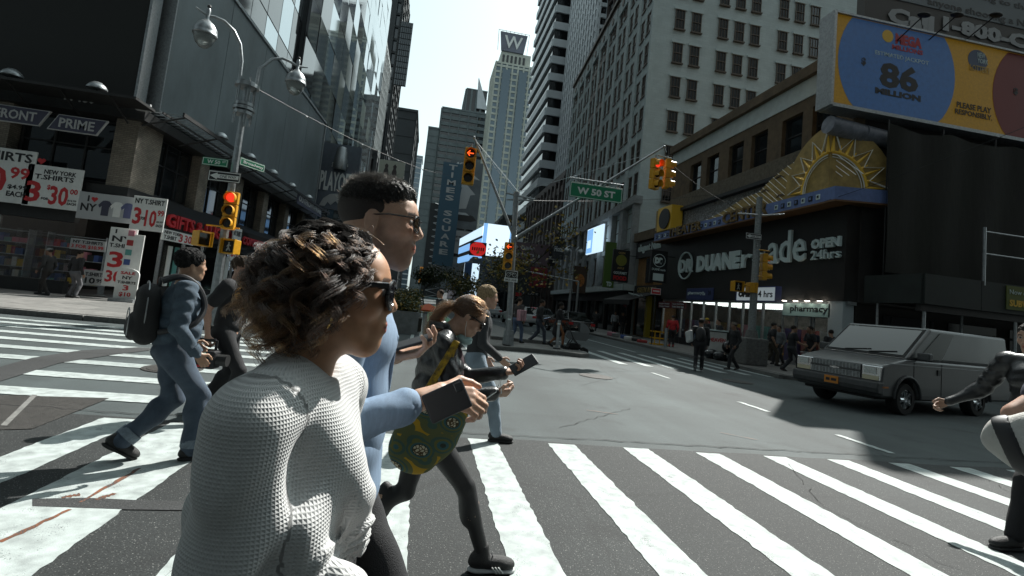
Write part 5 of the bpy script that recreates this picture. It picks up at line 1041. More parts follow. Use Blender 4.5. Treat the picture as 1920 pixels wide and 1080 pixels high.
# ---- centre mast pole
MP = Vector((3.0, 17.0, .14)); mast = thing('mast_arm_pole', 'grey mast arm pole with two slanting arms over the median', 'signal pole', tuple(MP))
def ml(x, y, Y=17.0): return ony(x, y, Y)-MP
MB().tube([(0,0,0),ml(962,470),ml(968,360)], [.11,.095,.09], 10).build('pole', M_SIGGRN, mast); MB().tube([(0,0,0),(0,0,.5)], [.2,.16], 10).build('base', M_SIGGRN, mast)
j = ml(965, 447)
for nm_, e_ in (('left', ml(889, 258)), ('right', ml(1245, 275))): MB().tube([j, j.lerp(e_, .5), e_], [.055,.045,.035], 8).build('arm', M_SIGGRN, mast); MB().ball(tuple(e_), .055, 8, 6).build('end_cap', M_SIGGRN, mast)
MB().ball(tuple(j), .12, 10, 8).build('arm_clamp', M_SIGGRN, mast)
for a_, e_ in ((ml(966, 362), ml(905, 285)), (ml(966, 362), ml(1215, 290)), (ml(892, 264), ml(982, 372))): MB().tube([a_, e_], .009, 5).build('stay_wire', M_STEEL, mast)
b = MB(); b.tube([ml(950, 362), ml(1003, 374)], .035, 6); b.tube([ml(950, 374), ml(1000, 376)], .03, 6); b.build('cross_bar', M_SIGGRN, mast)
p = ony(884, 276, 16.9); signal('traffic_signal', 'hanging yellow signal with lit red arrow at the end of the left mast arm', tuple(p), math.radians(-2), 0, 1.18, True)
p = ony(956, 454, 16.8); signal('traffic_signal', 'yellow signal with lit red arrow on the mast pole above the bike sign', tuple(p), math.radians(-2), 0, .88, True)
p = ony(1234, 297, 16.9); signal('traffic_signal', 'left of the two yellow signals hung from the right mast arm', tuple(p), math.radians(24), 0, 1.05); p = ony(1257, 300, 17.1); signal('traffic_signal', 'right of the two yellow signals hung from the right mast arm, seen side on', tuple(p), math.radians(82), None, 1.0)
b = MB(); e_ = ml(1245, 275); b.tube([e_, e_+Vector((.1,0,-.2))], .025, 6); b.tube([e_+Vector((-.2,0,-.35)), e_+Vector((.35,0,-.4))], .03, 6); b.build('signal_hanger', M_SIGGRN, mast)
p = ony(1067, 368, 16.9); sg_ = plate_sign('overhead_street_sign', 'large green W 50 ST overhead street sign hung from the mast arm', tuple(p), 0, 1.95, .54, M_GREENS, [('W 50 ST', .14, .26, .72, .46, M_WHITE, .012)], M_WHITE)
b = MB(); b.tube([(-.03,.05,.68),(1.98,.05,.68)], .03, 8); b.tube([(.25,.05,.5),(.25,.05,.7)], .015, 6); b.tube([(1.7,.05,.5),(1.7,.05,.7)], .015, 6); b.build('hanger_bar', M_STEEL, sg_)
p = ony(945, 527, 16.8); o = plate_sign('bike_lane_sign', 'black and white BIKE LANE sign with bicycle picture on the mast pole', tuple(p), 0, .46, .40, M_INK, [], M_WHITE); MB().box(0, .46, -.004, -.001, 0, .13).build('white_strip', M_WHITE, o); textm('BIKE LANE', .1, M_INK, o, loc=(.04, -.006, .03), width=.38, height=.07, ex=.001, bold=.002)
bk = MB()
for x in (.13, .33):
    bk.tube([(x+.065*math.cos(t), -.005, .24+.065*math.sin(t)) for t in np.linspace(0, 2*PI, 17)], .006, 4, False)
bk.tube([(.13,-.005,.24),(.19,-.005,.31),(.29,-.005,.31),(.33,-.005,.24)], .006, 4); bk.tube([(.19,-.005,.31),(.23,-.005,.24),(.29,-.005,.31)], .006, 4); bk.build('bicycle_picture', M_WHITE, o)
# ---- right signal pole by the drugstore
RP = Vector((12.87, 18.19, .13)); rp = thing('signal_pole', 'stickered grey signal pole with concrete base in front of the drugstore', 'signal pole', tuple(RP))
MB().tube([(0,0,1.0),(0,0,6.7)], [.15,.11], 12).build('pole', mat('stickered_grey', (.30,.32,.32), .6, noise=.6, nscale=16, col2=(.16,.17,.17)), rp); bevel(MB().prism([(-.5,-.4),(.5,-.4),(.5,.4),(-.5,.4)], 0, 1.05, 'xy').build('concrete_base', M_KERB, rp), .05, 2); MB().tube([(0,0,1.04),(0,0,1.35)], [.26,.2], 12).build('collar', M_KERB, rp)
MB().tube([(-.95,-.05,5.9),(.3,-.05,6.0),(1.1,-.05,6.15)], .035, 8).build('top_arm', M_STEEL, rp)
p = ony(1398, 447, 18.0); one_way('one_way_sign', 'black and white ONE WAY arrow sign high on the drugstore pole', (p.x, 18.0, p.z), 0, .7, .25); p = ony(1412, 466, 18.2); one_way('one_way_sign', 'smaller ONE WAY sign turned aside on the drugstore pole', (p.x, 18.0, p.z), math.radians(35), .45, .22)
p = ony(1438, 476, 18.2); signal('traffic_signal', 'yellow signal seen side on at the drugstore pole', tuple(p), math.radians(75), 0, 1.0); p = ony(1384, 537, 18.0); ped_signal('pedestrian_signal', 'yellow pedestrian signal with walking figure on the drugstore pole', tuple(p), 0, True); p = ony(1412, 540, 18.2); ped_signal('pedestrian_signal', 'pedestrian signal turned away on the drugstore pole', tuple(p), math.radians(80))
b = MB(); b.tube([(0,-.1,3.0),(-.5,-.1,3.1)], .025, 6); b.tube([(0,-.1,3.5),(.5,-.1,3.5)], .025, 6); b.tube([(0,-.1,4.55),(.5,-.1,4.55)], .025, 6); b.build('signal_bracket', M_YEL, rp)
# ---- wires
def wire(label, a, c, sag=.3, r=.008, bulbs=0):
    o = thing('overhead_wire', label, 'cable', tuple(a)); c = Vector(c)-Vector(a); P = lambda t: c*t - ZA*(4*sag*t*(1-t))
    MB().tube([P(t) for t in np.linspace(0, 1, 14)], r, 5).build('cable', M_DARK if r < .01 else M_STEEL, o)
    for k in range(bulbs): q = P((k+.6)/(bulbs+.2)); MB().ball(tuple(q-ZA*.05), .05, 8, 6).build('clamp', M_LAMPM, o)
wire('overhead cable with clamps from the lamp post towards the bearded man', lamp.location+Vector((.2,0,6.8)), ony(845, 330, 40), .4, .0085, 5)
wire('overhead cable from the mast arm to the theatre building', ony(1250, 300, 17), ony(1400, 398, 20), .2, .009); wire('thin cable rising from the theatre marquee to the picture edge', onx(1545, 378, 15.4), ony(1990, 210, 12.5), .1, .009); wire('thin cable crossing below the overhead street sign', ony(960, 375, 17.5), ony(1400, 355, 30), .3, .008)
# ---- bollards, sign posts, far lamp
for k, (x, y, lb) in enumerate(((1043, 662, 'beside the stroller'), (949, 656, 'beside the mast pole'))):
    g_ = gp(x, y); o = thing('bollard', 'pale flexible bollard post on the median ' + lb, 'bollard', (g_.x, g_.y, .14)); MB().tube([(0,0,.03),(0,0,1.0)], .055, 12).build('post', M_LAMPM, o); MB().tube([(0,0,0),(0,0,.04)], .13, 12).build('base', M_DARK, o); MB().tube([(0,0,.85),(0,0,.9)], .058, 12).build('band', M_PALE, o)
for k, (x, y, h, lb) in enumerate(((1215, 655, 1.0, 'beside the yellow cart'),)):
    g_ = gp(x, y); o = thing('bollard', 'short grey pavement bollard ' + lb, 'bollard', (12.5, 24.5, .13)); MB().tube([(0,0,0),(0,0,1.0)], .09, 12).build('post', M_LAMPM, o)
o = thing('parking_sign_post', 'thin dark post with red and white parking sign near the awning', 'sign', (12.6, 26.3, .13)); MB().tube([(0,0,0),(0,0,3.1)], .035, 8).build('post', M_DARK, o); MB().box(-.28, .28, -.06, -.04, 2.75, 3.1).build('plate', M_WHITE, o); MB().box(-.25, .25, -.066, -.06, 2.78, 3.07).build('red_field', M_RED, o); MB().box(-.18, .2, -.07, -.066, 2.9, 2.97).build('white_mark', M_WHITE, o)
yl = onx(1077, 470, 12.4).y; fl = thing('far_lamp_post', 'twin globe street lamp with dark banner on the right pavement', 'street lamp', (12.4, yl, .13)); zl = onx(1077, 470, 12.4).z
MB().tube([(0,0,0),(0,0,zl-.6)], [.14,.08], 10).build('pole', M_LAMPM, fl)
for s_ in (-1, 1): MB().tube([(0,0,zl-.7),(.1*s_,0,zl-.1),(.4*s_,0,zl+.25),(.62*s_,0,zl+.1)], .04, 8).build('arm', M_LAMPM, fl); MB().lathe([(.05,.1),(.3,-.1),(.33,-.3),(.2,-.55),(0,-.62)], (.62*s_,0,zl), 14).build('lantern', M_LAMPM, fl, 50)
bnr = thing('street_banner', 'dark banner with orange emblem hung on the far lamp post', 'banner', (12.55, yl, zl-3.6)); MB().box(0, 1.15, -.02, .02, 0, 2.3).build('cloth', mat('banner_brown', (.05,.03,.02), .7), bnr); disc(bnr, .57, 1.1, .42, .55, -.025, mat('banner_orange', (.32,.12,.03), .6, noise=.7, nscale=8), 'emblem')
hb = thing('horizontal_mast', 'long pale horizontal mast arm reaching over the far road', 'signal pole', tuple(ony(985, 508, 40))); q = ony(1085, 528, 40)-ony(985, 508, 40); MB().tube([(0,0,0), q], .06, 8).build('arm', M_LAMPM, hb); MB().tube([q, (q.x, q.y, -ony(985, 508, 40).z)], .1, 8).build('post', M_LAMPM, hb)
# ---- planters, umbrella, steps, benches in the plaza
M_PLC = mat('planter_concrete', (.22, .23, .23), .8, noise=.25, nscale=4, bump=.2, bscale=60)
def planter(x, y, w, l, h, label, seed, n=140, tall=.5):
    o = thing('planter', label, 'planter', (x, y, .0)); b = MB(); t = .1; b.box(0, w, 0, t, 0, h); b.box(0, w, l-t, l, 0, h); b.box(0, t, t, l-t, 0, h); b.box(w-t, w, t, l-t, 0, h); b.build('trough', M_PLC, o); MB().box(t, w-t, t, l-t, h-.15, h-.06).build('soil', M_DARK2, o)
    rs = random.Random(seed); lv = MB()
    for k in range(n):
        bx, by = rs.uniform(.1, w-.1), rs.uniform(.1, l-.1); hh = rs.uniform(.2, tall)
        for q in range(10):
            c = Vector((bx+rs.gauss(0, .14), by+rs.gauss(0, .14), h-.05+hh*rs.uniform(.1, 1.3))); a = Vector((rs.gauss(0,1), rs.gauss(0,1), rs.gauss(0,.6))).normalized()*rs.uniform(.05, .1); d = a.cross(Vector((rs.gauss(0,1), rs.gauss(0,1), rs.gauss(0,1)))).normalized()*.04
            lv.m(rs.choice((0,0,0,1,1,2)) if rs.random() < .9 else 2).add([c-a, c+d, c+a, c-d], [(0,1,2,3)])
    stuff(lv.build('shrub_leaves', [M_LF1, M_LF2, M_LF3], o, fix=False)); return o
def leafmat(n, c): 
    m = mat(n, c, .6, noise=.3, nscale=3); b = m.node_tree.nodes['Principled BSDF']; b.inputs['Subsurface Weight'].default_value = 0.0; return m
M_LF1 = leafmat('leaf_dark', (.030,.045,.016)); M_LF2 = leafmat('leaf_olive', (.075,.075,.018)); M_LF3 = leafmat('leaf_yellow', (.22,.15,.02)); M_LF4 = leafmat('leaf_gold', (.34,.22,.025)); M_BARK = mat('bark', (.05,.042,.035), .9, noise=.4, nscale=14, bump=.5, bscale=30)
planter(-2.3, 19.6, 2.25, 1.1, .85, 'pale concrete planter with low shrubs beside the bike lane', 1); planter(-1.6, 24.5, 1.4, 4.5, .7, 'second concrete planter further along the bike lane', 2, 220, .9); planter(-4.6, 27, 2.2, 5, .7, 'leafy planter in the plaza behind the bearded man', 3, 260, 1.3); planter(-1.4, 33, 1.3, 8, .8, 'long planter far along the bike lane', 4, 260, 1.0)
for k in range(5): o = MB().box(-1.0, .1, 21.5+.28*k, 21.5+.28*k+.26, .0, .55+.0*k).build('bench_slat', M_BARK); o.name = 'bench_slat'; (tag(o, 'dark slatted bench block by the bike lane', 'bench') if k == 0 else None); o.parent = None if k == 0 else bench0; bench0 = o if k == 0 else bench0
um = ony(803, 578, 46); uo = thing('cafe_umbrella', 'open orange cafe umbrella in the plaza', 'umbrella', (um.x, 46, 0)); zc = um.z
for k in range(8):
    t0, t1 = PI/4*k, PI/4*(k+1); MB().add([(0,0,zc+.42),(1.5*math.cos(t0),1.5*math.sin(t0),zc-.12),(1.5*math.cos(t1),1.5*math.sin(t1),zc-.12),(1.5*math.cos(t1),1.5*math.sin(t1),zc-.26),(1.5*math.cos(t0),1.5*math.sin(t0),zc-.26)], [(0,1,2),(1,4,3,2)]).build('canopy_panel', mat('umbrella_orange', (.62,.10,.02), .7), uo)
MB().tube([(0,0,0),(0,0,zc+.45)], .03, 8).build('pole', M_STEEL, uo)
# ---- trees
def tree(name, label, x, y, h, r, seed, leaves, n, dens=.5, lsize=.13):
    o = thing(name, label, 'tree', (x, y, .1)); rs = random.Random(seed); tr = MB(); tips = []
    def grow(p, d, L, rad, lev):
        pts = [p]; 
        for k in range(4): d = (d+Vector((rs.gauss(0,.16), rs.gauss(0,.16), .05))).normalized(); pts.append(pts[-1]+d*L/4)
        tr.tube(pts, [rad*(1-.12*k) for k in range(5)], 6 if lev else 8, False)
        if lev >= 3: tips.append(pts[-1]); tips.append(pts[2]); return
        if lev == 2: tips.append(pts[-1])
        for k in range(4 if lev == 0 else 3):
            a = rs.uniform(0, 2*PI); s = pts[2+rs.randrange(3)]; nd = (d*.75+Vector((math.cos(a), math.sin(a), rs.uniform(-.1,.45)))*.8).normalized(); grow(s, nd, L*rs.uniform(.55,.8), rad*.5, lev+1)
    grow(Vector((0,0,0)), Vector((0,0,1)), h*.42, .11*h/6, 0); tr.build('trunk', M_BARK, o, True)
    lv = MB(); 
    for k in range(n):
        c = rs.choice(tips)+Vector((rs.gauss(0, r*.16), rs.gauss(0, r*.16), rs.gauss(0, r*.14))); s = lsize*rs.uniform(.6, 1.3)
        a = Vector((rs.gauss(0,1), rs.gauss(0,1), rs.gauss(0,.7))).normalized()*s; d = a.cross(Vector((rs.gauss(0,1), rs.gauss(0,1), rs.gauss(0,1)))).normalized()*s*.55
        lv.m(rs.choice(leaves)).add([c-a, c+d, c+a, c-d], [(0,1,2,3)])
    stuff(lv.build('crown', [M_LF1, M_LF2, M_LF3, M_LF4], o, fix=False)); return o
tree('street_tree', 'thin autumn tree with yellow leaves behind the mast pole', 5.3, 30, 7.2, 3.0, 21, [1,2,3,1], 800); tree('street_tree', 'olive green tree in the plaza behind the suited man', 2.4, 52, 5.0, 2.4, 22, [0,1,1,2], 1600); tree('street_tree', 'small yellowing tree far along the median', 4.6, 40, 6.0, 2.6, 24, [0,1,2,1], 1200); tree('street_tree', 'dark green tree far down the plaza', 0.3, 66, 6.0, 2.8, 25, [0,1], 2000, lsize=.18)
# ================================================================== VEHICLES
M_VAN = mat('van_paint', (.085, .087, .088), .42, metal=.3, coat=.25, noise=.12, nscale=3); M_VANT = mat('van_trim', (.055,.056,.058), .55, noise=.2, nscale=10); M_TYRE = mat('tyre_rubber', (.014,.014,.014), .85, bump=.3, bscale=80); M_CHROME = mat('chrome', (.55,.56,.57), .18, metal=1.0); M_CARG = mat('car_glass', (.006,.009,.009), .03, spec=.45); M_HEADL = mat('headlamp', (.55,.57,.55), .1, spec=.8, noise=.3, nscale=30); M_AMBER = mat('amber_lens', (.45,.14,.02), .2)
def wheel(parent, x, y, r, w, rim=True, side=1):
    t = MB().lathe([(r*.62,-w/2),(r*.93,-w/2),(r,-w/2+.03),(r,w/2-.03),(r*.93,w/2),(r*.62,w/2)], (0,0,0), 28, 'y').build('tyre', M_TYRE, None, 40)
    wh = t; wh.name = 'wheel'; wh.parent = parent; wh.location = (x, y, r)
    b = MB(); b.lathe([(r*.62,-.02),(r*.60,side*w*.42),(r*.56,side*w*.42),(r*.52,side*w*.2),(r*.2,side*w*.28),(r*.17,side*w*.4),(0,side*w*.42)], (0,0,0), 28, 'y')
    for k in range(5):
        t0 = 2*PI*k/5; c, s = math.cos(t0), math.sin(t0); b.tube([(r*.17*c, side*w*.38, r*.17*s), (r*.57*c, side*w*.40, r*.57*s)], [r*.085, r*.11], 6)
    b.build('rim', M_CHROME if rim else M_LAMPM, wh, 40)
    return wh
def arch(cx, r, n=10): return [(cx+r*math.cos(t), .34+r*math.sin(t)) for t in np.linspace(0, PI, n)]
van = thing('van', 'grey cargo van with orange plate stopped at the right crossing', 'van', (11.62, 10.75, 0), math.radians(193.6))
W = .97
low = [(2.30,.42),(2.33,.55),(2.30,.74),(2.24,1.02),(2.14,1.06),(1.32,1.17),(-2.36,1.17),(-2.40,.5),(-2.36,.36)] + [(x, z) for x, z in arch(-1.42, .43)[::-1]] + [(x, z) for x, z in arch(1.40, .43)[::-1]]
low = [(2.28,.36),(2.32,.55),(2.29,.74),(2.25,.98),(2.17,1.04),(1.42,1.20),(-2.80,1.20),(-2.85,.5),(-2.81,.36)]+[(-1.42-.43, .36)]+[(-1.42-.43*math.cos(t), .36+.43*math.sin(t)) for t in np.linspace(0, PI, 12)][1:-1]+[(-1.42+.43,.36),(1.40-.43,.36)]+[(1.40-.43*math.cos(t), .36+.43*math.sin(t)) for t in np.linspace(0, PI, 12)][1:-1]+[(1.40+.43,.36)]
bd = bevel(MB().prism(low, -W, W).build('body', M_VAN, van), .05, 3); bd.data.polygons.foreach_set('use_smooth', [True]*len(bd.data.polygons)); bd.data.set_sharp_from_angle(angle=math.radians(30))
# cabin: tapered greenhouse
def cab(x0b, x1b, x0t, x1t, z0, z1, wb_, wt_): return [(x0b,-wb_,z0),(x1b,-wb_,z0),(x1b,wb_,z0),(x0b,wb_,z0),(x0t,-wt_,z1),(x1t,-wt_,z1),(x1t,wt_,z1),(x0t,wt_,z1)]
cb2 = MB().add(cab(-2.80, 1.44, -2.70, .50, 1.195, 1.93, .962, .925), [(3,2,1,0),(4,5,6,7),(0,1,5,4),(1,2,6,5),(2,3,7,6),(3,0,4,7)]).build('cabin', M_VAN, van); bevel(cb2, .06, 3)
def gq(f0, f1, g0, g1, face):      # glass on a slanted face given as fractions
    A = [Vector(v) for v in cab(-2.80, 1.44, -2.70, .50, 1.195, 1.93, .962, .925)]
    if face == 'front': a, b_, c, d = A[1], A[2], A[6], A[5]; n = Vector((.66,0,.75))
    elif face == 'left': a, b_, c, d = A[2], A[3], A[7], A[6]; n = Vector((0,.97,.25))
    else: a, b_, c, d = A[0], A[1], A[5], A[4]; n = Vector((0,-.97,.25))
    P = lambda u, v: (a.lerp(b_, u)).lerp(d.lerp(c, u), v)
    return [P(f0,g0), P(f1,g0), P(f1,g1), P(f0,g1)], n
def glass(face, f0, f1, g0, g1, name, m=M_CARG, skew=0.0):
    q, n = gq(f0, f1, g0, g1, face); 
    if skew: q2, _ = gq(f0+skew, f1, g0, g1, face); q[3] = q2[3]
    return MB().add([p+n*.012 for p in q]+[p-n*.02 for p in q], [(0,1,2,3),(7,6,5,4),(0,4,5,1),(1,5,6,2),(2,6,7,3),(3,7,4,0)]).build(name, m, van)
glass('front', .035, .965, .05, .945, 'windscreen_seal', M_TYRE); ws = glass('front', .06, .94, .10, .90, 'windscreen'); ws.location.x = .006; ws.location.z = .006
glass('left', .09, .30, .06, .88, 'side_window', skew=.045); glass('right', 1-.30, .91, .06, .88, 'side_window')
q, n = gq(.08, .9, .1, .1, 'front')
for y0 in (-.5, .25): 
    a_ = q[0].lerp(q[1], .25 if y0 < 0 else .6)+n*.03; MB().tube([a_, a_+Vector((-.08,.55,.06))], .012, 5).build('wiper', M_DARK, van)
for (u, v) in ((.82,.2),(.86,.28),(.12,.85)):
    qq, n = gq(u, u+.06, v, v+.06, 'front'); MB().add([p+n*.015 for p in qq], [(0,1,2,3)]).build('windscreen_sticker', M_PALE, van)
# front end
gr = MB().box(2.22, 2.3, -.56, .56, .70, 1.0).build('grille', M_DARK, van)
for k in range(11): MB().box(2.3, 2.325, -.55, .55, .71+.027*k, .722+.027*k).build('grille_slat', M_STEEL, gr)
for k in range(15): MB().box(2.298, 2.322, -.54+.077*k, -.53+.077*k, .71, .99).build('grille_bar', M_STEEL, gr)
MB().box(2.3, 2.34, -.58, .58, .835, .88).build('grille_band', M_VANT, gr); MB().prism([(-.11,.845),(-.03,.845),(-.03,.83),(.03,.83),(.03,.845),(.11,.845),(.11,.87),(.03,.87),(.03,.885),(-.03,.885),(-.03,.87),(-.11,.87)], 2.34, 2.352, 'yz').build('emblem', M_CHROME, gr)
for s in (-1, 1):
    h = bevel(MB().box(2.2, 2.315, s*.58 if s > 0 else -.95, .95 if s > 0 else s*.58, .70, 1.0).build('headlight', M_CHROME, van), .01, 1); y0, y1 = (.60,.93) if s > 0 else (-.93,-.60)
    MB().box(2.315, 2.325, y0, y1, .71, .80).build('marker_lens', mat('marker_cream', (.62,.55,.38), .2), h); MB().box(2.315, 2.33, y0+.04, y1-.05, .84, .98).build('lamp_lens', M_HEADL, h); MB().box(2.05, 2.28, s*.968 if s > 0 else -.98, .98 if s > 0 else -.968, .56, .6).build('side_marker', M_AMBER, van)
bevel(MB().prism([(2.2,.40),(2.40,.44),(2.43,.55),(2.41,.68),(2.2,.69)], -.98, .98).build('bumper', M_VANT, van), .03, 2); bevel(MB().box(-2.95, -2.75, -.95, .95, .42, .62).build('rear_bumper', M_VANT, van), .03, 2)
pl_ = MB().box(2.435, 2.445, -.16, .16, .5, .66).build('licence_plate', mat('plate_orange', (.62,.22,.02), .5), van); MB().box(2.445, 2.449, -.12, -.03, .55, .61).build('plate_mark', M_INK, pl_); MB().box(2.445, 2.449, .0, .12, .55, .61).build('plate_mark', M_INK, pl_)
for s in (-1, 1):
    MB().tube([(1.4+.47*math.cos(t), s*.985, .36+.47*math.sin(t)) for t in np.linspace(0, PI, 14)], .03, 6).build('arch_flare', M_VANT, van); MB().tube([(-1.42+.47*math.cos(t), s*.985, .36+.47*math.sin(t)) for t in np.linspace(0, PI, 14)], .03, 6).build('arch_flare', M_VANT, van)
    MB().box(-2.75, 2.2, s*.968-.008, s*.968+.008, 1.075, 1.095).build('pinstripe', M_LETW, van); MB().box(.12, .13, s*.97-.006, s*.97+.006, .42, 1.15).build('door_gap', M_DARK, van); MB().box(1.16, 1.17, s*.97-.006, s*.97+.006, .62, 1.15).build('door_gap', M_DARK, van)
    dh = MB().box(.2, .3, s*.97-.02, s*.97+.02, .9, 1.02).build('door_handle', M_DARK, van); MB().box(-.9, 0.9, s*.96-.02, s*.96+.02, .36, .44).build('sill', M_VANT, van)
    mr = bevel(MB().box(.98, 1.14, min(s*1.0, s*1.24), max(s*1.0, s*1.24), 1.2, 1.38).build('mirror', M_VANT, van), .03, 2); MB().tube([(1.05, s*.92, 1.22), (1.05, s*1.06, 1.26)], .03, 6).build('mirror_arm', M_VANT, mr)
    for x in (1.40, -1.42): wheel(van, x, s*.84, .34, .24, True, s)
MB().box(-2.2, 2.2, -.8, .8, .3, .42).build('underbody', M_TYRE, van)
def sedan(name, label, loc, rz, m, L=4.7):
    o = thing(name, label, 'car', loc, rz); w = .9
    pr = [(2.3,.3),(2.32,.6),(2.2,.78),(1.1,.92),(-1.7,.95),(-2.3,.9),(-2.35,.5),(-2.3,.3),(-1.8,.3)]+[(-1.45-.36*math.cos(t), .3+.36*math.sin(t)) for t in np.linspace(0, PI, 9)][1:-1]+[(-1.1,.3),(1.05,.3)]+[(1.4-.36*math.cos(t), .3+.36*math.sin(t)) for t in np.linspace(0, PI, 9)][1:-1]+[(1.75,.3)]
    bevel(MB().prism(pr, -w, w).build('body', m, o), .06, 3)
    A = [(-2.0,-.84,.93),(1.15,-.84,.9),(1.15,.84,.9),(-2.0,.84,.93),(-1.35,-.62,1.42),(.3,-.62,1.45),(.3,.62,1.45),(-1.35,.62,1.42)]
    bevel(MB().add(A, [(3,2,1,0),(4,5,6,7),(0,1,5,4),(1,2,6,5),(2,3,7,6),(3,0,4,7)]).build('cabin', M_CARG, o), .05, 2)
    MB().add([(-1.37,-.63,1.425),(.32,-.63,1.455),(.32,.63,1.455),(-1.37,.63,1.425),(-1.3,-.6,1.46),(.25,-.6,1.49),(.25,.6,1.49),(-1.3,.6,1.46)], [(3,2,1,0),(4,5,6,7),(0,1,5,4),(1,2,6,5),(2,3,7,6),(3,0,4,7)]).build('roof', m, o)
    for s in (-1, 1):
        for x in (1.4, -1.45): wheel(o, x, s*.8, .32, .2, True, s)
        MB().box(-2.36, -2.3, s*.75-.14, s*.75+.14, .66, .82).build('tail_light', M_RED, o); MB().box(2.28, 2.335, s*.7-.16, s*.7+.16, .58, .72).build('headlight', M_HEADL, o)
        for x in (-.5, .35): MB().tube([(x, s*.85, .93), (x-.12, s*.64, 1.44)], .03, 5).build('pillar', m, o)
    MB().box(-2.37, -2.35, -.2, .2, .5, .62).build('licence_plate', M_WHITE, o); return o
M_BLKP = mat('black_car_paint', (.012,.012,.014), .2, coat=.8); M_WHTP = mat('white_car_paint', (.5,.52,.53), .25, coat=.6); M_SLVP = mat('silver_car_paint', (.3,.32,.33), .25, metal=.6, coat=.6)
sedan('car', 'shiny black sedan beyond the stroller', (9.7, 33.0, 0), math.radians(97), M_BLKP); sedan('car', 'white sedan on the far road behind the pushing woman', (7.6, 40, 0), math.radians(93), M_WHTP); sedan('car', 'silver sedan farther along the road behind the black one', (10.2, 44, 0), math.radians(94), M_SLVP); sedan('car', 'distant white car on the avenue', (7.2, 54, 0), math.radians(92), M_WHTP)
# stroller
sp_ = thing('stroller', 'grey hooded stroller pushed across the median', 'stroller', (5.55, 17.7, 0), math.radians(-8))
b = MB(); b.tube([(-.35,.2,1.05),(-.1,.22,.55),(.3,.22,.12)], .016, 8); b.tube([(-.35,-.2,1.05),(-.1,-.22,.55),(.3,-.22,.12)], .016, 8); b.tube([(-.35,.2,1.05),(-.38,0,1.08),(-.35,-.2,1.05)], .018, 8); b.tube([(-.1,.22,.55),(-.32,.24,.14)], .016, 8); b.tube([(-.1,-.22,.55),(-.32,-.24,.14)], .016, 8); b.build('frame', M_DARK, sp_)
for x, y in ((.36,.2),(.36,-.2),(-.34,.24),(-.34,-.24)): MB().tube([(x,y-.02,.12),(x,y+.02,.12)], .12, 16).build('wheel', M_TYRE, sp_)
MB().prism([(-.25,.5),(.35,.48),(.48,.62),(.45,.78),(-.3,.78),(-.36,.62)], -.2, .2).build('cot', mat('stroller_grey', (.12,.125,.13), .8), sp_); hd = MB()
for i in range(7):
    a0 = PI*.02+PI*.5*i/7; a1 = PI*.02+PI*.5*(i+1)/7; f = lambda a: [(.12+.36*math.cos(a), -.21, .76+.36*math.sin(a)), (.12+.36*math.cos(a), .21, .76+.36*math.sin(a))]
    p0, p1 = f(a0), f(a1); hd.add([p0[0], p0[1], p1[1], p1[0]], [(0,1,2,3)]); hd.add([p0[0], p1[0], (.12,-.21,.76)], [(0,1,2)]); hd.add([p0[1], p1[1], (.12,.21,.76)], [(0,1,2)])
hd.build('hood', mat('hood_grey', (.15,.155,.16), .8), sp_); bevel(MB().box(-.25, .2, -.18, .18, .16, .36).build('basket', mat('basket_black', (.015,.015,.015), .9), sp_), .05, 2)
# vendor stand, bags, crates on the right pavement
vn = thing('vendor_stand', 'white fronted vendor stand with EAVEN lettering behind the walking man', 'stand', (12.35, 20.5, .13)); MB().box(0, 1.5, 0, .9, 0, 1.15).build('box', M_DARK, vn); MB().box(.05, .95, -.02, 0, .05, 1.1).build('front_panel', M_WHITE, vn); textm('HEAVEN', .2, M_RED, vn, loc=(.12, -.025, .68), width=.78, height=.17, ex=.004, bold=.006); MB().box(-.05, 1.55, -.1, .95, 1.15, 1.2).build('top', M_PALE, vn); MB().box(1.0, 1.45, -.02, 0, .1, .8).build('side_panel', M_LETW, vn)
rs = random.Random(9)
for k in range(8):
    sx, sz = rs.uniform(.22,.36), rs.uniform(.16,.28); o = MB().ball((0,0,sz*.9), (sx, sx*.8, sz), 14, 9).build('rubbish_bag', mat('bin_bag', (.01,.01,.011), .25, bump=.8, bscale=9), None, True); o.location = (11.98+.38*(k % 4), 18.9+.5*(k//4)+rs.uniform(-.1,.1), .13+(.3 if k > 5 else 0)); tag(o, 'shiny black rubbish bag in the heap by the kerb, %s' % ('kerb end front', 'second in front', 'third in front', 'front by the pole', 'kerb end back', 'second at the back', 'on top of the heap', 'top one near the pole')[k], 'bag', 'heap of rubbish bags')
o = bevel(MB().box(0, .8, 0, .5, 0, .1).build('cardboard_box', mat('cardboard', (.28,.19,.11), .8)), .01, 1); o.location = (12.6, 18.95, .68); tag(o, 'flattened brown cardboard lying on the rubbish bags', 'cardboard')
yc = thing('yellow_crate', 'yellow plastic crate frame on the right pavement', 'crate', (12.6, 26.0, .13)); b = MB()
for z in (.02, .35, .7): b.box(0, .9, 0, .04, z, z+.06); b.box(0, .9, .56, .6, z, z+.06); b.box(0, .04, .04, .56, z, z+.06); b.box(.86, .9, .04, .56, z, z+.06)
for x in (0, .29, .58, .86): b.box(x, x+.04, -.01, .03, 0, .78)
b.build('frame', mat('crate_yellow', (.62,.33,.01), .5), yc)
gd = [('red', gm[2]), ('black', gm[0]), ('white', gm[1]), ('blue', gm[3]), ('grey', gm[4]), ('pink', gm[6])]
for k, (cn, m_) in enumerate(gd):
    o = bevel(MB().box(-.25, .25, -.18, .18, 0, .16+.02*k).build('goods_bundle', m_), .04, 2); o.location = (12.5+.1*(k % 2), 27.3+1.0*k, .13); o.rotation_euler = (0,0,.4*k); tag(o, 'small %s bundle of goods laid out along the right kerb' % cn, 'bundle', 'goods laid along the kerb')
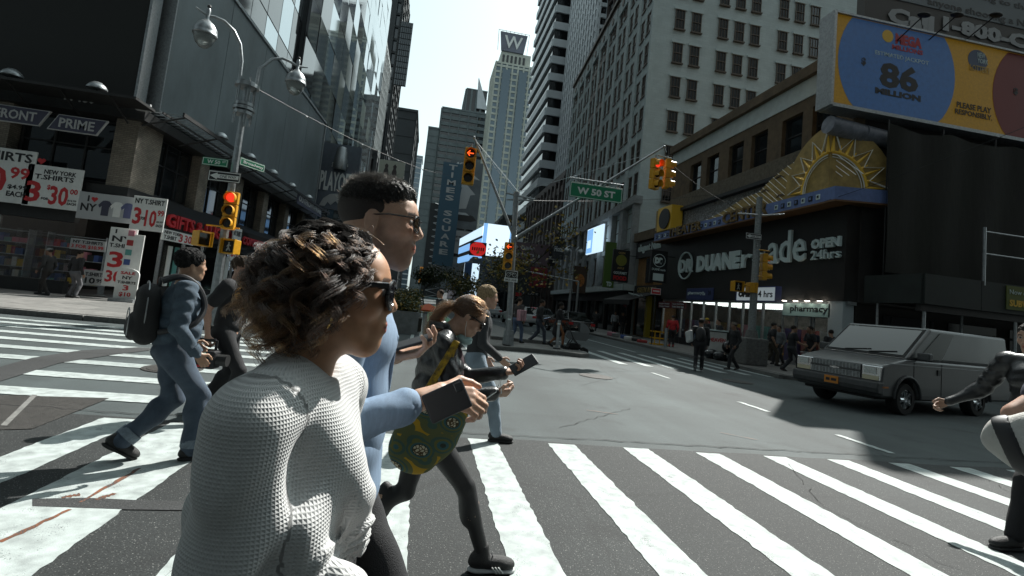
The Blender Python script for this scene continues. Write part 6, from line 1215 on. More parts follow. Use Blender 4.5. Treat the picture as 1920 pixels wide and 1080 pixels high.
for k, x in enumerate((13.6, 14.7)):
    o = thing('theatre_board', 'dark red lettered board over the entrance, %s' % ('left one', 'right one')[k], 'sign', (16.1, 33.0-1.9*k, 2.35), -PI/2); MB().box(0, 1.7, 0, .1, 0, .42).build('panel', mat('board_red', (.10,.015,.02), .6), o); textm('Snapple Theater' if k == 0 else 'The Jerry Orbach Theater', .2, M_PALE, o, loc=(.1, -.01, .22), width=1.5, height=.12, ex=.003); textm('Theater Center' if k == 0 else 'The Anne L Bernstein Theater', .2, M_PALE, o, loc=(.1, -.01, .06), width=1.5, height=.12, ex=.003)
# ================================================================== PEOPLE
def surface_nets(f, org, h):
    nx, ny, nz = f.shape; ins = f < 0
    c = np.zeros((nx-1, ny-1, nz-1), np.int8)
    for i in (0, 1):
        for j in (0, 1):
            for k in (0, 1): c += ins[i:nx-1+i, j:ny-1+j, k:nz-1+k]
    act = (c > 0) & (c < 8); idx = -np.ones(act.shape, np.int32); A = np.argwhere(act); n = len(A)
    idx[act] = np.arange(n); pos = np.zeros((n, 3)); cnt = np.zeros(n)
    I, J, K = A[:,0], A[:,1], A[:,2]
    corners = [(i, j, k) for i in (0,1) for j in (0,1) for k in (0,1)]
    for a in corners:
        for ax in range(3):
            if a[ax] == 1: continue
            b = list(a); b[ax] = 1
            fa = f[I+a[0], J+a[1], K+a[2]]; fb = f[I+b[0], J+b[1], K+b[2]]; m = (fa < 0) != (fb < 0)
            t = np.where(m, fa/np.where(m, fa-fb, 1), 0); p = np.tile(np.array(a, float), (n, 1)); p[:,ax] += t
            pos[m] += p[m]; cnt[m] += 1
    V = (A + pos/np.maximum(cnt, 1)[:,None])*h + org
    quads = []
    for ax in range(3):
        s1 = [slice(1, -1)]*3; s1[ax] = slice(0, -1); s2 = [slice(1, -1)]*3; s2[ax] = slice(1, None)
        a = ins[tuple(s1)]; b = ins[tuple(s2)]; e = np.argwhere(a != b)
        if not len(e): continue
        off = np.ones(3, int); off[ax] = 0; e0 = e + off
        u, v = [(1,2),(2,0),(0,1)][ax]
        def ci(du, dv): q = e0.copy(); q[:,u] -= du; q[:,v] -= dv; return idx[q[:,0], q[:,1], q[:,2]]
        q = np.stack([ci(0,0), ci(1,0), ci(1,1), ci(0,1)], 1); fl = a[tuple(e.T)]
        q[~fl] = q[~fl][:, ::-1]; quads.append(q)
    Q = np.concatenate(quads) if quads else np.zeros((0,4), int)
    Q = Q[(Q >= 0).all(1)]
    return V, Q
def hair_curves(name, paths, rads, cols, m, parent):
    """strands as a hair curves object: paths [n,m,3], rads [n,m], cols [n,m,3]"""
    n, k, _ = paths.shape; cu = bpy.data.hair_curves.new(name); cu.add_curves([k]*n)
    cu.position_data.foreach_set('vector', np.ascontiguousarray(paths, np.float32).ravel())
    a = cu.attributes.new('radius', 'FLOAT', 'POINT') if 'radius' not in cu.attributes else cu.attributes['radius']; a.data.foreach_set('value', np.ascontiguousarray(rads, np.float32).ravel())
    c4 = np.ones((n*k, 4), np.float32); c4[:,:3] = cols.reshape(-1, 3); a = cu.attributes.new('Col', 'FLOAT_COLOR', 'POINT'); a.data.foreach_set('color', c4.ravel())
    cu.materials.append(m); o = bpy.data.objects.new(name, cu); COL.objects.link(o); o.parent = parent; return o
def rc(a, b, ra, rb=None, k=.03): return ('c', np.array(a, float), np.array(b, float), ra, ra if rb is None else rb, k)
def el(c, r, k=.03, R=None, sub=False): return ('s' if sub else 'e', np.array(c, float), np.array(r, float), None if R is None else np.array(R, float), 0, k)
def prim_d(p, X):
    if p[0] == 'c':
        a, b, ra, rb = p[1], p[2], p[3], p[4]; ba = b-a; L = max(1e-9, ba@ba); t = np.clip(((X-a)@ba)/L, 0, 1)
        return np.linalg.norm(X-a-t[...,None]*ba, axis=-1)-(ra+(rb-ra)*t)
    q = X-p[1]
    if p[3] is not None: q = q@p[3]
    r = p[2]; k0 = np.linalg.norm(q/r, axis=-1); k1 = np.linalg.norm(q/(r*r), axis=-1); return k0*(k0-1)/np.maximum(k1, 1e-9)
def prim_box(p, m):
    if p[0] == 'c': r = max(p[3], p[4]); return np.minimum(p[1], p[2])-r-m, np.maximum(p[1], p[2])+r+m
    r = p[2] if p[3] is None else np.full(3, p[2].max()); return p[1]-r-m, p[1]+r+m
def sdf_mesh(prims, h, disp=None, clip=None):
    bx = [prim_box(p, 3*h+.01) for p in prims if p[0] != 's']; lo = np.min([b[0] for b in bx], 0); hi = np.max([b[1] for b in bx], 0)
    n = np.ceil((hi-lo)/h).astype(int)+1; ax = [lo[i]+h*np.arange(n[i]) for i in range(3)]; f = np.full(n, .25)
    for p in prims:
        k = p[5]; b0, b1 = prim_box(p, k+3*h); i0 = np.clip(np.floor((b0-lo)/h).astype(int), 0, n-1); i1 = np.clip(np.ceil((b1-lo)/h).astype(int)+1, 1, n)
        sl = tuple(slice(a, b) for a, b in zip(i0, i1)); G_ = np.stack(np.meshgrid(*[ax[i][sl[i]] for i in range(3)], indexing='ij'), -1)
        d = prim_d(p, G_); g = f[sl]
        if p[0] == 's':
            hh = np.clip(.5-.5*(g+d)/k, 0, 1); f[sl] = g*(1-hh)-d*hh+k*hh*(1-hh)
        else:
            hh = np.clip(.5+.5*(g-d)/k, 0, 1); f[sl] = g*(1-hh)+d*hh-k*hh*(1-hh)
    if disp is not None:
        m = np.abs(f) < .06; G_ = np.argwhere(m)*h+lo; f[m] += disp(G_)
    if clip is not None:
        m = np.abs(f) < .2; G_ = np.argwhere(m)*h+lo; f[m] = np.maximum(f[m], clip(G_))
    f[0]=f[-1]=.1; f[:,0]=f[:,-1]=.1; f[:,:,0]=f[:,:,-1]=.1
    return surface_nets(f, lo, h)
def np_mesh(name, parts, m, parent=None, color=None, uv=None):
    """parts: list of (verts, quads); linked as one smooth mesh object"""
    off = 0; Vs = []; Qs = []
    for V, Q in parts: Vs.append(V); Qs.append(Q+off); off += len(V)
    V = np.concatenate(Vs); Q = np.concatenate(Qs); me = bpy.data.meshes.new(name)
    me.vertices.add(len(V)); me.vertices.foreach_set('co', V.astype(np.float32).ravel()); me.loops.add(len(Q)*4); me.loops.foreach_set('vertex_index', Q.astype(np.int32).ravel())
    me.polygons.add(len(Q)); me.polygons.foreach_set('loop_start', np.arange(0, len(Q)*4, 4, dtype=np.int32)); me.polygons.foreach_set('use_smooth', np.ones(len(Q), bool))
    me.update(calc_edges=True); me.validate()
    if color is not None:
        at = me.color_attributes.new('Col', 'FLOAT_COLOR', 'POINT'); c = np.ones((len(V), 4), np.float32); c[:,:3] = color(V); at.data.foreach_set('color', c.ravel())
    if uv is not None:
        at = me.attributes.new('weave', 'FLOAT_VECTOR', 'POINT'); at.data.foreach_set('vector', uv(V).astype(np.float32).ravel())
    for q in (m if isinstance(m, (list, tuple)) else [m]): me.materials.append(q)
    o = bpy.data.objects.new(name, me); COL.objects.link(o); o.parent = parent; return o
def skinmat(name='skin'):
    if name in MATS: return MATS[name]
    m = bpy.data.materials.new(name); m.use_nodes = True; N, L, b = nodes(m); a = N.new('ShaderNodeAttribute'); a.attribute_name = 'Col'
    t = N.new('ShaderNodeTexNoise'); tc = N.new('ShaderNodeTexCoord'); L.new(tc.outputs['Object'], t.inputs['Vector']); t.inputs['Scale'].default_value = 55; t.inputs['Detail'].default_value = 6
    r = N.new('ShaderNodeValToRGB'); e = r.color_ramp.elements; e[0].position = .25; e[1].position = .75; e[0].color = (.86,.84,.84,1); e[1].color = (1.1,1.1,1.1,1); L.new(t.outputs[0], r.inputs[0])
    mx = N.new('ShaderNodeMix'); mx.data_type = 'RGBA'; mx.blend_type = 'MULTIPLY'; mx.inputs['Factor'].default_value = 1; L.new(a.outputs['Color'], mx.inputs['A']); L.new(r.outputs[0], mx.inputs['B']); L.new(mx.outputs['Result'], b.inputs['Base Color'])
    b.inputs['Roughness'].default_value = .5; b.inputs['Subsurface Weight'].default_value = .12; b.inputs['Subsurface Radius'].default_value = (.012,.005,.003); b.inputs['Subsurface Scale'].default_value = .6
    bp = N.new('ShaderNodeBump'); bp.inputs['Strength'].default_value = .15; bp.inputs['Distance'].default_value = .002; L.new(t.outputs[0], bp.inputs['Height']); L.new(bp.outputs[0], b.inputs['Normal'])
    MATS[name] = m; return m
M_SKIN = skinmat()
def cloth(name, c, rough=.85, bump=.35, bscale=300, noise=.2, nscale=6, sheen=.0, **k): return mat(name, c, rough, noise=noise, nscale=nscale, bump=bump, bscale=bscale, **k)
def folds(amp, fr=9.0, d=(0.25, .1, 1.0), seed=0.0):
    d = np.array(d, float)
    def f(P):
        w = .35*np.sin(P@np.array([11.,7.,5.])+seed)+.5*np.sin(P@np.array([-6.,13.,4.])+2*seed); s = np.sin(fr*(P@d)*2+w*2.2+seed); s2 = np.sin(fr*1.7*(P@np.array([d[2],d[0],-d[1]]))+1.7*w)
        return -amp*(np.abs(s)**1.5-.5)-amp*.5*s2
    return f
def ik(a, b, l1, l2, hint):
    a, b, hint = np.array(a, float), np.array(b, float), np.array(hint, float); d = b-a; L = np.linalg.norm(d); u = d/max(L, 1e-6); L = min(L, (l1+l2)*.999)
    x = (l1*l1-l2*l2+L*L)/(2*L); y = math.sqrt(max(0, l1*l1-x*x)); h = hint-(hint@u)*u; h /= max(1e-6, np.linalg.norm(h)); return a+u*x+h*y, a+u*L
def norm(v): v = np.array(v, float); return v/max(1e-9, np.linalg.norm(v))
def rotm(yaw=0, pitch=0, roll=0):
    cy, sy, cp, sp2, cr, sr = math.cos(yaw), math.sin(yaw), math.cos(pitch), math.sin(pitch), math.cos(roll), math.sin(roll)
    return np.array([[cy,-sy,0],[sy,cy,0],[0,0,1]])@np.array([[cp,0,sp2],[0,1,0],[-sp2,0,cp]])@np.array([[1,0,0],[0,cr,-sr],[0,sr,cr]])      # pitch > 0 looks down
def head_prims(s=1.0, fem=False, nose=1.0, jaw=1.0):
    j = .92 if fem else 1.0; P = [el((-.014,0,.036), (.098,.076,.086), .02), el((.028,0,-.025), (.064,.057*j,.088), .03), el((.045,0,.035), (.05,.055,.05), .03)]
    for y in (-1, 1): P += [rc((-.005,.050*j*y,-.045), (.060,.014*y,-.098*jaw), .020*j, .018, .025), el((.056,.040*y,-.018), (.030,.024,.026), .02), rc((.084,.012*y,.030), (.066,.050*y,.028), .011, .010, .012), el((-.012,.077*y,-.008), (.019,.008,.031), .008)]
    P += [el((.070,0,-.102*jaw), (.020,.022,.018), .02), rc((.090,0,.018), (.107*nose,0,-.020), .0085, .0115, .012), el((.100,.011,-.026), (.011,.009,.008), .006), el((.100,-.011,-.026), (.011,.009,.008), .006)]
    for y in (-1, 1): P += [el((.100,.034*y,.008), (.016,.018,.011), .010, sub=True), el((.076,.033*y,.008), (.0145,.0145,.0135), .003)]
    P += [el((.076,0,-.045), (.022,.030,.030), .015), el((.074,0,-.078), (.022,.026,.028), .015), el((.082,0,-.058), (.017,.026,.018), .012), rc((.097,-.016,-.0545), (.097,.016,-.0545), .0062, None, .005), rc((.0955,-.014,-.0665), (.0955,.014,-.0665), .0075, None, .005)]
    return P
def xf(prims, R, o, s=1.0):
    out = []
    for p in prims:
        if p[0] == 'c': out.append(('c', R@(p[1]*s)+o, R@(p[2]*s)+o, p[3]*s, p[4]*s, p[5]*s))
        else: RR = R if p[3] is None else R@p[3]; out.append((p[0], R@(p[1]*s)+o, p[2]*s, RR, 0, p[5]*s))
    return out
def head_color(skin, R, o, s, hair=(.02,.015,.012), lips=None, beard=0.0, brows=True, far=False):
    sk = np.array(skin, float); lp_ = np.array(lips if lips is not None else (skin[0]*.85, skin[1]*.5, skin[2]*.5)); hr = np.array(hair)
    def f(V):
        q = ((V-o)@R)/s; c = np.tile(sk, (len(V), 1)); x, y, z = q[:,0], q[:,1], q[:,2]
        def mixin(w, col): c[:] = c*(1-w[:,None])+col*w[:,None]
        inhead = (np.abs(z) < .16) & (x > -.15)
        ck = np.exp(-((z+.02)/.03)**2-((np.abs(y)-.045)/.03)**2)*(x > .03)*inhead*.25; mixin(ck, sk*np.array([1.05,.8,.78]))
        if beard:
            w = np.clip((-.028-z)/.02, 0, 1)*np.clip((x+.02+.0*z)/.03, 0, 1)*inhead*(np.abs(z) < .125); w = np.maximum(w, np.exp(-((z+.043)/.008)**2)*(x > .07)*(np.abs(y) < .035)*inhead); w = np.maximum(w, np.clip((.03-z)/.05, 0, 1)*np.exp(-((x-.012)/.014)**2)*(np.abs(y) > .05)*inhead*.9)
            lipm = np.exp(-((z+.06)/.011)**2-(y/.022)**2); mixin(np.clip(w*beard*(1-lipm), 0, 1), hr*1.0+sk*.08)
        lipm = ((np.abs(z+.060) < .0125) & (np.abs(y) < .024-np.abs(z+.06)*.6) & (x > .086) & inhead).astype(float); mixin(lipm*.9, lp_)
        mouth = ((np.abs(z+.0605) < .0016) & (np.abs(y) < .022) & (x > .085)).astype(float); mixin(mouth, lp_*.25)
        if brows: br = ((np.abs(z-.0285-.003*(1-np.abs(np.abs(y)-.034)/.02)) < .0045) & (np.abs(y) > .014) & (np.abs(y) < .055) & (x > .05)).astype(float); mixin(br*.85, hr)
        eye = ((np.abs(z-.008) < .0065) & (np.abs(np.abs(y)-.033) < .013) & (x > .080)).astype(float); mixin(eye, np.array([.5,.48,.46])); pu = ((np.abs(z-.008) < .006) & (np.abs(np.abs(y)-.033) < .006) & (x > .08)).astype(float); mixin(pu, np.array([.02,.012,.01]))
        return c
    return f
def hand_prims(w, d, n, side, curl=.5, spread=1.0, s=1.0, thumb=.5):
    """w wrist, d pointing to the fingers, n palm normal (the side fingers curl to), side +1/-1 mirrors the thumb"""
    d = norm(d); n = norm(np.array(n)-d*(np.array(n)@d)); t = np.cross(d, n)*side; P = []; w = np.array(w, float)
    for q in (-.026, -.009, .009, .026): P.append(rc(w+t*q*.7*s+d*.005*s, w+d*(.088-.35*abs(q-.005))*s+t*q*s, .0125*s, .0105*s, .012))
    ln = [(.026,.040,.024,.019), (.009,.044,.028,.021), (-.009,.041,.026,.020), (-.026,.032,.020,.017)]
    for i, (q, a, b, c) in enumerate(ln):
        p = w+d*(.088-.35*abs(q-.005))*s+t*q*s*spread; ang = 0; cu = curl if not hasattr(curl, '__len__') else curl[i]
        for L_, r0, r1, k_ in ((a, .0092, .0085, .8), (b, .0085, .0078, 1.1), (c, .0078, .0066, .8)):
            ang += cu*k_; e = p+(d*math.cos(ang)+n*math.sin(ang))*L_*s; P.append(rc(p, e, r0*s, r1*s, .004)); p = e
    p0 = w+d*.022*s+t*.026*s; p1 = p0+(t*.75+d*.6+n*.35*thumb)*.040*s; p2 = p1+(d*.85+t*.25*(1-thumb)+n*.6*thumb)*.034*s; p3 = p2+(d*.9-t*.15*thumb+n*.5*thumb)*.026*s
    P += [rc(p0, p1, .0145*s, .0115*s, .010), rc(p1, p2, .0108*s, .0098*s, .005), rc(p2, p3, .0098*s, .0078*s, .004)]
    return P
def shoe_parts(toe_dir, ank, s, sole, upper, parent, vox, sole_white=False):
    R = np.stack([toe_dir, np.cross([0,0,1.], toe_dir)/max(1e-6, np.linalg.norm(np.cross([0,0,1.], toe_dir))), np.cross(toe_dir, np.cross([0,0,1.], toe_dir)/max(1e-6, np.linalg.norm(np.cross([0,0,1.], toe_dir))))], 1)
    o = np.array(ank, float)
    up = [el((.05,0,-.045), (.135,.042,.040), .02), el((.13,0,-.058), (.065,.045,.028), .02), el((-.035,0,-.03), (.05,.036,.05), .02), rc((-.01,0,-.01), (-.012,0,.035), .046, .043, .02)]
    so = [rc((-.055,0,-.085), (.165,0,-.085), .036, .036, .01)]; so = [el((-.03,0,-.083), (.062,.042,.016), .02), el((.06,0,-.085), (.11,.042,.014), .02), el((.14,0,-.085), (.062,.048,.014), .02)]
    a = np_mesh('shoe', [sdf_mesh(xf(up, R, o, s), vox)], upper, parent); np_mesh('sole', [sdf_mesh(xf(so, R, o, s), vox)], sole, a); return a
DEF = dict(H=1.75, fem=False, yaw=0, lean=.05, build=1.0, skin=(.36,.21,.14), hair=(.02,.015,.012), hairstyle='short', top=(.02,.02,.02), pants=(.02,.02,.025), shoe=(.015,.015,.015), sole=(.03,.03,.03), sleeve='long', headyaw=0, headpitch=0, headroll=0,
    footR=(.25,-.09,0), footL=(-.25,.09,.0), handR=(.05,-.25,-.52), handL=(.1,.25,-.5), vox=.02, curl=.5, beard=0.0, toeR=0, toeL=0, topfold=.004, elbR=(-1,-.3,-.2), elbL=(-1,.3,-.2), palmR=None, palmL=None, fists=None, coat=False, skirt=False, hat=None, bare=False, belly=0.0, name='person')
def person(label, pos, group=None, **kw):
    S = dict(DEF); S.update(kw); H = S['H']; k = H/1.75; vox = S['vox']; B = S['build']; fem = S['fem']
    sw = (.185 if fem else .205)*k*B**.5; hw = .095*k
    # pelvis height from the straighter leg
    l1, l2, ah = .245*H, .246*H, .075*k
    hz = .505*H
    for f in (S['footR'], S['footL']):
        dx = f[0]; hz = min(hz, math.sqrt(max(.01, (l1+l2)**2*.995-dx*dx))+ah+f[2])
    pel = np.array([0, 0, hz]); lean = S['lean']; up = np.array([math.sin(lean), 0, math.cos(lean)]); chest = pel+up*.21*H; nb = pel+up*.305*H
    body = []; top = []; pants = []; objs = {}
    legs = {}
    for sd, y, f, toe in (('R', -1, S['footR'], S['toeR']), ('L', 1, S['footL'], S['toeL'])):
        hip = pel+np.array([0, y*hw, -.01]); fd = np.array([math.cos(toe), 0, -math.sin(toe)]); ank = np.array([f[0], f[1]*k, f[2]+ah]); kn, ank = ik(hip, ank, l1, l2, (1, .0, .15)); legs[sd] = (hip, kn, ank, fd)
        body += [rc(hip, kn, .075*k*B, .052*k*B, .03), rc(kn, ank, .052*k, .036*k, .02), el(kn+(ank-kn)*.3+np.array([-.012,0,0]), (.052*k,.05*k,.1*k), .03)]
        if not S['bare']:
            t = S.get('pantw', 1.0); cuff = ank+(kn-ank)*(.06)
            pants += [rc(hip, kn, .094*k*B, .067*k*t, .04), rc(kn, cuff, .066*k*t, (.058 if t >= 1 else .048)*k*max(t, .85), .02), el(kn+(ank-kn)*.28+np.array([-.014,0,0]), (.062*k*t,.058*k*t,.11*k), .03)]
    body += [el(pel+up*.0, (.105*k,.15*k*B,.11*k), .05), el(pel+up*.1*H, (.10*k*B,.135*k*B,.12*k), .05), el(chest, (.11*k*B,.155*k*B,.15*k), .05), rc(nb+np.array([0,-sw*.75,-.03]), nb+np.array([0,sw*.75,-.03]), .05*k, .05*k, .04)]
    if not S['bare']: pants += [el(pel+np.array([-.015,0,-.01]), (.118*k*(1+S['belly']*.3),.158*k*B,.105*k), .05), el(pel+up*.05*H, (.112*k*(1+S['belly']*.5),.150*k*B,.07*k), .04)]
    ib = 1.09
    top += [el(pel+up*.045*H+np.array([.0,0,0]), (.122*k*B*(1+S['belly']*.5),.160*k*B,.10*k), .05), el(pel+up*.11*H+np.array([.02*S['belly'],0,0]), (.122*k*B*(1+S['belly']),.155*k*B,.13*k), .06), el(chest, (.126*k*B,.172*k*B,.155*k), .06), rc(nb+np.array([0,-sw*.78,-.035*k]), nb+np.array([0,sw*.78,-.035*k]), .058*k*B, .058*k*B, .05)]
    if fem: top += [el(chest+np.array([.085*k,y*.07*k,-.02*k]), (.06*k,.062*k,.06*k), .04) for y in (-1, 1)]; 
    if S['coat']: top += [el(pel+np.array([-.01,0,-.06*k]), (.135*k,.17*k,.16*k), .05)]
    if S['skirt']: top += [rc(pel, pel+np.array([0,0,-.32*k]), .15*k, .20*k, .05)]
    a1, a2 = .172*H, .150*H; hands = []; fore = []
    for sd, y, hp, eh, pn in (('R', -1, S['handR'], S['elbR'], S['palmR']), ('L', 1, S['handL'], S['elbL'], S['palmL'])):
        if hp is None: continue
        sh = nb+np.array([0, y*sw, -.045*k]); wr = np.array([sh[0]+hp[0]*k, sh[1]+(hp[1]-y*.2)*k, sh[2]+hp[2]*k])
        if S.get('tgt'+sd) is not None: wr = np.array(S['tgt'+sd], float)
        elb, wr = ik(sh, wr, a1, a2, eh); d = norm(wr-elb)
        body += [rc(sh, elb, .047*k*B, .038*k*B, .03)]; fr = [rc(elb, wr, .033*k*B, .025*k, .015), rc(elb+(wr-elb)*.2, elb+(wr-elb)*.45, .036*k*B, .033*k*B, .02)]; body += fr; fore += fr
        n = pn if pn is not None else (0, -y, 0.1); hd_ = d if S.get('hd'+sd) is None else np.array(S['hd'+sd], float); cu = S['curl'] if not isinstance(S['curl'], dict) else S['curl'][sd]
        hands.append((hand_prims(wr, hd_, n, (1 if y < 0 else -1)*S.get('mir'+sd, 1), cu, 1.0, k, S.get('thumb', .5))+[rc(wr-d*.05*k, wr, .028*k, .024*k, .015)], wr)); objs['hand'+sd] = wr; objs['elb'+sd] = elb; objs['sh'+sd] = sh; objs['hd'+sd] = hd_
        if S['sleeve'] == 'long': top += [rc(sh, elb, .068*k*B, .053*k*B, .045), rc(elb, wr-d*.015, .052*k*B, .040*k, .02)]
        elif S['sleeve'] == 'half': top += [rc(sh, elb, .072*k*B, .058*k*B, .045)]
        elif S['sleeve'] == 'short': m_ = sh+(elb-sh)*S.get('slfrac', .62); top += [rc(sh, m_, .070*k*B, .064*k*B, .045)]
        elif S['sleeve'] == 'roll': m_ = elb+(wr-elb)*.64; top += [rc(sh, elb, .063*k*B, .050*k*B, .045), rc(elb, m_, .049*k, .041*k, .02)]
    # head
    hs = k*(1.0 if not fem else .97); Rh = rotm(S['headyaw'], S['headpitch'], S['headroll']); hc = nb+up*.03*H+norm(up*.7+np.array([.35,0,.5]))*.105*k*1.0+np.array([.01,0,.025*k])
    hc = nb+np.array([math.sin(lean)*.08+.035*k, 0, .155*k]) + np.array([.03*math.sin(S['headpitch']), 0, -.02*math.sin(abs(S['headpitch']))]); hc = hc+np.array(S.get('headoff', (0,0,0)))
    hp_ = head_prims(hs, fem, S.get('nose', 1.0), S.get('jaw', 1.0)); hv = min(vox, S.get('hvox', .011 if vox <= .02 else .014))
    neck = [rc(hc+Rh@np.array([-.022,0,-.05])*hs, nb+np.array([-.012,0,-.03]), .054*hs*(.88 if fem else 1), .066*k*(.86 if fem else 1), .03)]
    HP = xf(hp_, Rh, hc, hs)+neck
    colf = head_color(S['skin'], Rh, hc, hs, S['hair'], beard=S['beard'], lips=S.get('lips'))
    sk = np.array(S['skin'])
    def color(V):
        c = colf(V); return c
    hvx = S.get('handvox', max(.007, min(.012, vox*.6)))
    parts = [sdf_mesh(body, max(vox, .02)), sdf_mesh(HP, hv)]+[sdf_mesh(h_[0], hvx) for h_ in hands]
    if S['sleeve'] != 'long': parts.append(sdf_mesh(fore, max(.008, vox*.7)))
    nb_o = np_mesh(S['name'], parts, M_SKIN, None, color=color)
    nb_o.location = (pos[0], pos[1], pos[2] if len(pos) > 2 else 0); nb_o.rotation_euler = (0, 0, S['yaw']); tag(nb_o, label, 'person', group)
    cid = '_'.join('%02d' % int(v*99) for v in S['top']); tm = S['topmat'] if S.get('topmat') else cloth('cloth_'+cid, S['top'], .85)
    cid2 = '_'.join('%02d' % int(v*99) for v in S['pants']); pm = S['pantmat'] if S.get('pantmat') else cloth('cloth_'+cid2, S['pants'], .85)
    neckclip = None
    if not S.get('notop'): objs['top'] = np_mesh(S.get('topname', 'top'), [sdf_mesh(top, vox*.9, folds(S['topfold'], S.get('foldf', 9.), seed=label.__len__()*.7) if S['topfold'] else None)], tm, nb_o, uv=S.get('topuv'))
    if not S['bare']: objs['pants'] = np_mesh('trousers', [sdf_mesh(pants, vox*.9, folds(.0045 if not S.get('pantfold') else S['pantfold'], 8., (.2,.3,1.), 1.3))], pm, nb_o)
    um = cloth('shoe_%02d%02d%02d' % tuple(int(v*99) for v in S['shoe']), S['shoe'], .55); sm = mat('sole_%02d%02d%02d' % tuple(int(v*99) for v in S['sole']), S['sole'], .7)
    for sd in ('R', 'L'): hip, kn, ank, fd = legs[sd]; objs['shoe'+sd] = shoe_parts(fd, ank+np.array([0,0,.018*k]), k, sm, um, nb_o, max(.008, vox*.6))
    hst = S['hairstyle']; hm = S['hairmat'] if S.get('hairmat') else mat('hair_%02d%02d%02d' % tuple(int(v*255) for v in S['hair']), S['hair'], .75, spec=.25, noise=.5, nscale=70, bump=1.0, bscale=240, stretch=(1,1,.35))
    noise_h = lambda P: .007*np.sin(P[:,0]*150+3*np.sin(P[:,2]*60))*np.sin(P[:,1]*140+P[:,2]*90)+.003*np.sin(P@np.array([310.,270.,230.]))
    if hst:
        face = el((.135,0,-.035), (.105,.12,.098), .015, sub=True); nape = el((.02,0,-.15), (.12,.12,.10), .015, sub=True)
        if hst == 'short': hp2 = [el((-.020,0,.048), (.101,.083,.088), .02), face, nape]
        elif hst == 'crop': hp2 = [el((-.012,0,.056), (.100,.080,.078), .02), face, nape]
        elif hst == 'pony': hp2 = [el((-.018,0,.044), (.104,.085,.092), .02), el((.13,0,-.04), (.10,.12,.105), .015, sub=True), el((-.11,0,.02), (.04,.035,.05), .02), rc((-.125,0,.0), (-.16,0,-.16), .032, .018, .02), el((-.05,0,-.06), (.05,.06,.05), .02)]
        elif hst == 'bun': hp2 = [el((-.02,0,.046), (.104,.085,.09), .02), el((.13,0,-.04), (.10,.12,.105), .015, sub=True), el((-.12,0,.06), (.045,.045,.045), .02)]
        elif hst == 'long': hp2 = [el((-.018,0,.044), (.104,.086,.092), .02), el((.14,0,-.05), (.10,.13,.115), .015, sub=True), el((-.07,0,-.10), (.06,.085,.14), .03)]
        elif hst == 'mop': hp2 = [el((-.02,0,.055), (.112,.092,.095), .02), face, nape]
        objs['hair'] = np_mesh('hair', [sdf_mesh(xf(hp2, Rh, hc, hs*1.02), min(.01, hv), noise_h)], hm, nb_o)
    if S['hat']:
        hp3 = [el((-.012,0,.062), (.106,.088,.078), .02), el((.02,0,-.05), (.2,.2,.085), .01, sub=True)]; objs['hat'] = np_mesh('cap', [sdf_mesh(xf(hp3, Rh, hc, hs), hv)], cloth('hat_%02d' % int(S['hat'][0]*99), S['hat']), nb_o)
    objs['hc'] = hc; objs['Rh'] = Rh; objs['hs'] = hs; objs['nb'] = nb; objs['pel'] = pel; objs['root'] = nb_o; objs['chest'] = chest; objs['legs'] = legs; objs['k'] = k; objs['up'] = up
    return objs
def smooth_path(pts, n=6):
    P = [np.array(p, float) for p in pts]; P = [2*P[0]-P[1]]+P+[2*P[-1]-P[-2]]; out = []
    for i in range(1, len(P)-2):
        for t in np.linspace(0, 1, n, endpoint=False): out.append(tuple(.5*((2*P[i])+(P[i+1]-P[i-1])*t+(2*P[i-1]-5*P[i]+4*P[i+1]-P[i+2])*t*t+(3*P[i]-P[i-1]-3*P[i+1]+P[i+2])*t**3)))
    return out+[tuple(P[-2])]
def part(o, mb, name, m, smooth=False): return mb.build(name, m, o, smooth)
def head_glasses(P, m_frame, m_lens, rx=.026, rz=.021, thick=1.0):
    """spectacles as a child of a person"""
    R, o, s = P['Rh'], P['hc'], P['hs']; T = lambda x, y, z: tuple(R@(np.array([x,y,z])*s)+o); b = MB()
    b.tube([T(.106,-.008,.016), T(.106,.008,.016)], .003*s, 6)
    for y in (-1, 1):
        b.tube([T(.094,.062*y,.018), T(.03,.078*y,.016), T(-.01,.080*y,.012), T(-.02,.079*y,-.006)], .0032*s*thick, 6)
        ring = [T(.104-.012*abs(.034+rx*math.cos(t)-.034)*4, y*(.036+rx*math.cos(t)), .008+rz*math.sin(t)) for t in np.linspace(0, 2*PI, 19)]
        b.tube(ring, .0032*s*thick, 6, False)
    g = b.build('glasses', m_frame, P['root'], True)
    for y in (-1, 1):
        l = MB(); c = T(.103, y*.034, .008); pts_ = [T(.103-.006*math.cos(t)*1.0*(1 if True else 0), y*(.036+rx*math.cos(t)), .008+rz*math.sin(t)) for t in np.linspace(0, 2*PI, 18, False)]
        n = len(pts_); l.add(pts_+[T(.108, y*.034, .008)], [(i, (i+1) % n, n) for i in range(n)]); l.build('lens', m_lens, g, True)
    return g
M_SHADE = mat('dark_lens', (.006,.006,.008), .06, spec=.9); M_SHFR = mat('glasses_frame', (.010,.010,.011), .2)
# ------------------------------------------------------------------ background and middle distance people
BRN = (.23,.125,.08); TAN = (.34,.20,.13); PAL = (.44,.27,.20); DRK = (.085,.05,.035)
R_ = math.radians
YR = 0.0                      # facing along +X (to the right in the picture)
def stride(a, lift=.0, hx=.32, toe=.0): return dict(footR=(a,-.09,0), footL=(-a,.09,lift), toeL=toe)
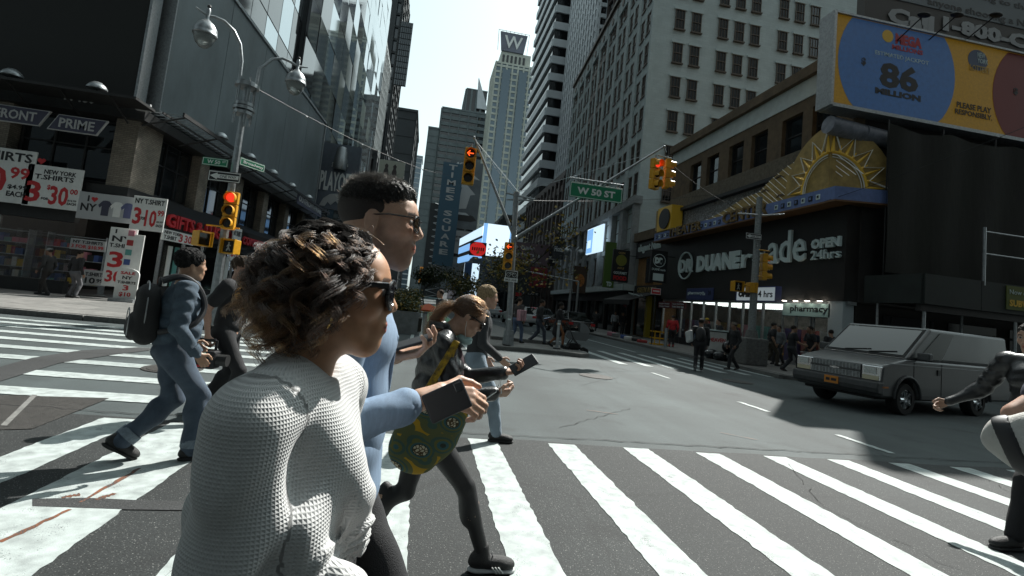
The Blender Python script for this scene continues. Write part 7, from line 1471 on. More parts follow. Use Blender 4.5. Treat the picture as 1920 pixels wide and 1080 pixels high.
# far pavement by the shop
person('person in dark coat with yellow shirt front walking past the souvenir shop window', (-13.3, 20.8, .13), yaw=R_(175), H=1.74, top=(.03,.03,.03), pants=(.025,.022,.02), hair=(.03,.025,.02), hat=(.3,.3,.3), skin=BRN, vox=.028, **stride(.2))
P = person('person in dark jacket and grey jeans standing at the souvenir shop glass', (-12.3, 20.6, .13), yaw=R_(70), H=1.78, top=(.02,.02,.022), pants=(.12,.12,.13), vox=.028, footR=(.03,-.1,0), footL=(-.03,.1,0))
# plaza: suited man walking away to the left
P = person('man in dark suit with backpack striding over the bike lane', (.62, 16.6, .01), yaw=R_(200), H=1.84, top=(.028,.03,.034), pants=(.028,.029,.033), hair=(.035,.022,.015), skin=TAN, vox=.02, coat=True, footR=(-.42,-.08,.03), footL=(.42,.08,0), lean=.06, toeR=.5, handR=(.12,-.24,-.5), handL=(.0,.24,-.5), topname='suit_jacket')
part(P['root'], MB().ball(tuple(P['chest']+np.array([-.19,0,-.02])), (.09,.14,.21)), 'backpack', M_INK, True); part(P['root'], MB().tube([tuple(P['nb']+np.array([.06,-.05,.0])), tuple(P['nb']+np.array([-.03,-.0,.035])), tuple(P['nb']+np.array([.06,.05,.0]))], .03, 8), 'shirt_collar', M_WHITE)
# median
person('person in black jacket and jeans walking on the median', (4.45, 18.9, .14), yaw=R_(0), H=1.72, top=(.02,.02,.022), pants=(.05,.06,.08), hair=(.015,.012,.01), skin=BRN, vox=.022, **stride(.26, .05, toe=.4))
P = person('woman in black coat and tan leggings pushing the stroller', (4.95, 18.0, .14), yaw=R_(-6), H=1.68, fem=True, top=(.015,.015,.017), pants=(.30,.12,.05), hair=(.012,.01,.009), hairstyle='mop', skin=DRK, vox=.022, coat=True, skirt=True, pantw=.85, shoe=(.02,.02,.02), handR=(.36,-.14,-.30), handL=(.36,.14,-.30), footR=(.22,-.08,0), footL=(-.24,.08,.05), toeL=.4)
P = person('person with pink striped bag on the median beside the mast pole', (3.5, 18.4, .14), yaw=R_(40), H=1.7, top=(.05,.045,.045), pants=(.10,.14,.22), hair=(.03,.02,.015), skin=TAN, vox=.024, **stride(.24, .04, toe=.4))
bevel(MB().box(-.2,.2,-.08,.08,-.5,-.1).build('tote_bag', mat('pink_stripe', (.45,.25,.28), .8, noise=.8, nscale=18, stretch=(1,1,.1)), P['root']), .03, 2).location = tuple(P['chest']+np.array([-.1,-.26,.1]))
# crossing man with white bag, and the man in the road by the bags
P = person('man in black jacket with backpack and white bag crossing the far lane', (9.0, 15.3, 0), yaw=R_(60), H=1.74, top=(.016,.016,.018), pants=(.012,.012,.014), hair=(.012,.01,.009), skin=BRN, vox=.018, shoe=(.02,.02,.02), sole=(.5,.5,.5), footR=(.16,-.1,0), footL=(-.18,.1,.03), toeL=.3)
part(P['root'], MB().ball(tuple(P['chest']+np.array([-.19,0,-.05])), (.10,.16,.23)), 'backpack', M_INK, True); wbg = bevel(MB().prism([(-.15,-.2),(.15,-.2),(.17,.17),(-.17,.17)], -.06, .06).build('white_bag', mat('bag_white', (.42,.43,.43), .7, bump=.6, bscale=12), P['root']), .04, 3); wbg.location = tuple(P['chest']+np.array([-.06,.34,-.16])); wbg.rotation_euler = (0, .3, .5)
P = person('man in black shirt stepping along the kerb before the rubbish bags', (11.1, 16.6, .01), yaw=R_(185), H=1.72, top=(.016,.018,.018), pants=(.014,.014,.016), skin=BRN, hat=(.12,.10,.08), vox=.02, sole=(.25,.25,.25), footR=(-.26,-.09,.03), footL=(.26,.09,0), toeR=.4)
P = person('person in red puffer jacket on the right pavement', (13.4, 25.6, .13), yaw=R_(70), H=1.74, top=(.42,.02,.025), pants=(.02,.02,.025), hat=(.03,.03,.03), build=1.15, vox=.024, topfold=.012, shoe=(.3,.02,.02), footR=(.05,-.1,0), footL=(-.05,.1,0))
crowd = [(1445,692,14.3,18.9,'in black t shirt and cap with olive trousers near the pharmacy door',dict(yaw=R_(-20),top=(.014,.014,.015),pants=(.07,.06,.045),hat=(.02,.02,.02),build=1.2,sleeve='short',H=1.8,skin=TAN)),
 (1478,706,13.3,16.5,'in black t shirt with hand stretched forward left of the van',dict(yaw=R_(-15),top=(.016,.016,.017),pants=(.03,.03,.033),sleeve='short',H=1.72,skin=TAN,handR=(.35,-.2,-.35))),
 (1508,702,14.0,16.4,'facing left in black t shirt with white trainers beside the van',dict(yaw=R_(170),top=(.014,.014,.016),pants=(.014,.014,.016),sleeve='short',H=1.76,skin=BRN,shoe=(.55,.55,.55),sole=(.6,.6,.6))),
 (1462,690,15.2,19.6,'in grey hoodie half hidden by the pharmacy crowd',dict(yaw=R_(200),top=(.14,.15,.16),pants=(.03,.03,.03),H=1.7)),
 (1495,690,15.4,18.0,'in dark blue shirt waiting under the pharmacy sign',dict(yaw=R_(250),top=(.03,.04,.06),pants=(.02,.02,.02),H=1.73,sleeve='short',skin=BRN)),
 (1535,690,15.3,16.9,'in black lettered t shirt seen from behind near the white pillar',dict(yaw=R_(80),top=(.013,.013,.014),pants=(.02,.02,.02),H=1.72,sleeve='short')),
 (1558,690,16.0,16.2,'in dark jacket with bowed head beside the bonnet of the van',dict(yaw=R_(20),top=(.016,.018,.02),pants=(.02,.02,.02),H=1.66)),
 (1575,690,16.6,16.0,'in dark jacket walking just behind the van windscreen',dict(yaw=R_(10),top=(.014,.014,.018),pants=(.02,.02,.02),H=1.7))]
for _, _, x, y, lb, kw in crowd:
    st_ = stride(.22, .03, toe=.35); st_.update(kw); person('person '+lb, (x, y, .13), vox=.022, group='people outside the pharmacy', **st_)
for i, (x, y, lb, c, yw) in enumerate(((13.6,38.5,'in dark coat far along the right pavement under the awning',(.03,.03,.03),80),(14.6,37.0,'in pale grey jacket far along the right pavement',(.32,.33,.35),250),(14.9,36.2,'in black standing beside the pale jacketed one',(.015,.015,.015),260),(14.0,23.2,'behind the vendor stand in yellow cap',(.03,.03,.035),180),(15.0,22.4,'behind the vendor stand in dark red',(.12,.02,.03),200),(14.4,21.6,'in dark coat leaning at the vendor stand',(.02,.02,.02),180),(13.2,20.9,'in black beside the signal pole',(.012,.012,.012),170))):
    person('person '+lb, (x, y, .13), yaw=R_(yw), H=1.7+.02*(i % 4), top=c, pants=(.025,.025,.03), vox=.03, hat=(.5,.33,.02) if i == 3 else None, skin=BRN if i % 2 else TAN, group='people on the right pavement', footR=(.12,-.09,0), footL=(-.12,.09,0))
# ---- man in denim with backpack
def denim():
    m = mat('denim_jacket', (.085,.125,.165), .8, noise=.45, nscale=14, bump=.6, bscale=420, col2=(.04,.062,.09)); m2 = mat('denim_jeans', (.075,.105,.145), .8, noise=.5, nscale=7, bump=.5, bscale=420, col2=(.035,.055,.085)); return m, m2
mj, mjj = denim(); fR = gp(360, 858); fL = gp(215, 872); mid = (fR+fL)/2
hx = (fR-fL).length/2
P = person('man in denim jacket and turned up jeans with black backpack striding across', (mid.x, mid.y, 0.012), yaw=math.atan2((fR-fL).y, (fR-fL).x), H=1.71, build=1.16, belly=.25, top=(.08,.12,.16), topmat=mj, pantmat=mjj, pantw=1.22, pantfold=.012, topfold=.012, foldf=13., hair=(.010,.009,.009), hairstyle='mop', skin=(.40,.235,.15), vox=.012, hvox=.007, handvox=.005, shoe=(.012,.012,.012), sole=(.015,.015,.015),
    footR=(hx-.03,-.08,0), footL=(-hx+.02,.08,.07), toeL=.55, lean=.02, handR=(.13,-.24,-.50), handL=(.16,.22,-.46), curl=.75, headyaw=R_(8), headpitch=-.03, topname='denim_jacket', headoff=(-.01,0,0))
ro = P['root']; bc_ = P['chest']+np.array([-.215,0,-.085]); b = [rc(bc_+np.array([0,y*.09,-.15]), bc_+np.array([-.01,y*.085,.13]), .085, .075, .06) for y in (-1, 1)]+[el(bc_+np.array([-.075,0,-.10]), (.055,.125,.11), .02), el(bc_+np.array([0,0,.17]), (.07,.12,.06), .04)]
bp_ = np_mesh('backpack', [sdf_mesh(b, .010, folds(.006, 9., seed=2))], mat('backpack_black', (.012,.012,.013), .8, bump=.4, bscale=200), ro)
zp = MB(); zp.tube(smooth_path([tuple(bc_+np.array([-.115,y,z])) for y, z in ((-.12,-.17),(-.125,-.05),(-.09,.01),(0,.03),(.09,.01),(.125,-.05),(.12,-.17))]), .004, 6); zp.tube(smooth_path([tuple(bc_+np.array([-.02+.0*y,y,z])) for y, z in ((-.17,-.1),(-.165,.1),(-.11,.215),(0,.245),(.11,.215),(.165,.1))]), .005, 6); zp.build('zip', M_STEEL, bp_); part(bp_, MB().tube(smooth_path([tuple(bc_+np.array([.05,-.04,.21])), tuple(bc_+np.array([.05,-.03,.27])), tuple(bc_+np.array([.05,.03,.27])), tuple(bc_+np.array([.05,.04,.21]))]), .010, 8), 'grab_handle', M_INK, True)
for y in (-.11, .11): part(bp_, MB().tube(smooth_path([tuple(P['chest']+np.array([-.16,y,.17])), tuple(P['nb']+np.array([-.03,y,.055])), tuple(P['nb']+np.array([.09,y*1.05,-.03])), tuple(P['chest']+np.array([.145,y*1.15,-.02])), tuple(P['chest']+np.array([.06,y*1.65,-.16])), tuple(P['chest']+np.array([-.14,y*1.3,-.22]))]), .022, 8), 'strap', M_INK, True)
for sd in ('R', 'L'):
    hip, kn, ank, fd = P['legs'][sd]; c = ank+(kn-ank)*.08; e = ank+(kn-ank)*.23; part(P['pants'], MB().tube([tuple(c), tuple(e)], [.083, .081], 18), 'turn_up', mat('denim_pale', (.16,.20,.24), .85, noise=.3, nscale=30), 40)
ch = P['chest']; part(P['top'], MB().tube([tuple(P['nb']+np.array([.02,-.085,.035])), tuple(P['nb']+np.array([.085,-.05,.01])), tuple(P['nb']+np.array([.10,0,-.03]))], .018, 8), 'collar', mj, True); part(P['top'], MB().tube([tuple(P['nb']+np.array([.02,.085,.035])), tuple(P['nb']+np.array([.085,.05,.01])), tuple(P['nb']+np.array([.10,0,-.03]))], .018, 8), 'collar', mj, True)
wr, eb = P['handR'], P['elbR']; d = norm(wr-eb); part(P['top'], MB().tube([tuple(wr-d*.075), tuple(wr-d*.015)], [.050,.050], 16), 'cuff', mj, 40)
# ---- man in black t shirt carrying a camera rig
g_ = gp(405, 782); P = person('man in black t shirt and glasses carrying a camera rig behind the denim man', (g_.x-.02, g_.y, .01), yaw=R_(-4), H=1.76, build=1.08, top=(.014,.014,.014), pants=(.018,.018,.017), hair=(.07,.045,.03), skin=(.46,.27,.20), sleeve='short', vox=.014, hvox=.008, handvox=.006, footR=(.2,-.1,0), footL=(-.22,.1,.04), toeL=.4, handR=(-.10,-.24,-.52), handL=(.2,.2,-.35), curl=1.0, beard=.35)
ro = P['root']; head_glasses(P, M_SHFR, M_SHADE); part(ro, MB().tube([tuple(P['nb']+np.array([-.05,-.17,.01])), tuple(P['chest']+np.array([.13,-.02,.0])), tuple(P['pel']+np.array([.12,.14,.1]))], .018, 6), 'camera_strap', M_PALE); part(ro, MB().prism([(.0,0),(.16,.04),(.13,.2),(-.02,.17)], -.19, -.16).build('print_patch', M_GOLD2, None) and MB().ball(tuple(P['chest']+np.array([.10,-.12,.05])), (.05,.06,.07)), 'shirt_print', mat('print_orange', (.45,.22,.03), .7, noise=.9, nscale=40))
bpy.data.objects.remove(bpy.data.objects['print_patch'])
w = P['handR']; cg = thing('camera_rig', 'black handheld camera rig with small lit display held low by the man in black', 'camera', (0,0,0)); Mw = Matrix.Translation(Vector((g_.x-.02, g_.y, .01))) @ Matrix.Rotation(R_(-4), 4, 'Z'); cp = Mw @ Vector(w); cg.location = cp; cg.rotation_euler = (0, 0, R_(-4))
b = MB(); b.tube([(.09,0,-.04),(-.10,0,-.04)], .018, 8); b.tube([(.1,0,-.04),(.1,0,-.16)], .014, 6); b.tube([(-.1,0,-.04),(-.1,0,-.16)], .014, 6); b.build('handle', M_INK, cg); bevel(MB().box(-.14,.14,-.09,.07,-.32,-.14).build('body', M_INK, cg), .02, 2); MB().tube([(.05,-.02,-.23),(.24,-.02,-.23)], [.055,.06], 16).build('lens', M_DARK, cg); MB().box(-.06,.05,-.096,-.091,-.22,-.16).build('display', mat('rig_display', (.2,.4,.35), .4, emit=(.35,.75,.6), estr=.5), cg); MB().tube([(-.1,-.1,-.3),(.1,-.1,-.28)], .012, 6).build('red_knob', M_RED, cg)
# ---- blond man behind the leather jacket woman
g_ = gp(945, 828); P = person('blond man in pale jeans and black shoes half hidden behind the leather jacket woman', (g_.x-.40, g_.y+.05, .012), yaw=R_(-3), H=1.72, top=(.03,.03,.035), pants=(.23,.29,.35), hair=(.36,.26,.15), hairstyle='mop', skin=(.46,.28,.20), vox=.015, hvox=.009, footR=(.3,-.09,0), footL=(-.3,.09,.06), toeL=.5, handR=(.22,-.22,-.45), pantw=1.1)
# ---- man in leather jacket at the right edge
M_LEATH = mat('black_leather', (.008,.008,.009), .33, spec=.6, bump=.22, bscale=70)
P = person('man in shiny black leather jacket striding in at the right edge', (5.11, 3.46, .012), yaw=R_(178), H=1.86, topmat=M_LEATH, top=(.01,.01,.01), pants=(.010,.010,.012), hair=(.02,.017,.015), hairstyle='crop', skin=(.40,.25,.18), vox=.012, hvox=.007, handvox=.005, build=1.1, footR=(-.38,-.1,.03), footL=(.36,.1,0), toeR=.45, lean=.04, handR=(.20,-.50,-.40), elbR=(-.5,-.2,-.6), handL=(-.1,.25,-.5), curl=1.0, headyaw=R_(12), headpitch=.05, topfold=.009, foldf=16., topname='leather_jacket')
# ---- cropped passer-by with white bag
P = person('passer by in navy t shirt with tattooed arm cut off by the right edge', (2.98, 1.68, .012), yaw=R_(-98), H=1.84, build=1.22, top=(.035,.042,.07), pants=(.02,.02,.022), skin=(.42,.25,.18), sleeve='short', vox=.012, handvox=.005, tgtR=np.array((Matrix.Translation(Vector((2.98,1.68,.012))) @ Matrix.Rotation(R_(-98), 4, 'Z')).inverted() @ pt(2010, 905, 2.0)), elbR=(-.5,-1,0), slfrac=.55, handL=(.05,.25,-.5), curl=.9, footR=(-.2,-.1,0), footL=(.2,.1,0))
ro = P['root']; w = P['handR']; eb = P['elbR']; sh_ = P['shR']
tt = MB(); c = sh_+(eb-sh_)*.80; tt.tube([tuple(c+np.array([.042,-.0,.02])), tuple(c+np.array([.043,.012,.03])), tuple(c+np.array([.043,.02,.01])), tuple(c+np.array([.043,-.0,-.01])), tuple(c+np.array([.043,.015,-.03]))], .003, 5); tt.build('tattoo', mat('tattoo_ink', (.10,.08,.08), .6), ro)
bgp = gp(1880, 830, 0); bp3 = pt(1922, 832, 1.80); bag = [el((0,0,0), (.125,.06,.085), .04), el((.07,0,.045), (.14,.06,.065), .04), el((.08,0,-.04), (.14,.06,.07), .04)]
o = np_mesh('white_bag', [sdf_mesh(bag, .006, folds(.010, 11., (.6,.2,.7), 1.))], mat('bag_cream', (.50,.49,.46), .85, noise=.15, nscale=9, bump=.3, bscale=200)); o.location = bp3; o.rotation_euler = (0, 0, R_(-58)); tag(o, 'cream cloth bag with broad black stripe carried at the right edge', 'bag')
bag2 = [el(p[1], p[2]+.004, p[5]) for p in bag]; np_mesh('black_stripe', [sdf_mesh(bag2, .006, folds(.010, 11., (.6,.2,.7), 1.), clip=lambda P: np.abs(P[:,0]*.93+P[:,2]*.36+.035)-.026)], M_INK, o)
# ================================================================== THE THREE NEAR WALKERS
def tubes_np(paths, rad, sides=4):
    """paths [n,m,3], rad [n,m] -> one vertex/quad array of thin tubes"""
    n, m, _ = paths.shape; T = np.gradient(paths, axis=1); T /= np.maximum(1e-9, np.linalg.norm(T, axis=2, keepdims=True))
    ref = np.tile(np.array([.31,.72,.62]), (n, m, 1)); X = np.cross(T, ref); X /= np.maximum(1e-9, np.linalg.norm(X, axis=2, keepdims=True)); Y = np.cross(T, X)
    ang = 2*np.pi*np.arange(sides)/sides; V = paths[:,:,None,:]+rad[:,:,None,None]*(X[:,:,None,:]*np.cos(ang)[None,None,:,None]+Y[:,:,None,:]*np.sin(ang)[None,None,:,None])
    idx = np.arange(n*m*sides).reshape(n, m, sides); a = idx[:,:-1,:]; b = idx[:,1:,:]; q = np.stack([a, np.roll(a, -1, 2), np.roll(b, -1, 2), b], -1).reshape(-1, 4)
    return V.reshape(-1, 3), q
def hairmat(name, rough=.38):
    m = bpy.data.materials.new(name); m.use_nodes = True; N = m.node_tree.nodes; L = m.node_tree.links; N.remove(N['Principled BSDF']); a = N.new('ShaderNodeAttribute'); a.attribute_name = 'Col'; h = N.new('ShaderNodeBsdfHairPrincipled'); h.parametrization = 'COLOR'; L.new(a.outputs['Color'], h.inputs['Color']); h.inputs['Roughness'].default_value = rough; h.inputs['Radial Roughness'].default_value = .45; h.inputs['Random Roughness'].default_value = .2
    L.new(h.outputs[0], N['Material Output'].inputs['Surface']); return m
M_HAIR = hairmat('strand_hair')
def to_local(root, p):
    M = Matrix.Translation(Vector(root[0])) @ Matrix.Rotation(root[1], 4, 'Z'); return np.array(M.inverted() @ Vector(p))
def place_by_head(px, dist, yaw, H, lean=.05, headpitch=0.0):
    k = H/1.75; hz = .505*H; hc = np.array([math.sin(lean)*.305*H+math.sin(lean)*.08+.035*k+.03*math.sin(headpitch), 0, hz+math.cos(lean)*.305*H+.155*k]); w = pt(px[0], px[1], dist); R = rotm(yaw); o = R@hc; return (w.x-o[0], w.y-o[1], w.z-hc[2])
# ---------------- woman in the white waffle sweater
YW = R_(-12); posW = place_by_head((630, 545), .90, YW, 1.66, .02); posW = (posW[0], posW[1], .0)
WP = person('woman with dark curly hair, sunglasses and white waffle knit sweater in front', posW, yaw=YW, H=1.66, fem=True, lean=.02, skin=(.43,.225,.125), lips=(.42,.12,.10), hairstyle=None, vox=.014, hvox=.0036, notop=True, pants=(.16,.15,.20), footR=(.2,-.08,0), footL=(-.2,.08,.03), handR=(.16,-.165,-.50), elbR=(-1,-.1,0), build=.84, handL=(.03,.25,-.52), jaw=.98, nose=1.02, hair=(.02,.012,.008), headyaw=R_(23))
ro = WP['root']; k = WP['k']; nb = WP['nb']; ch = WP['chest']; pel = WP['pel']
def wafflemat():
    m = bpy.data.materials.new('waffle_knit'); m.use_nodes = True; N, L, b = nodes(m); a = N.new('ShaderNodeAttribute'); a.attribute_name = 'weave'; sp_ = N.new('ShaderNodeSeparateXYZ'); L.new(a.outputs['Vector'], sp_.inputs[0])
    outs = []
    for i in (0, 1):
        ml_ = N.new('ShaderNodeMath'); ml_.operation = 'MULTIPLY'; ml_.inputs[1].default_value = 2*PI/.0056; L.new(sp_.outputs[i], ml_.inputs[0]); c_ = N.new('ShaderNodeMath'); c_.operation = 'COSINE'; L.new(ml_.outputs[0], c_.inputs[0]); outs.append(c_)
    mx = N.new('ShaderNodeMath'); mx.operation = 'SMOOTH_MAX'; mx.inputs[2].default_value = .3; L.new(outs[0].outputs[0], mx.inputs[0]); L.new(outs[1].outputs[0], mx.inputs[1])
    t = N.new('ShaderNodeTexNoise'); t.inputs['Scale'].default_value = 500; t.inputs['Detail'].default_value = 3; tc = N.new('ShaderNodeTexCoord'); L.new(tc.outputs['Object'], t.inputs['Vector'])
    ad = N.new('ShaderNodeMath'); ad.operation = 'MULTIPLY_ADD'; ad.inputs[1].default_value = .5; L.new(t.outputs[0], ad.inputs[0]); L.new(mx.outputs[0], ad.inputs[2])
    bp = N.new('ShaderNodeBump'); bp.inputs['Strength'].default_value = 1.0; bp.inputs['Distance'].default_value = .00065; L.new(ad.outputs[0], bp.inputs['Height']); L.new(bp.outputs[0], b.inputs['Normal'])
    b.inputs['Base Color'].default_value = (.50,.50,.495,1); b.inputs['Roughness'].default_value = .95; b.inputs['Specular IOR Level'].default_value = .15; b.inputs['Sheen Weight'].default_value = .15; return m
M_WAF = wafflemat()
def uv_torso(V): q = V-pel; th = np.arctan2(q[:,1], q[:,0]+.01); return np.stack([th*.15, V[:,2], 0*th], 1)
def uv_arm(sh, elb, wr):
    def f(V):
        out = np.zeros((len(V), 3)); best = np.full(len(V), 9.); base = 0.0
        for a, b in ((sh, elb), (elb, wr)):
            d = b-a; L_ = np.linalg.norm(d); d = d/L_; t = np.clip((V-a)@d, 0, L_); r = V-a-t[:,None]*d; dist = np.linalg.norm(r, axis=1); x = norm(np.cross(d, [0.2,1,.1])); y = np.cross(d, x); th = np.arctan2(r@y, r@x); m_ = dist < best; best = np.minimum(best, dist)
            out[m_] = np.stack([th*.062, base+(V-a)@d, 0*th], 1)[m_]; base += L_
        return out
    return f
tp = [el(pel+np.array([.012,0,.215]), (.116,.152,.075), .04), el(ch+np.array([.008,0,-.055]), (.122,.158,.12), .05), el(ch+np.array([.0,0,.02]), (.120,.158,.14), .05), rc(nb+np.array([-.008,-.115,-.032]), nb+np.array([-.008,.115,-.032]), .060, .060, .05), el(nb+np.array([-.018,0,-.012]), (.070,.080,.040), .03)]
tp += [el(ch+np.array([.070,y*.068,-.045]), (.050,.062,.062), .04) for y in (-1, 1)]
kn_ = pel+np.array([.105,-.085,.225])
tp += [rc(pel+np.array([.08,-.11,.30]), kn_, .040, .026, .03), rc(pel+np.array([.02,-.13,.19]), kn_, .030, .024, .02), rc(pel+np.array([.09,.06,.20]), kn_, .030, .024, .02)]
arms = {}; arm_uv = {}
for sd in ('R', 'L'):
    sh, eb, wr = WP['sh'+sd], WP['elb'+sd], WP['hand'+sd]; d = norm(wr-eb); arms[sd] = [rc(sh+np.array([0,0,-.008]), eb, .064, .057, .028), rc(eb, wr-d*.01, .057, .050, .02), el(wr-d*.05, (.055,.055,.05), .02)]; arm_uv[sd] = uv_arm(sh, eb, wr)
def arm_dist(V): return np.min([prim_d(p, V) for sd in arms for p in arms[sd][:2]], 0)
def uv_all(V):
    u = uv_torso(V); dt = np.min([prim_d(p, V) for p in tp[:5]], 0)
    for sd in arms:
        da = np.min([prim_d(p, V) for p in arms[sd][:2]], 0); m_ = (da < dt-.004) & (np.abs(V[:,1]) > .115); ua = arm_uv[sd](V); u[m_] = ua[m_]
    return u
def dq(P):
    tors = -.012*np.sin((P[:,2]-pel[2])*19+9*P[:,0]+4*np.sin(P[:,1]*9))*np.exp(-((P[:,2]-pel[2]-.30)/.12)**2)-.006*np.sin((P[:,0]*1.2+P[:,2]*.8)*31+3*np.sin(P[:,1]*13))
    rel = P-kn_; rr = np.linalg.norm(rel[:,[0,2]], axis=1); rad = -.006*np.sin(np.arctan2(rel[:,2], rel[:,0])*13)*np.exp(-((rr-.07)/.07)**2)
    slv = -.009*np.sin((WP['shR'][2]-P[:,2])*36+12*P[:,0]+2.5*np.sin(P[:,1]*31))*np.clip((WP['shR'][2]-P[:,2])*5, 0, 1)
    w = np.clip((np.abs(P[:,1])-.125)/.05, 0, 1); w = w*w*(3-2*w); return slv*w+(tors+rad)*(1-w)
neck_cut = el(nb+np.array([.035,0,.070]), (.072,.060,.068), .01, sub=True)
sweater = np_mesh('sweater', [sdf_mesh(tp+arms['R']+arms['L']+[neck_cut], .0062, dq)], M_WAF, ro, uv=uv_all)
knot = [el(kn_, (.032,.030,.028), .012), rc(kn_+np.array([.012,-.008,.006]), kn_+np.array([.055,-.012,-.015]), .026, .034, .012), rc(kn_+np.array([-.01,-.01,.02]), kn_+np.array([.01,-.015,-.035]), .016, .022, .01)]
np_mesh('knot', [sdf_mesh(knot, .005, lambda P: -.002*np.sin(P[:,0]*110+P[:,2]*90))], M_WAF, sweater, uv=uv_torso)
# sunglasses: thick frame
Rh, hc, hs = WP['Rh'], WP['hc'], WP['hs']; T = lambda x, y, z: tuple(Rh@(np.array([x,y,z])*hs)+hc)
gb = MB(); gb.tube([T(.108,-.010,.018), T(.110,0,.020), T(.108,.010,.018)], .004, 8)
for y in (-1, 1): gb.tube([T(.088,.068*y,.020), T(.06,.076*y,.020), T(.0,.081*y,.017), T(-.02,.081*y,.004)], [.0065,.0055,.004,.003], 8)
sg3 = gb.build('sunglasses', M_SHFR, ro, True)
for y in (-1, 1):
    def ring(sc, dx): return [T(.106-.018*((.037+.032*sc*math.cos(t))/.07)**2+dx, y*(.037+.032*sc*math.cos(t)), .004+.026*sc*math.sin(t)*(1-.12*math.cos(t))) for t in np.linspace(0, 2*PI, 25)[:-1]]
    MB().tube(ring(1, 0)+[ring(1, 0)[0]], .0042, 8, False).build('rim', M_SHFR, sg3, True); l = MB(); r0 = ring(.98, .001); r1 = ring(.5, .004); n = 24; l.add(r0+r1+[T(.106, y*.037, .004)], [(i, (i+1) % n, n+(i+1) % n, n+i) for i in range(n)]+[(n+i, n+(i+1) % n, 2*n) for i in range(n)]); l.build('lens', M_SHADE, sg3, True)
MB().tube([T(-.008,-.083,-.036), T(-.004,-.088,-.050), T(-.008,-.086,-.064), T(-.014,-.083,-.052)], .0026, 8).build('earring', mat('gold_ring', (.75,.48,.16), .2, metal=1.0), ro, True)
# curls
rng = np.random.default_rng(4); NL = 900; locks = []
while len(locks) < NL:
    d = rng.normal(size=3)+np.array([0,0,.35]); d /= np.linalg.norm(d)
    p = np.array([-.018,0,.040])+d*np.array([.100,.080,.088])
    if p[0] > .060 and p[2] < .088: continue
    if p[0] > .034 and p[2] < .070: continue
    if p[2] < -.040 or (p[0] > -.002 and p[2] < .040): continue
    locks.append((p, d))
paths = []; rads = []; cols = []; M_ = 30; tt_ = np.linspace(0, 1, M_)
for p, d in locks:
    out = norm(d*np.array([1,1,.6])+np.array([-.45,0,.10])+rng.normal(size=3)*.3); L_ = rng.uniform(.07,.135)*(1.0 if p[2] > .03 else .75); bulge = rng.uniform(.008,.030)
    front = p[0] > .02
    base = p[None]+out[None]*(bulge*np.sin(np.clip(tt_*1.5, 0, 1)*PI/2))[:,None]+np.array([-.55 if front else -.25*rng.random(),rng.normal()*.2,-1.0])[None]*(L_*tt_**1.35)[:,None]
    a0 = rng.uniform(0, 2*PI); turns = rng.uniform(1.3,2.5)*(1 if rng.random() < .5 else -1); R0 = rng.uniform(.010,.021)
    ax1 = norm(np.cross([0,0,1.], out+1e-3)); ax2 = np.array([out[0], out[1], .15]); ax2 = norm(ax2); hr = (R0*np.clip(tt_*2.2, 0, 1))
    hel = (np.cos(a0+2*PI*turns*tt_)*hr)[:,None]*ax1+(np.sin(a0+2*PI*turns*tt_)*hr)[:,None]*ax2
    light = rng.random() < (.34 if (d[0] < .3) else .15); tipc = np.array([.060,.024,.007])*rng.uniform(.4,1.3) if light else np.array([.006,.003,.002]); rootc = np.array([.003,.002,.0015])
    for q in range(15):
        off = rng.normal(size=3)*.0030; ph = rng.normal()*.17; hel2 = (np.cos(a0+ph+2*PI*turns*tt_)*hr*rng.uniform(.8,1.2))[:,None]*ax1+(np.sin(a0+ph+2*PI*turns*tt_)*hr)[:,None]*ax2
        pth = base+hel2+off[None]*np.clip(tt_*3, 0, 1)[:,None]; paths.append(pth); rads.append(.00036*(1-.5*tt_**2)*rng.uniform(.7,1.3)); w_ = np.clip((tt_-.25)/.5, 0, 1)[:,None]; cols.append(rootc*(1-w_)+tipc*rng.uniform(.75,1.15)*w_)
for q in range(12):      # loose flyaway hairs
    p, d = locks[rng.integers(NL)]; out = norm(d+rng.normal(size=3)*.5+np.array([0,0,.4])); L_ = rng.uniform(.03,.065); cv = norm(rng.normal(size=3)); pth = p[None]+out[None]*(L_*tt_)[:,None]+cv[None]*(.03*np.sin(tt_*PI*rng.uniform(.8,2)))[:,None]-np.array([0,0,1.])[None]*(.05*tt_**2)[:,None]; paths.append(pth); rads.append(np.full(M_, .00022)); cols.append(np.tile(np.array([.02,.01,.005]), (M_, 1)))
paths = np.array(paths); rads = np.array(rads); cols = np.array(cols); hair = hair_curves('hair', (paths*hs)@Rh.T+hc, rads*hs, cols, M_HAIR, ro)
base_h = [el((-.022,0,.045), (.102,.084,.091), .02), el((.140,0,-.04), (.10,.14,.115), .015, sub=True), el((-.06,0,-.03), (.072,.078,.065), .03), el((.03,0,-.16), (.12,.12,.10), .02, sub=True)]
np_mesh('hair_base', [sdf_mesh(xf(base_h, Rh, hc, hs), .007, lambda P: .006*np.sin(P[:,0]*95+4*np.sin(P[:,2]*50))*np.sin(P[:,1]*90+P[:,2]*60))], mat('hair_under', (.004,.003,.0025), .95, spec=.05, bump=.8, bscale=120), hair)
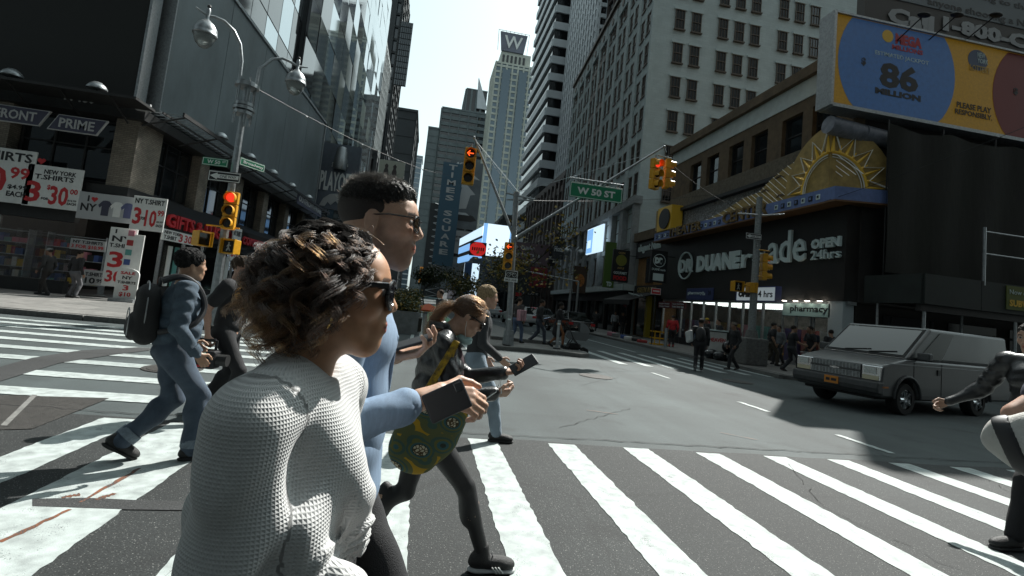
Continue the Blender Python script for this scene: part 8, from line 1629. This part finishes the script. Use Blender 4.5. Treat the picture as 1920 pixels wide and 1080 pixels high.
# ---------------- bearded man in the blue shirt
YM = R_(1); posM = place_by_head((712, 424), 1.5, YM, 1.89, .03); posM = (posM[0], posM[1], 0.0)
rM = (posM, YM); hR = to_local(rM, pt(822, 738, 1.36)); hL = to_local(rM, pt(742, 668, 1.72))
M_CHAM = mat('chambray', (.19,.265,.37), .85, noise=.16, nscale=90, bump=.10, bscale=700, stretch=(1,1,.12))
MP_ = person('bearded man in blue chambray shirt and thin glasses holding a dark phone', posM, yaw=YM, H=1.89, lean=.03, skin=(.50,.30,.205), hair=(.018,.013,.011), hairstyle=None, beard=.5, topmat=M_CHAM, pants=(.016,.016,.018), vox=.010, hvox=.0042, handvox=.0042, sleeve='roll', tgtR=hR, tgtL=hL, palmR=(-.1,.75,-.65), hdR=(.93,-.1,-.1), hdL=(.9,-.25,.3), palmL=(.1,-.3,.95), curl={'R': (.75,.8,.85,.9), 'L': (.55,.6,.65,.7)}, elbR=(-.7,-.35,-.7), elbL=(-.8,.3,-.6), footR=(-.2,-.09,.03), footL=(.25,.09,0), topname='shirt', topfold=.006, foldf=13., nose=1.02, headyaw=R_(-3), belly=.05)
ro = MP_['root']; Rh, hc, hs = MP_['Rh'], MP_['hc'], MP_['hs']; T = lambda x, y, z: tuple(Rh@(np.array([x,y,z])*hs)+hc)
hp4 = [el((-.012,0,.060), (.099,.076,.068), .02), el((.030,0,.090), (.055,.060,.028), .02), el((.140,0,-.02), (.090,.14,.095), .012, sub=True), el((.0,0,-.10), (.2,.2,.115), .012, sub=True)]
nh = lambda P: .0025*np.sin(P[:,0]*260+4*np.sin(P[:,1]*80))*np.sin(P[:,1]*230+P[:,2]*120)+.0025*np.sin(P@np.array([430.,370.,330.]))
hm_ = mat('short_black_hair', (.012,.010,.009), .4, bump=.9, bscale=420, noise=.4, nscale=120); hr2 = np_mesh('hair', [sdf_mesh(xf(hp4, Rh, hc, hs), .0042, nh)], hm_, ro)
# short strands on the crown
rng = np.random.default_rng(8); sp2 = []; 
while len(sp2) < 7000:
    d = rng.normal(size=3); d /= np.linalg.norm(d); p = np.array([-.012,0,.060])+d*np.array([.099,.077,.070])
    if p[2] < .045 or (p[0] > .065 and p[2] < .085): continue
    tg = np.array([.9,0,.25])+rng.normal(size=3)*.35; tg = tg-(tg@d)*d; dr_ = norm(tg+d*.38); L_ = rng.uniform(.010,.022)*(1 if p[2] > .095 else .35); t5_ = np.linspace(0, 1, 5); cv = rng.normal(size=3)*.004; sp2.append(p[None]+dr_[None]*(L_*t5_)[:,None]+cv[None]*(t5_**2)[:,None])
sp2 = np.array(sp2); hair_curves('hair_strands', (sp2*hs)@Rh.T+hc, np.tile(np.linspace(.0005,.0002,5), (len(sp2), 1)), np.tile(np.array([.003,.0025,.002]), (len(sp2), 5, 1)), M_HAIR, hr2)
sides_ = [el((-.018,0,.035), (.0985,.0775,.075), .02), el((.125,0,-.03), (.098,.14,.13), .012, sub=True), el((-.02,0,-.115), (.2,.2,.10), .012, sub=True)]; np_mesh('hair_fade', [sdf_mesh(xf(sides_, Rh, hc, hs), .0045)], mat('fade_hair', (.030,.022,.018), .7, noise=.4, nscale=300, bump=.5, bscale=600), hr2)
gl = MB(); gl.tube([T(.110,-.010,.016), T(.112,0,.018), T(.110,.010,.016)], .0018, 6)
for y in (-1, 1):
    gl.tube([T(.092,.066*y,.018), T(.03,.079*y,.018), T(-.01,.081*y,.012), T(-.022,.080*y,-.008)], .0024, 6)
    gl.tube([T(.106-.014*((.036+.028*math.cos(t))/.07)**2, y*(.036+.028*math.cos(t)), .004+.022*math.sin(t)) for t in np.linspace(0, 2*PI, 25)], .002, 6, False)
sg4 = gl.build('glasses', M_SHFR, ro, True)
for y in (-1, 1):
    l = MB(); n = 20; l.add([T(.105-.014*((.036+.027*math.cos(t))/.07)**2, y*(.036+.027*math.cos(t)), .004+.021*math.sin(t)) for t in np.linspace(0, 2*PI, n+1)[:-1]]+[T(.106,y*.036,.004)], [(i, (i+1) % n, n) for i in range(n)]); l.build('lens', mat('amber_tint_lens', (.020,.013,.008), .05, spec=.8), sg4, True)
# shirt details: placket edge, cuff
ch, nb, pel = MP_['chest'], MP_['nb'], MP_['pel']
pl2 = [rc(pel+np.array([.128,-.012,.0]), pel+np.array([.133,-.012,.15]), .008, None, .01), rc(pel+np.array([.133,-.012,.15]), ch+np.array([.131,-.012,.02]), .008, None, .01), rc(ch+np.array([.131,-.012,.02]), nb+np.array([.062,-.012,-.01]), .008, None, .01)]
np_mesh('placket', [sdf_mesh(pl2, .006)], M_CHAM, MP_['top']); wr, eb = MP_['handR'], MP_['elbR']; d = norm(wr-eb); m_ = eb+(wr-eb)*.66
np_mesh('rolled_cuff', [sdf_mesh([rc(m_-d*.03, m_+d*.004, .0425, .0425, .006)], .007)], M_CHAM, MP_['top'])
hem = [el(pel+np.array([.0,0,.0]), (.145,.180,.12), .04), el(pel+np.array([.0,0,.10]), (.142,.176,.12), .04)]; np_mesh('shirt_tail', [sdf_mesh(hem, .010, folds(.005, 10., seed=3.), clip=lambda P: pel[2]-.055-P[:,2])], M_CHAM, MP_['top'])
np_mesh('collar', [sdf_mesh([rc(nb+np.array([-.055,y*.03,.045]), nb+np.array([.03,y*.075,.035]), .014, .014, .01) for y in (-1, 1)]+[rc(nb+np.array([.03,y*.075,.035]), nb+np.array([.085,y*.035,-.01]), .013, .010, .01) for y in (-1, 1)], .006)], M_CHAM, MP_['top'])
def slab(name, label, c, ax, ay, w, h, t, m, cat='phone', screen=None):
    """a flat device: c centre, ax long direction, ay face normal"""
    ax = Vector(ax).normalized(); ay = Vector(ay); ay = (ay-ax*ay.dot(ax)).normalized(); az = ax.cross(ay); o = thing(name, label, cat, tuple(c)); o.matrix_world = Matrix.Translation(Vector(c)) @ Matrix((ax, ay, az)).transposed().to_4x4()
    bevel(MB().box(-w/2, w/2, -t/2, t/2, -h/2, h/2).build('body', m, o), .006, 3)
    if screen: MB().box(-w/2+.004, w/2-.004, -t/2-.0008, -t/2-.0001, -h/2+.004, h/2-.004).build('screen', screen, o)
    return o
M_PHC = mat('phone_case', (.010,.011,.014), .5, noise=.2, nscale=30); M_SCRN = mat('phone_screen', (.05,.06,.07), .08, spec=.8, noise=.8, nscale=60)
c = pt(838, 752, 1.30); ph = slab('phone', 'black cased phone held low in the hand of the bearded man', c, Vector((.75,-.05,.42)), Vector((.25,1,.1)), .112, .078, .012, M_PHC)
cam_b = bevel(MB().box(.03,.05,-.011,-.005,.010,.034).build('camera_bump', mat('camera_bump', (.05,.055,.06), .2, metal=.6), ph), .003, 2)
slab('phone', 'dark phone in the far hand of the bearded man', pt(768, 643, 1.70), Vector((.9,.05,.35)), Vector((-.3,-.2,1)), .15, .075, .010, M_PHC)
# ---------------- woman in the leather jacket looking at her phone
fF = gp(908, 1070); YL = R_(2); posL = (fF.x-.42, fF.y+.03, .012); rL = (posL, YL)
hRl = to_local(rL, pt(928, 738, 2.80)); hLl = to_local(rL, pt(948, 698, 3.02))
M_LEGG = mat('black_leggings', (.010,.010,.011), .55, noise=.2, nscale=8, bump=.2, bscale=300)
LP = person('woman in black leather jacket with ponytail and chin mask reading a phone', posL, yaw=YL, H=1.66, fem=True, lean=.09, skin=(.44,.27,.19), hair=(.075,.040,.022), hairstyle=None, topmat=M_LEATH, pantmat=M_LEGG, pantw=.82, pantfold=.002, vox=.010, hvox=.006, handvox=.0045, footR=(.40,-.07,0), footL=(-.42,.08,.10), toeL=.7, tgtR=hRl, tgtL=hLl, palmR=(0,.6,.6), palmL=(0,-.3,.9), elbR=(-.7,-.3,-.8), elbL=(-.6,.4,-.8), curl=.9, headpitch=.55, headoff=(.075,0,-.03), topfold=.010, foldf=17., topname='leather_jacket', shoe=(.016,.016,.018), sole=(.55,.56,.56), coat=True)
ro = LP['root']; Rh, hc, hs = LP['Rh'], LP['hc'], LP['hs']; T = lambda x, y, z: tuple(Rh@(np.array([x,y,z])*hs)+hc); head_glasses(LP, M_SHFR, M_SHADE, .028, .021, 1.5)
hb_ = [el((-.018,0,.044), (.104,.084,.092), .02), el((.135,0,-.045), (.10,.12,.105), .012, sub=True), el((-.112,0,.005), (.035,.034,.04), .02), el((.01,0,-.16), (.1,.12,.10), .015, sub=True)]
hr3 = np_mesh('hair', [sdf_mesh(xf(hb_, Rh, hc, hs), .006)], mat('brown_hair', (.085,.045,.024), .4, noise=.5, nscale=14, bump=.7, bscale=160, stretch=(.25,1,1)), ro)
rng = np.random.default_rng(3); ps = []; cs = []; t9 = np.linspace(0, 1, 16)
for q in range(2600):
    d = rng.normal(size=3); d /= np.linalg.norm(d); p = np.array([-.018,0,.044])+d*np.array([.104,.084,.092])*1.005
    if p[0] > .085 or p[2] < -.02 or (p[0] > .05 and p[2] < .045): continue
    e = np.array([-.125,rng.normal()*.012,.005+rng.normal()*.012]); mid = p*.55+e*.45; dm = mid-np.array([-.018,0,.044]); mid = np.array([-.018,0,.044])+dm/np.linalg.norm(dm/np.array([.106,.086,.094])); c1 = ((1-t9)**2)[:,None]*p+(2*t9*(1-t9))[:,None]*(2*mid-.5*p-.5*e)+(t9**2)[:,None]*e; ps.append((c1*hs)@Rh.T+hc); cs.append(np.array([.040,.017,.007])*rng.uniform(.4,1.9))
pe = Rh@(np.array([-.125,0,.0])*hs)+hc
for q in range(1100):
    o_ = rng.normal(size=3)*np.array([.012,.016,.012]); sw_ = rng.normal(size=3)*.022; L_ = rng.uniform(.2,.34); c1 = (pe+o_)[None]+np.stack([-.10*np.sin(np.minimum(1, t9*1.4)*PI/2), 0*t9, -L_*t9**1.3+.015*np.sin(t9*PI)], 1)+sw_[None]*(t9**1.2)[:,None]; ps.append(c1); cs.append(np.array([.042,.018,.007])*rng.uniform(.4,1.7))
ps = np.array(ps); cs = np.array(cs); hair_curves('hair_strands', ps, np.tile(np.linspace(.0007,.0004,16), (len(ps), 1)), np.repeat(cs[:,None,:], 16, 1), M_HAIR, hr3)
mk = [el((.083,0,-.118), (.034,.040,.034), .02), el((.055,0,-.128), (.04,.048,.026), .02)]; mo = np_mesh('face_mask', [sdf_mesh(xf(mk, Rh, hc, hs), .006, lambda P: -.002*np.sin(P[:,2]*260))], mat('mask_teal', (.36,.52,.52), .8), ro)
for y in (-1, 1): MB().tube([T(.06,.055*y,-.115), T(.02,.074*y,-.07), T(-.008,.078*y,-.01)], .0018, 5).build('ear_loop', M_WHITE, mo)
nb, ch, pel = LP['nb'], LP['chest'], LP['pel']
np_mesh('jacket_collar', [sdf_mesh([rc(nb+np.array([-.075,y*.02,.05]), nb+np.array([.0,y*.085,.045]), .022, .022, .015) for y in (-1, 1)]+[rc(nb+np.array([.0,y*.085,.045]), nb+np.array([.10,y*.05,-.06]), .02, .014, .015) for y in (-1, 1)], .008)], M_LEATH, LP['top'])
np_mesh('inner_top', [sdf_mesh([el(ch+np.array([.085,0,-.06]), (.07,.06,.17), .03), el(pel+np.array([.09,0,.05]), (.06,.07,.10), .03)], .010)], mat('plum_knit', (.07,.04,.05), .9, noise=.6, nscale=90, bump=.5, bscale=200), ro)
for sd in ('R', 'L'):
    s_ = LP['shoe'+sd]; hip, kn, ank, fd = LP['legs'][sd]
    for q in range(3): a_ = ank+np.array([.045+.018*q,-.050,-.03]); e_ = ank+np.array([.075+.018*q,-.046,-.065]); MB().tube([tuple(a_), tuple(e_)], .0042, 5).build('side_stripe', M_WHITE, s_)
    lc = MB(); [lc.tube([tuple(ank+np.array([.05+.022*q,-.02,.012-.010*q])), tuple(ank+np.array([.05+.022*q,.02,.012-.010*q]))], .0035, 5) for q in range(4)]; lc.build('laces', M_INK, s_)
slab('phone', 'large phone with lit grey screen in the hands of the leather jacket woman', pt(982, 684, 3.0), Vector((.82,.10,.50)), Vector((-.45,-.75,.55))*-1, .165, .08, .010, M_PHC, screen=M_SCRN).rotation_euler.rotate_axis('X', PI)
# tote bag: patterned cloth with strap
def totemat():
    m = bpy.data.materials.new('printed_tote'); m.use_nodes = True; N, L, b = nodes(m); tc = N.new('ShaderNodeTexCoord'); mp = N.new('ShaderNodeMapping'); mp.inputs['Scale'].default_value = (7.0,7.0,10.5); mp.inputs['Rotation'].default_value = (0,.5,0); L.new(tc.outputs['Object'], mp.inputs[0])
    v = N.new('ShaderNodeTexVoronoi'); v.inputs['Scale'].default_value = 1.0; v.inputs['Randomness'].default_value = .55; L.new(mp.outputs[0], v.inputs['Vector'])
    r = N.new('ShaderNodeValToRGB'); r.color_ramp.interpolation = 'CONSTANT'; e = r.color_ramp.elements; e[0].position = 0; e[0].color = (.55,.50,.36,1); e[1].position = .30; e[1].color = (.02,.03,.02,1)
    for p_, c_ in ((.335,(.03,.10,.11)), (.40,(.12,.12,.03)), (.47,(.045,.09,.07)), (.56,(.10,.11,.04)), (.72,(.42,.25,.01))): x = e.new(p_); x.color = (*c_, 1)
    L.new(v.outputs['Distance'], r.inputs[0])
    v2 = N.new('ShaderNodeTexVoronoi'); v2.inputs['Scale'].default_value = 62; v2.feature = 'DISTANCE_TO_EDGE'; L.new(tc.outputs['Object'], v2.inputs['Vector']); r2 = N.new('ShaderNodeValToRGB'); e2 = r2.color_ramp.elements; e2[0].position = .10; e2[1].position = .16; e2[0].color = (.12,.08,.03,1); e2[1].color = (1,1,1,1); L.new(v2.outputs['Distance'], r2.inputs[0])
    lt = N.new('ShaderNodeMath'); lt.operation = 'LESS_THAN'; lt.inputs[1].default_value = .30; L.new(v.outputs['Distance'], lt.inputs[0]); mx = N.new('ShaderNodeMix'); mx.data_type = 'RGBA'; mx.blend_type = 'MULTIPLY'; L.new(lt.outputs[0], mx.inputs['Factor']); L.new(r.outputs[0], mx.inputs['A']); L.new(r2.outputs[0], mx.inputs['B']); L.new(mx.outputs['Result'], b.inputs['Base Color']); b.inputs['Roughness'].default_value = .8; return m
M_TOTE = totemat(); bc = pt(803, 800, 2.66); tb = [el((0,0,0), (.17,.055,.20), .04), el((-.03,0,-.13), (.13,.05,.12), .05), el((.05,0,.10), (.13,.05,.10), .05)]
to = np_mesh('tote_bag', [sdf_mesh(tb, .009, folds(.009, 6., (.5,.2,.8), .6))], M_TOTE); to.location = bc; to.rotation_euler = (0, R_(14), R_(2)); tag(to, 'patterned green and yellow cloth tote bag on the leather jacket woman', 'bag')
M_STRP = mat('yellow_strap', (.50,.30,.01), .8, noise=1.0, nscale=34, col2=(.015,.012,.01)); s1_ = pt(856, 640, 2.72)-bc; Ri = Matrix.Rotation(R_(2), 3, 'Z') @ Matrix.Rotation(R_(14), 3, 'Y')
for dx, dy in ((0, -.055), (.02, .05)):
    pts3 = [Ri.inverted() @ (s1_.lerp(Vector((-.06+dx*3, dy, .13)), t)+Vector((0, 0, .0))) for t in np.linspace(0, 1, 8)]; sb_ = MB(); n_ = len(pts3)
    for i in range(n_-1): sb_.obox((0,0,0), Vector((1,0,0)), Vector((0,1,0)), ZA, 0, 0, 0, 0, 0, 0) if False else None
    sb_.tube(pts3, .02, 6); sb_.build('strap', M_STRP, to, True)
cbz = thing('earphone_cable', 'thin white earphone cable looping below the leather sleeve', 'cable', (0,0,0)); MB().tube([tuple(pt(x, y, 2.74)) for x, y in ((940,738),(938,712),(930,735),(905,752),(882,765),(872,790),(866,812),(852,828))], .0035, 6).build('cable', M_WHITE, cbz, True)
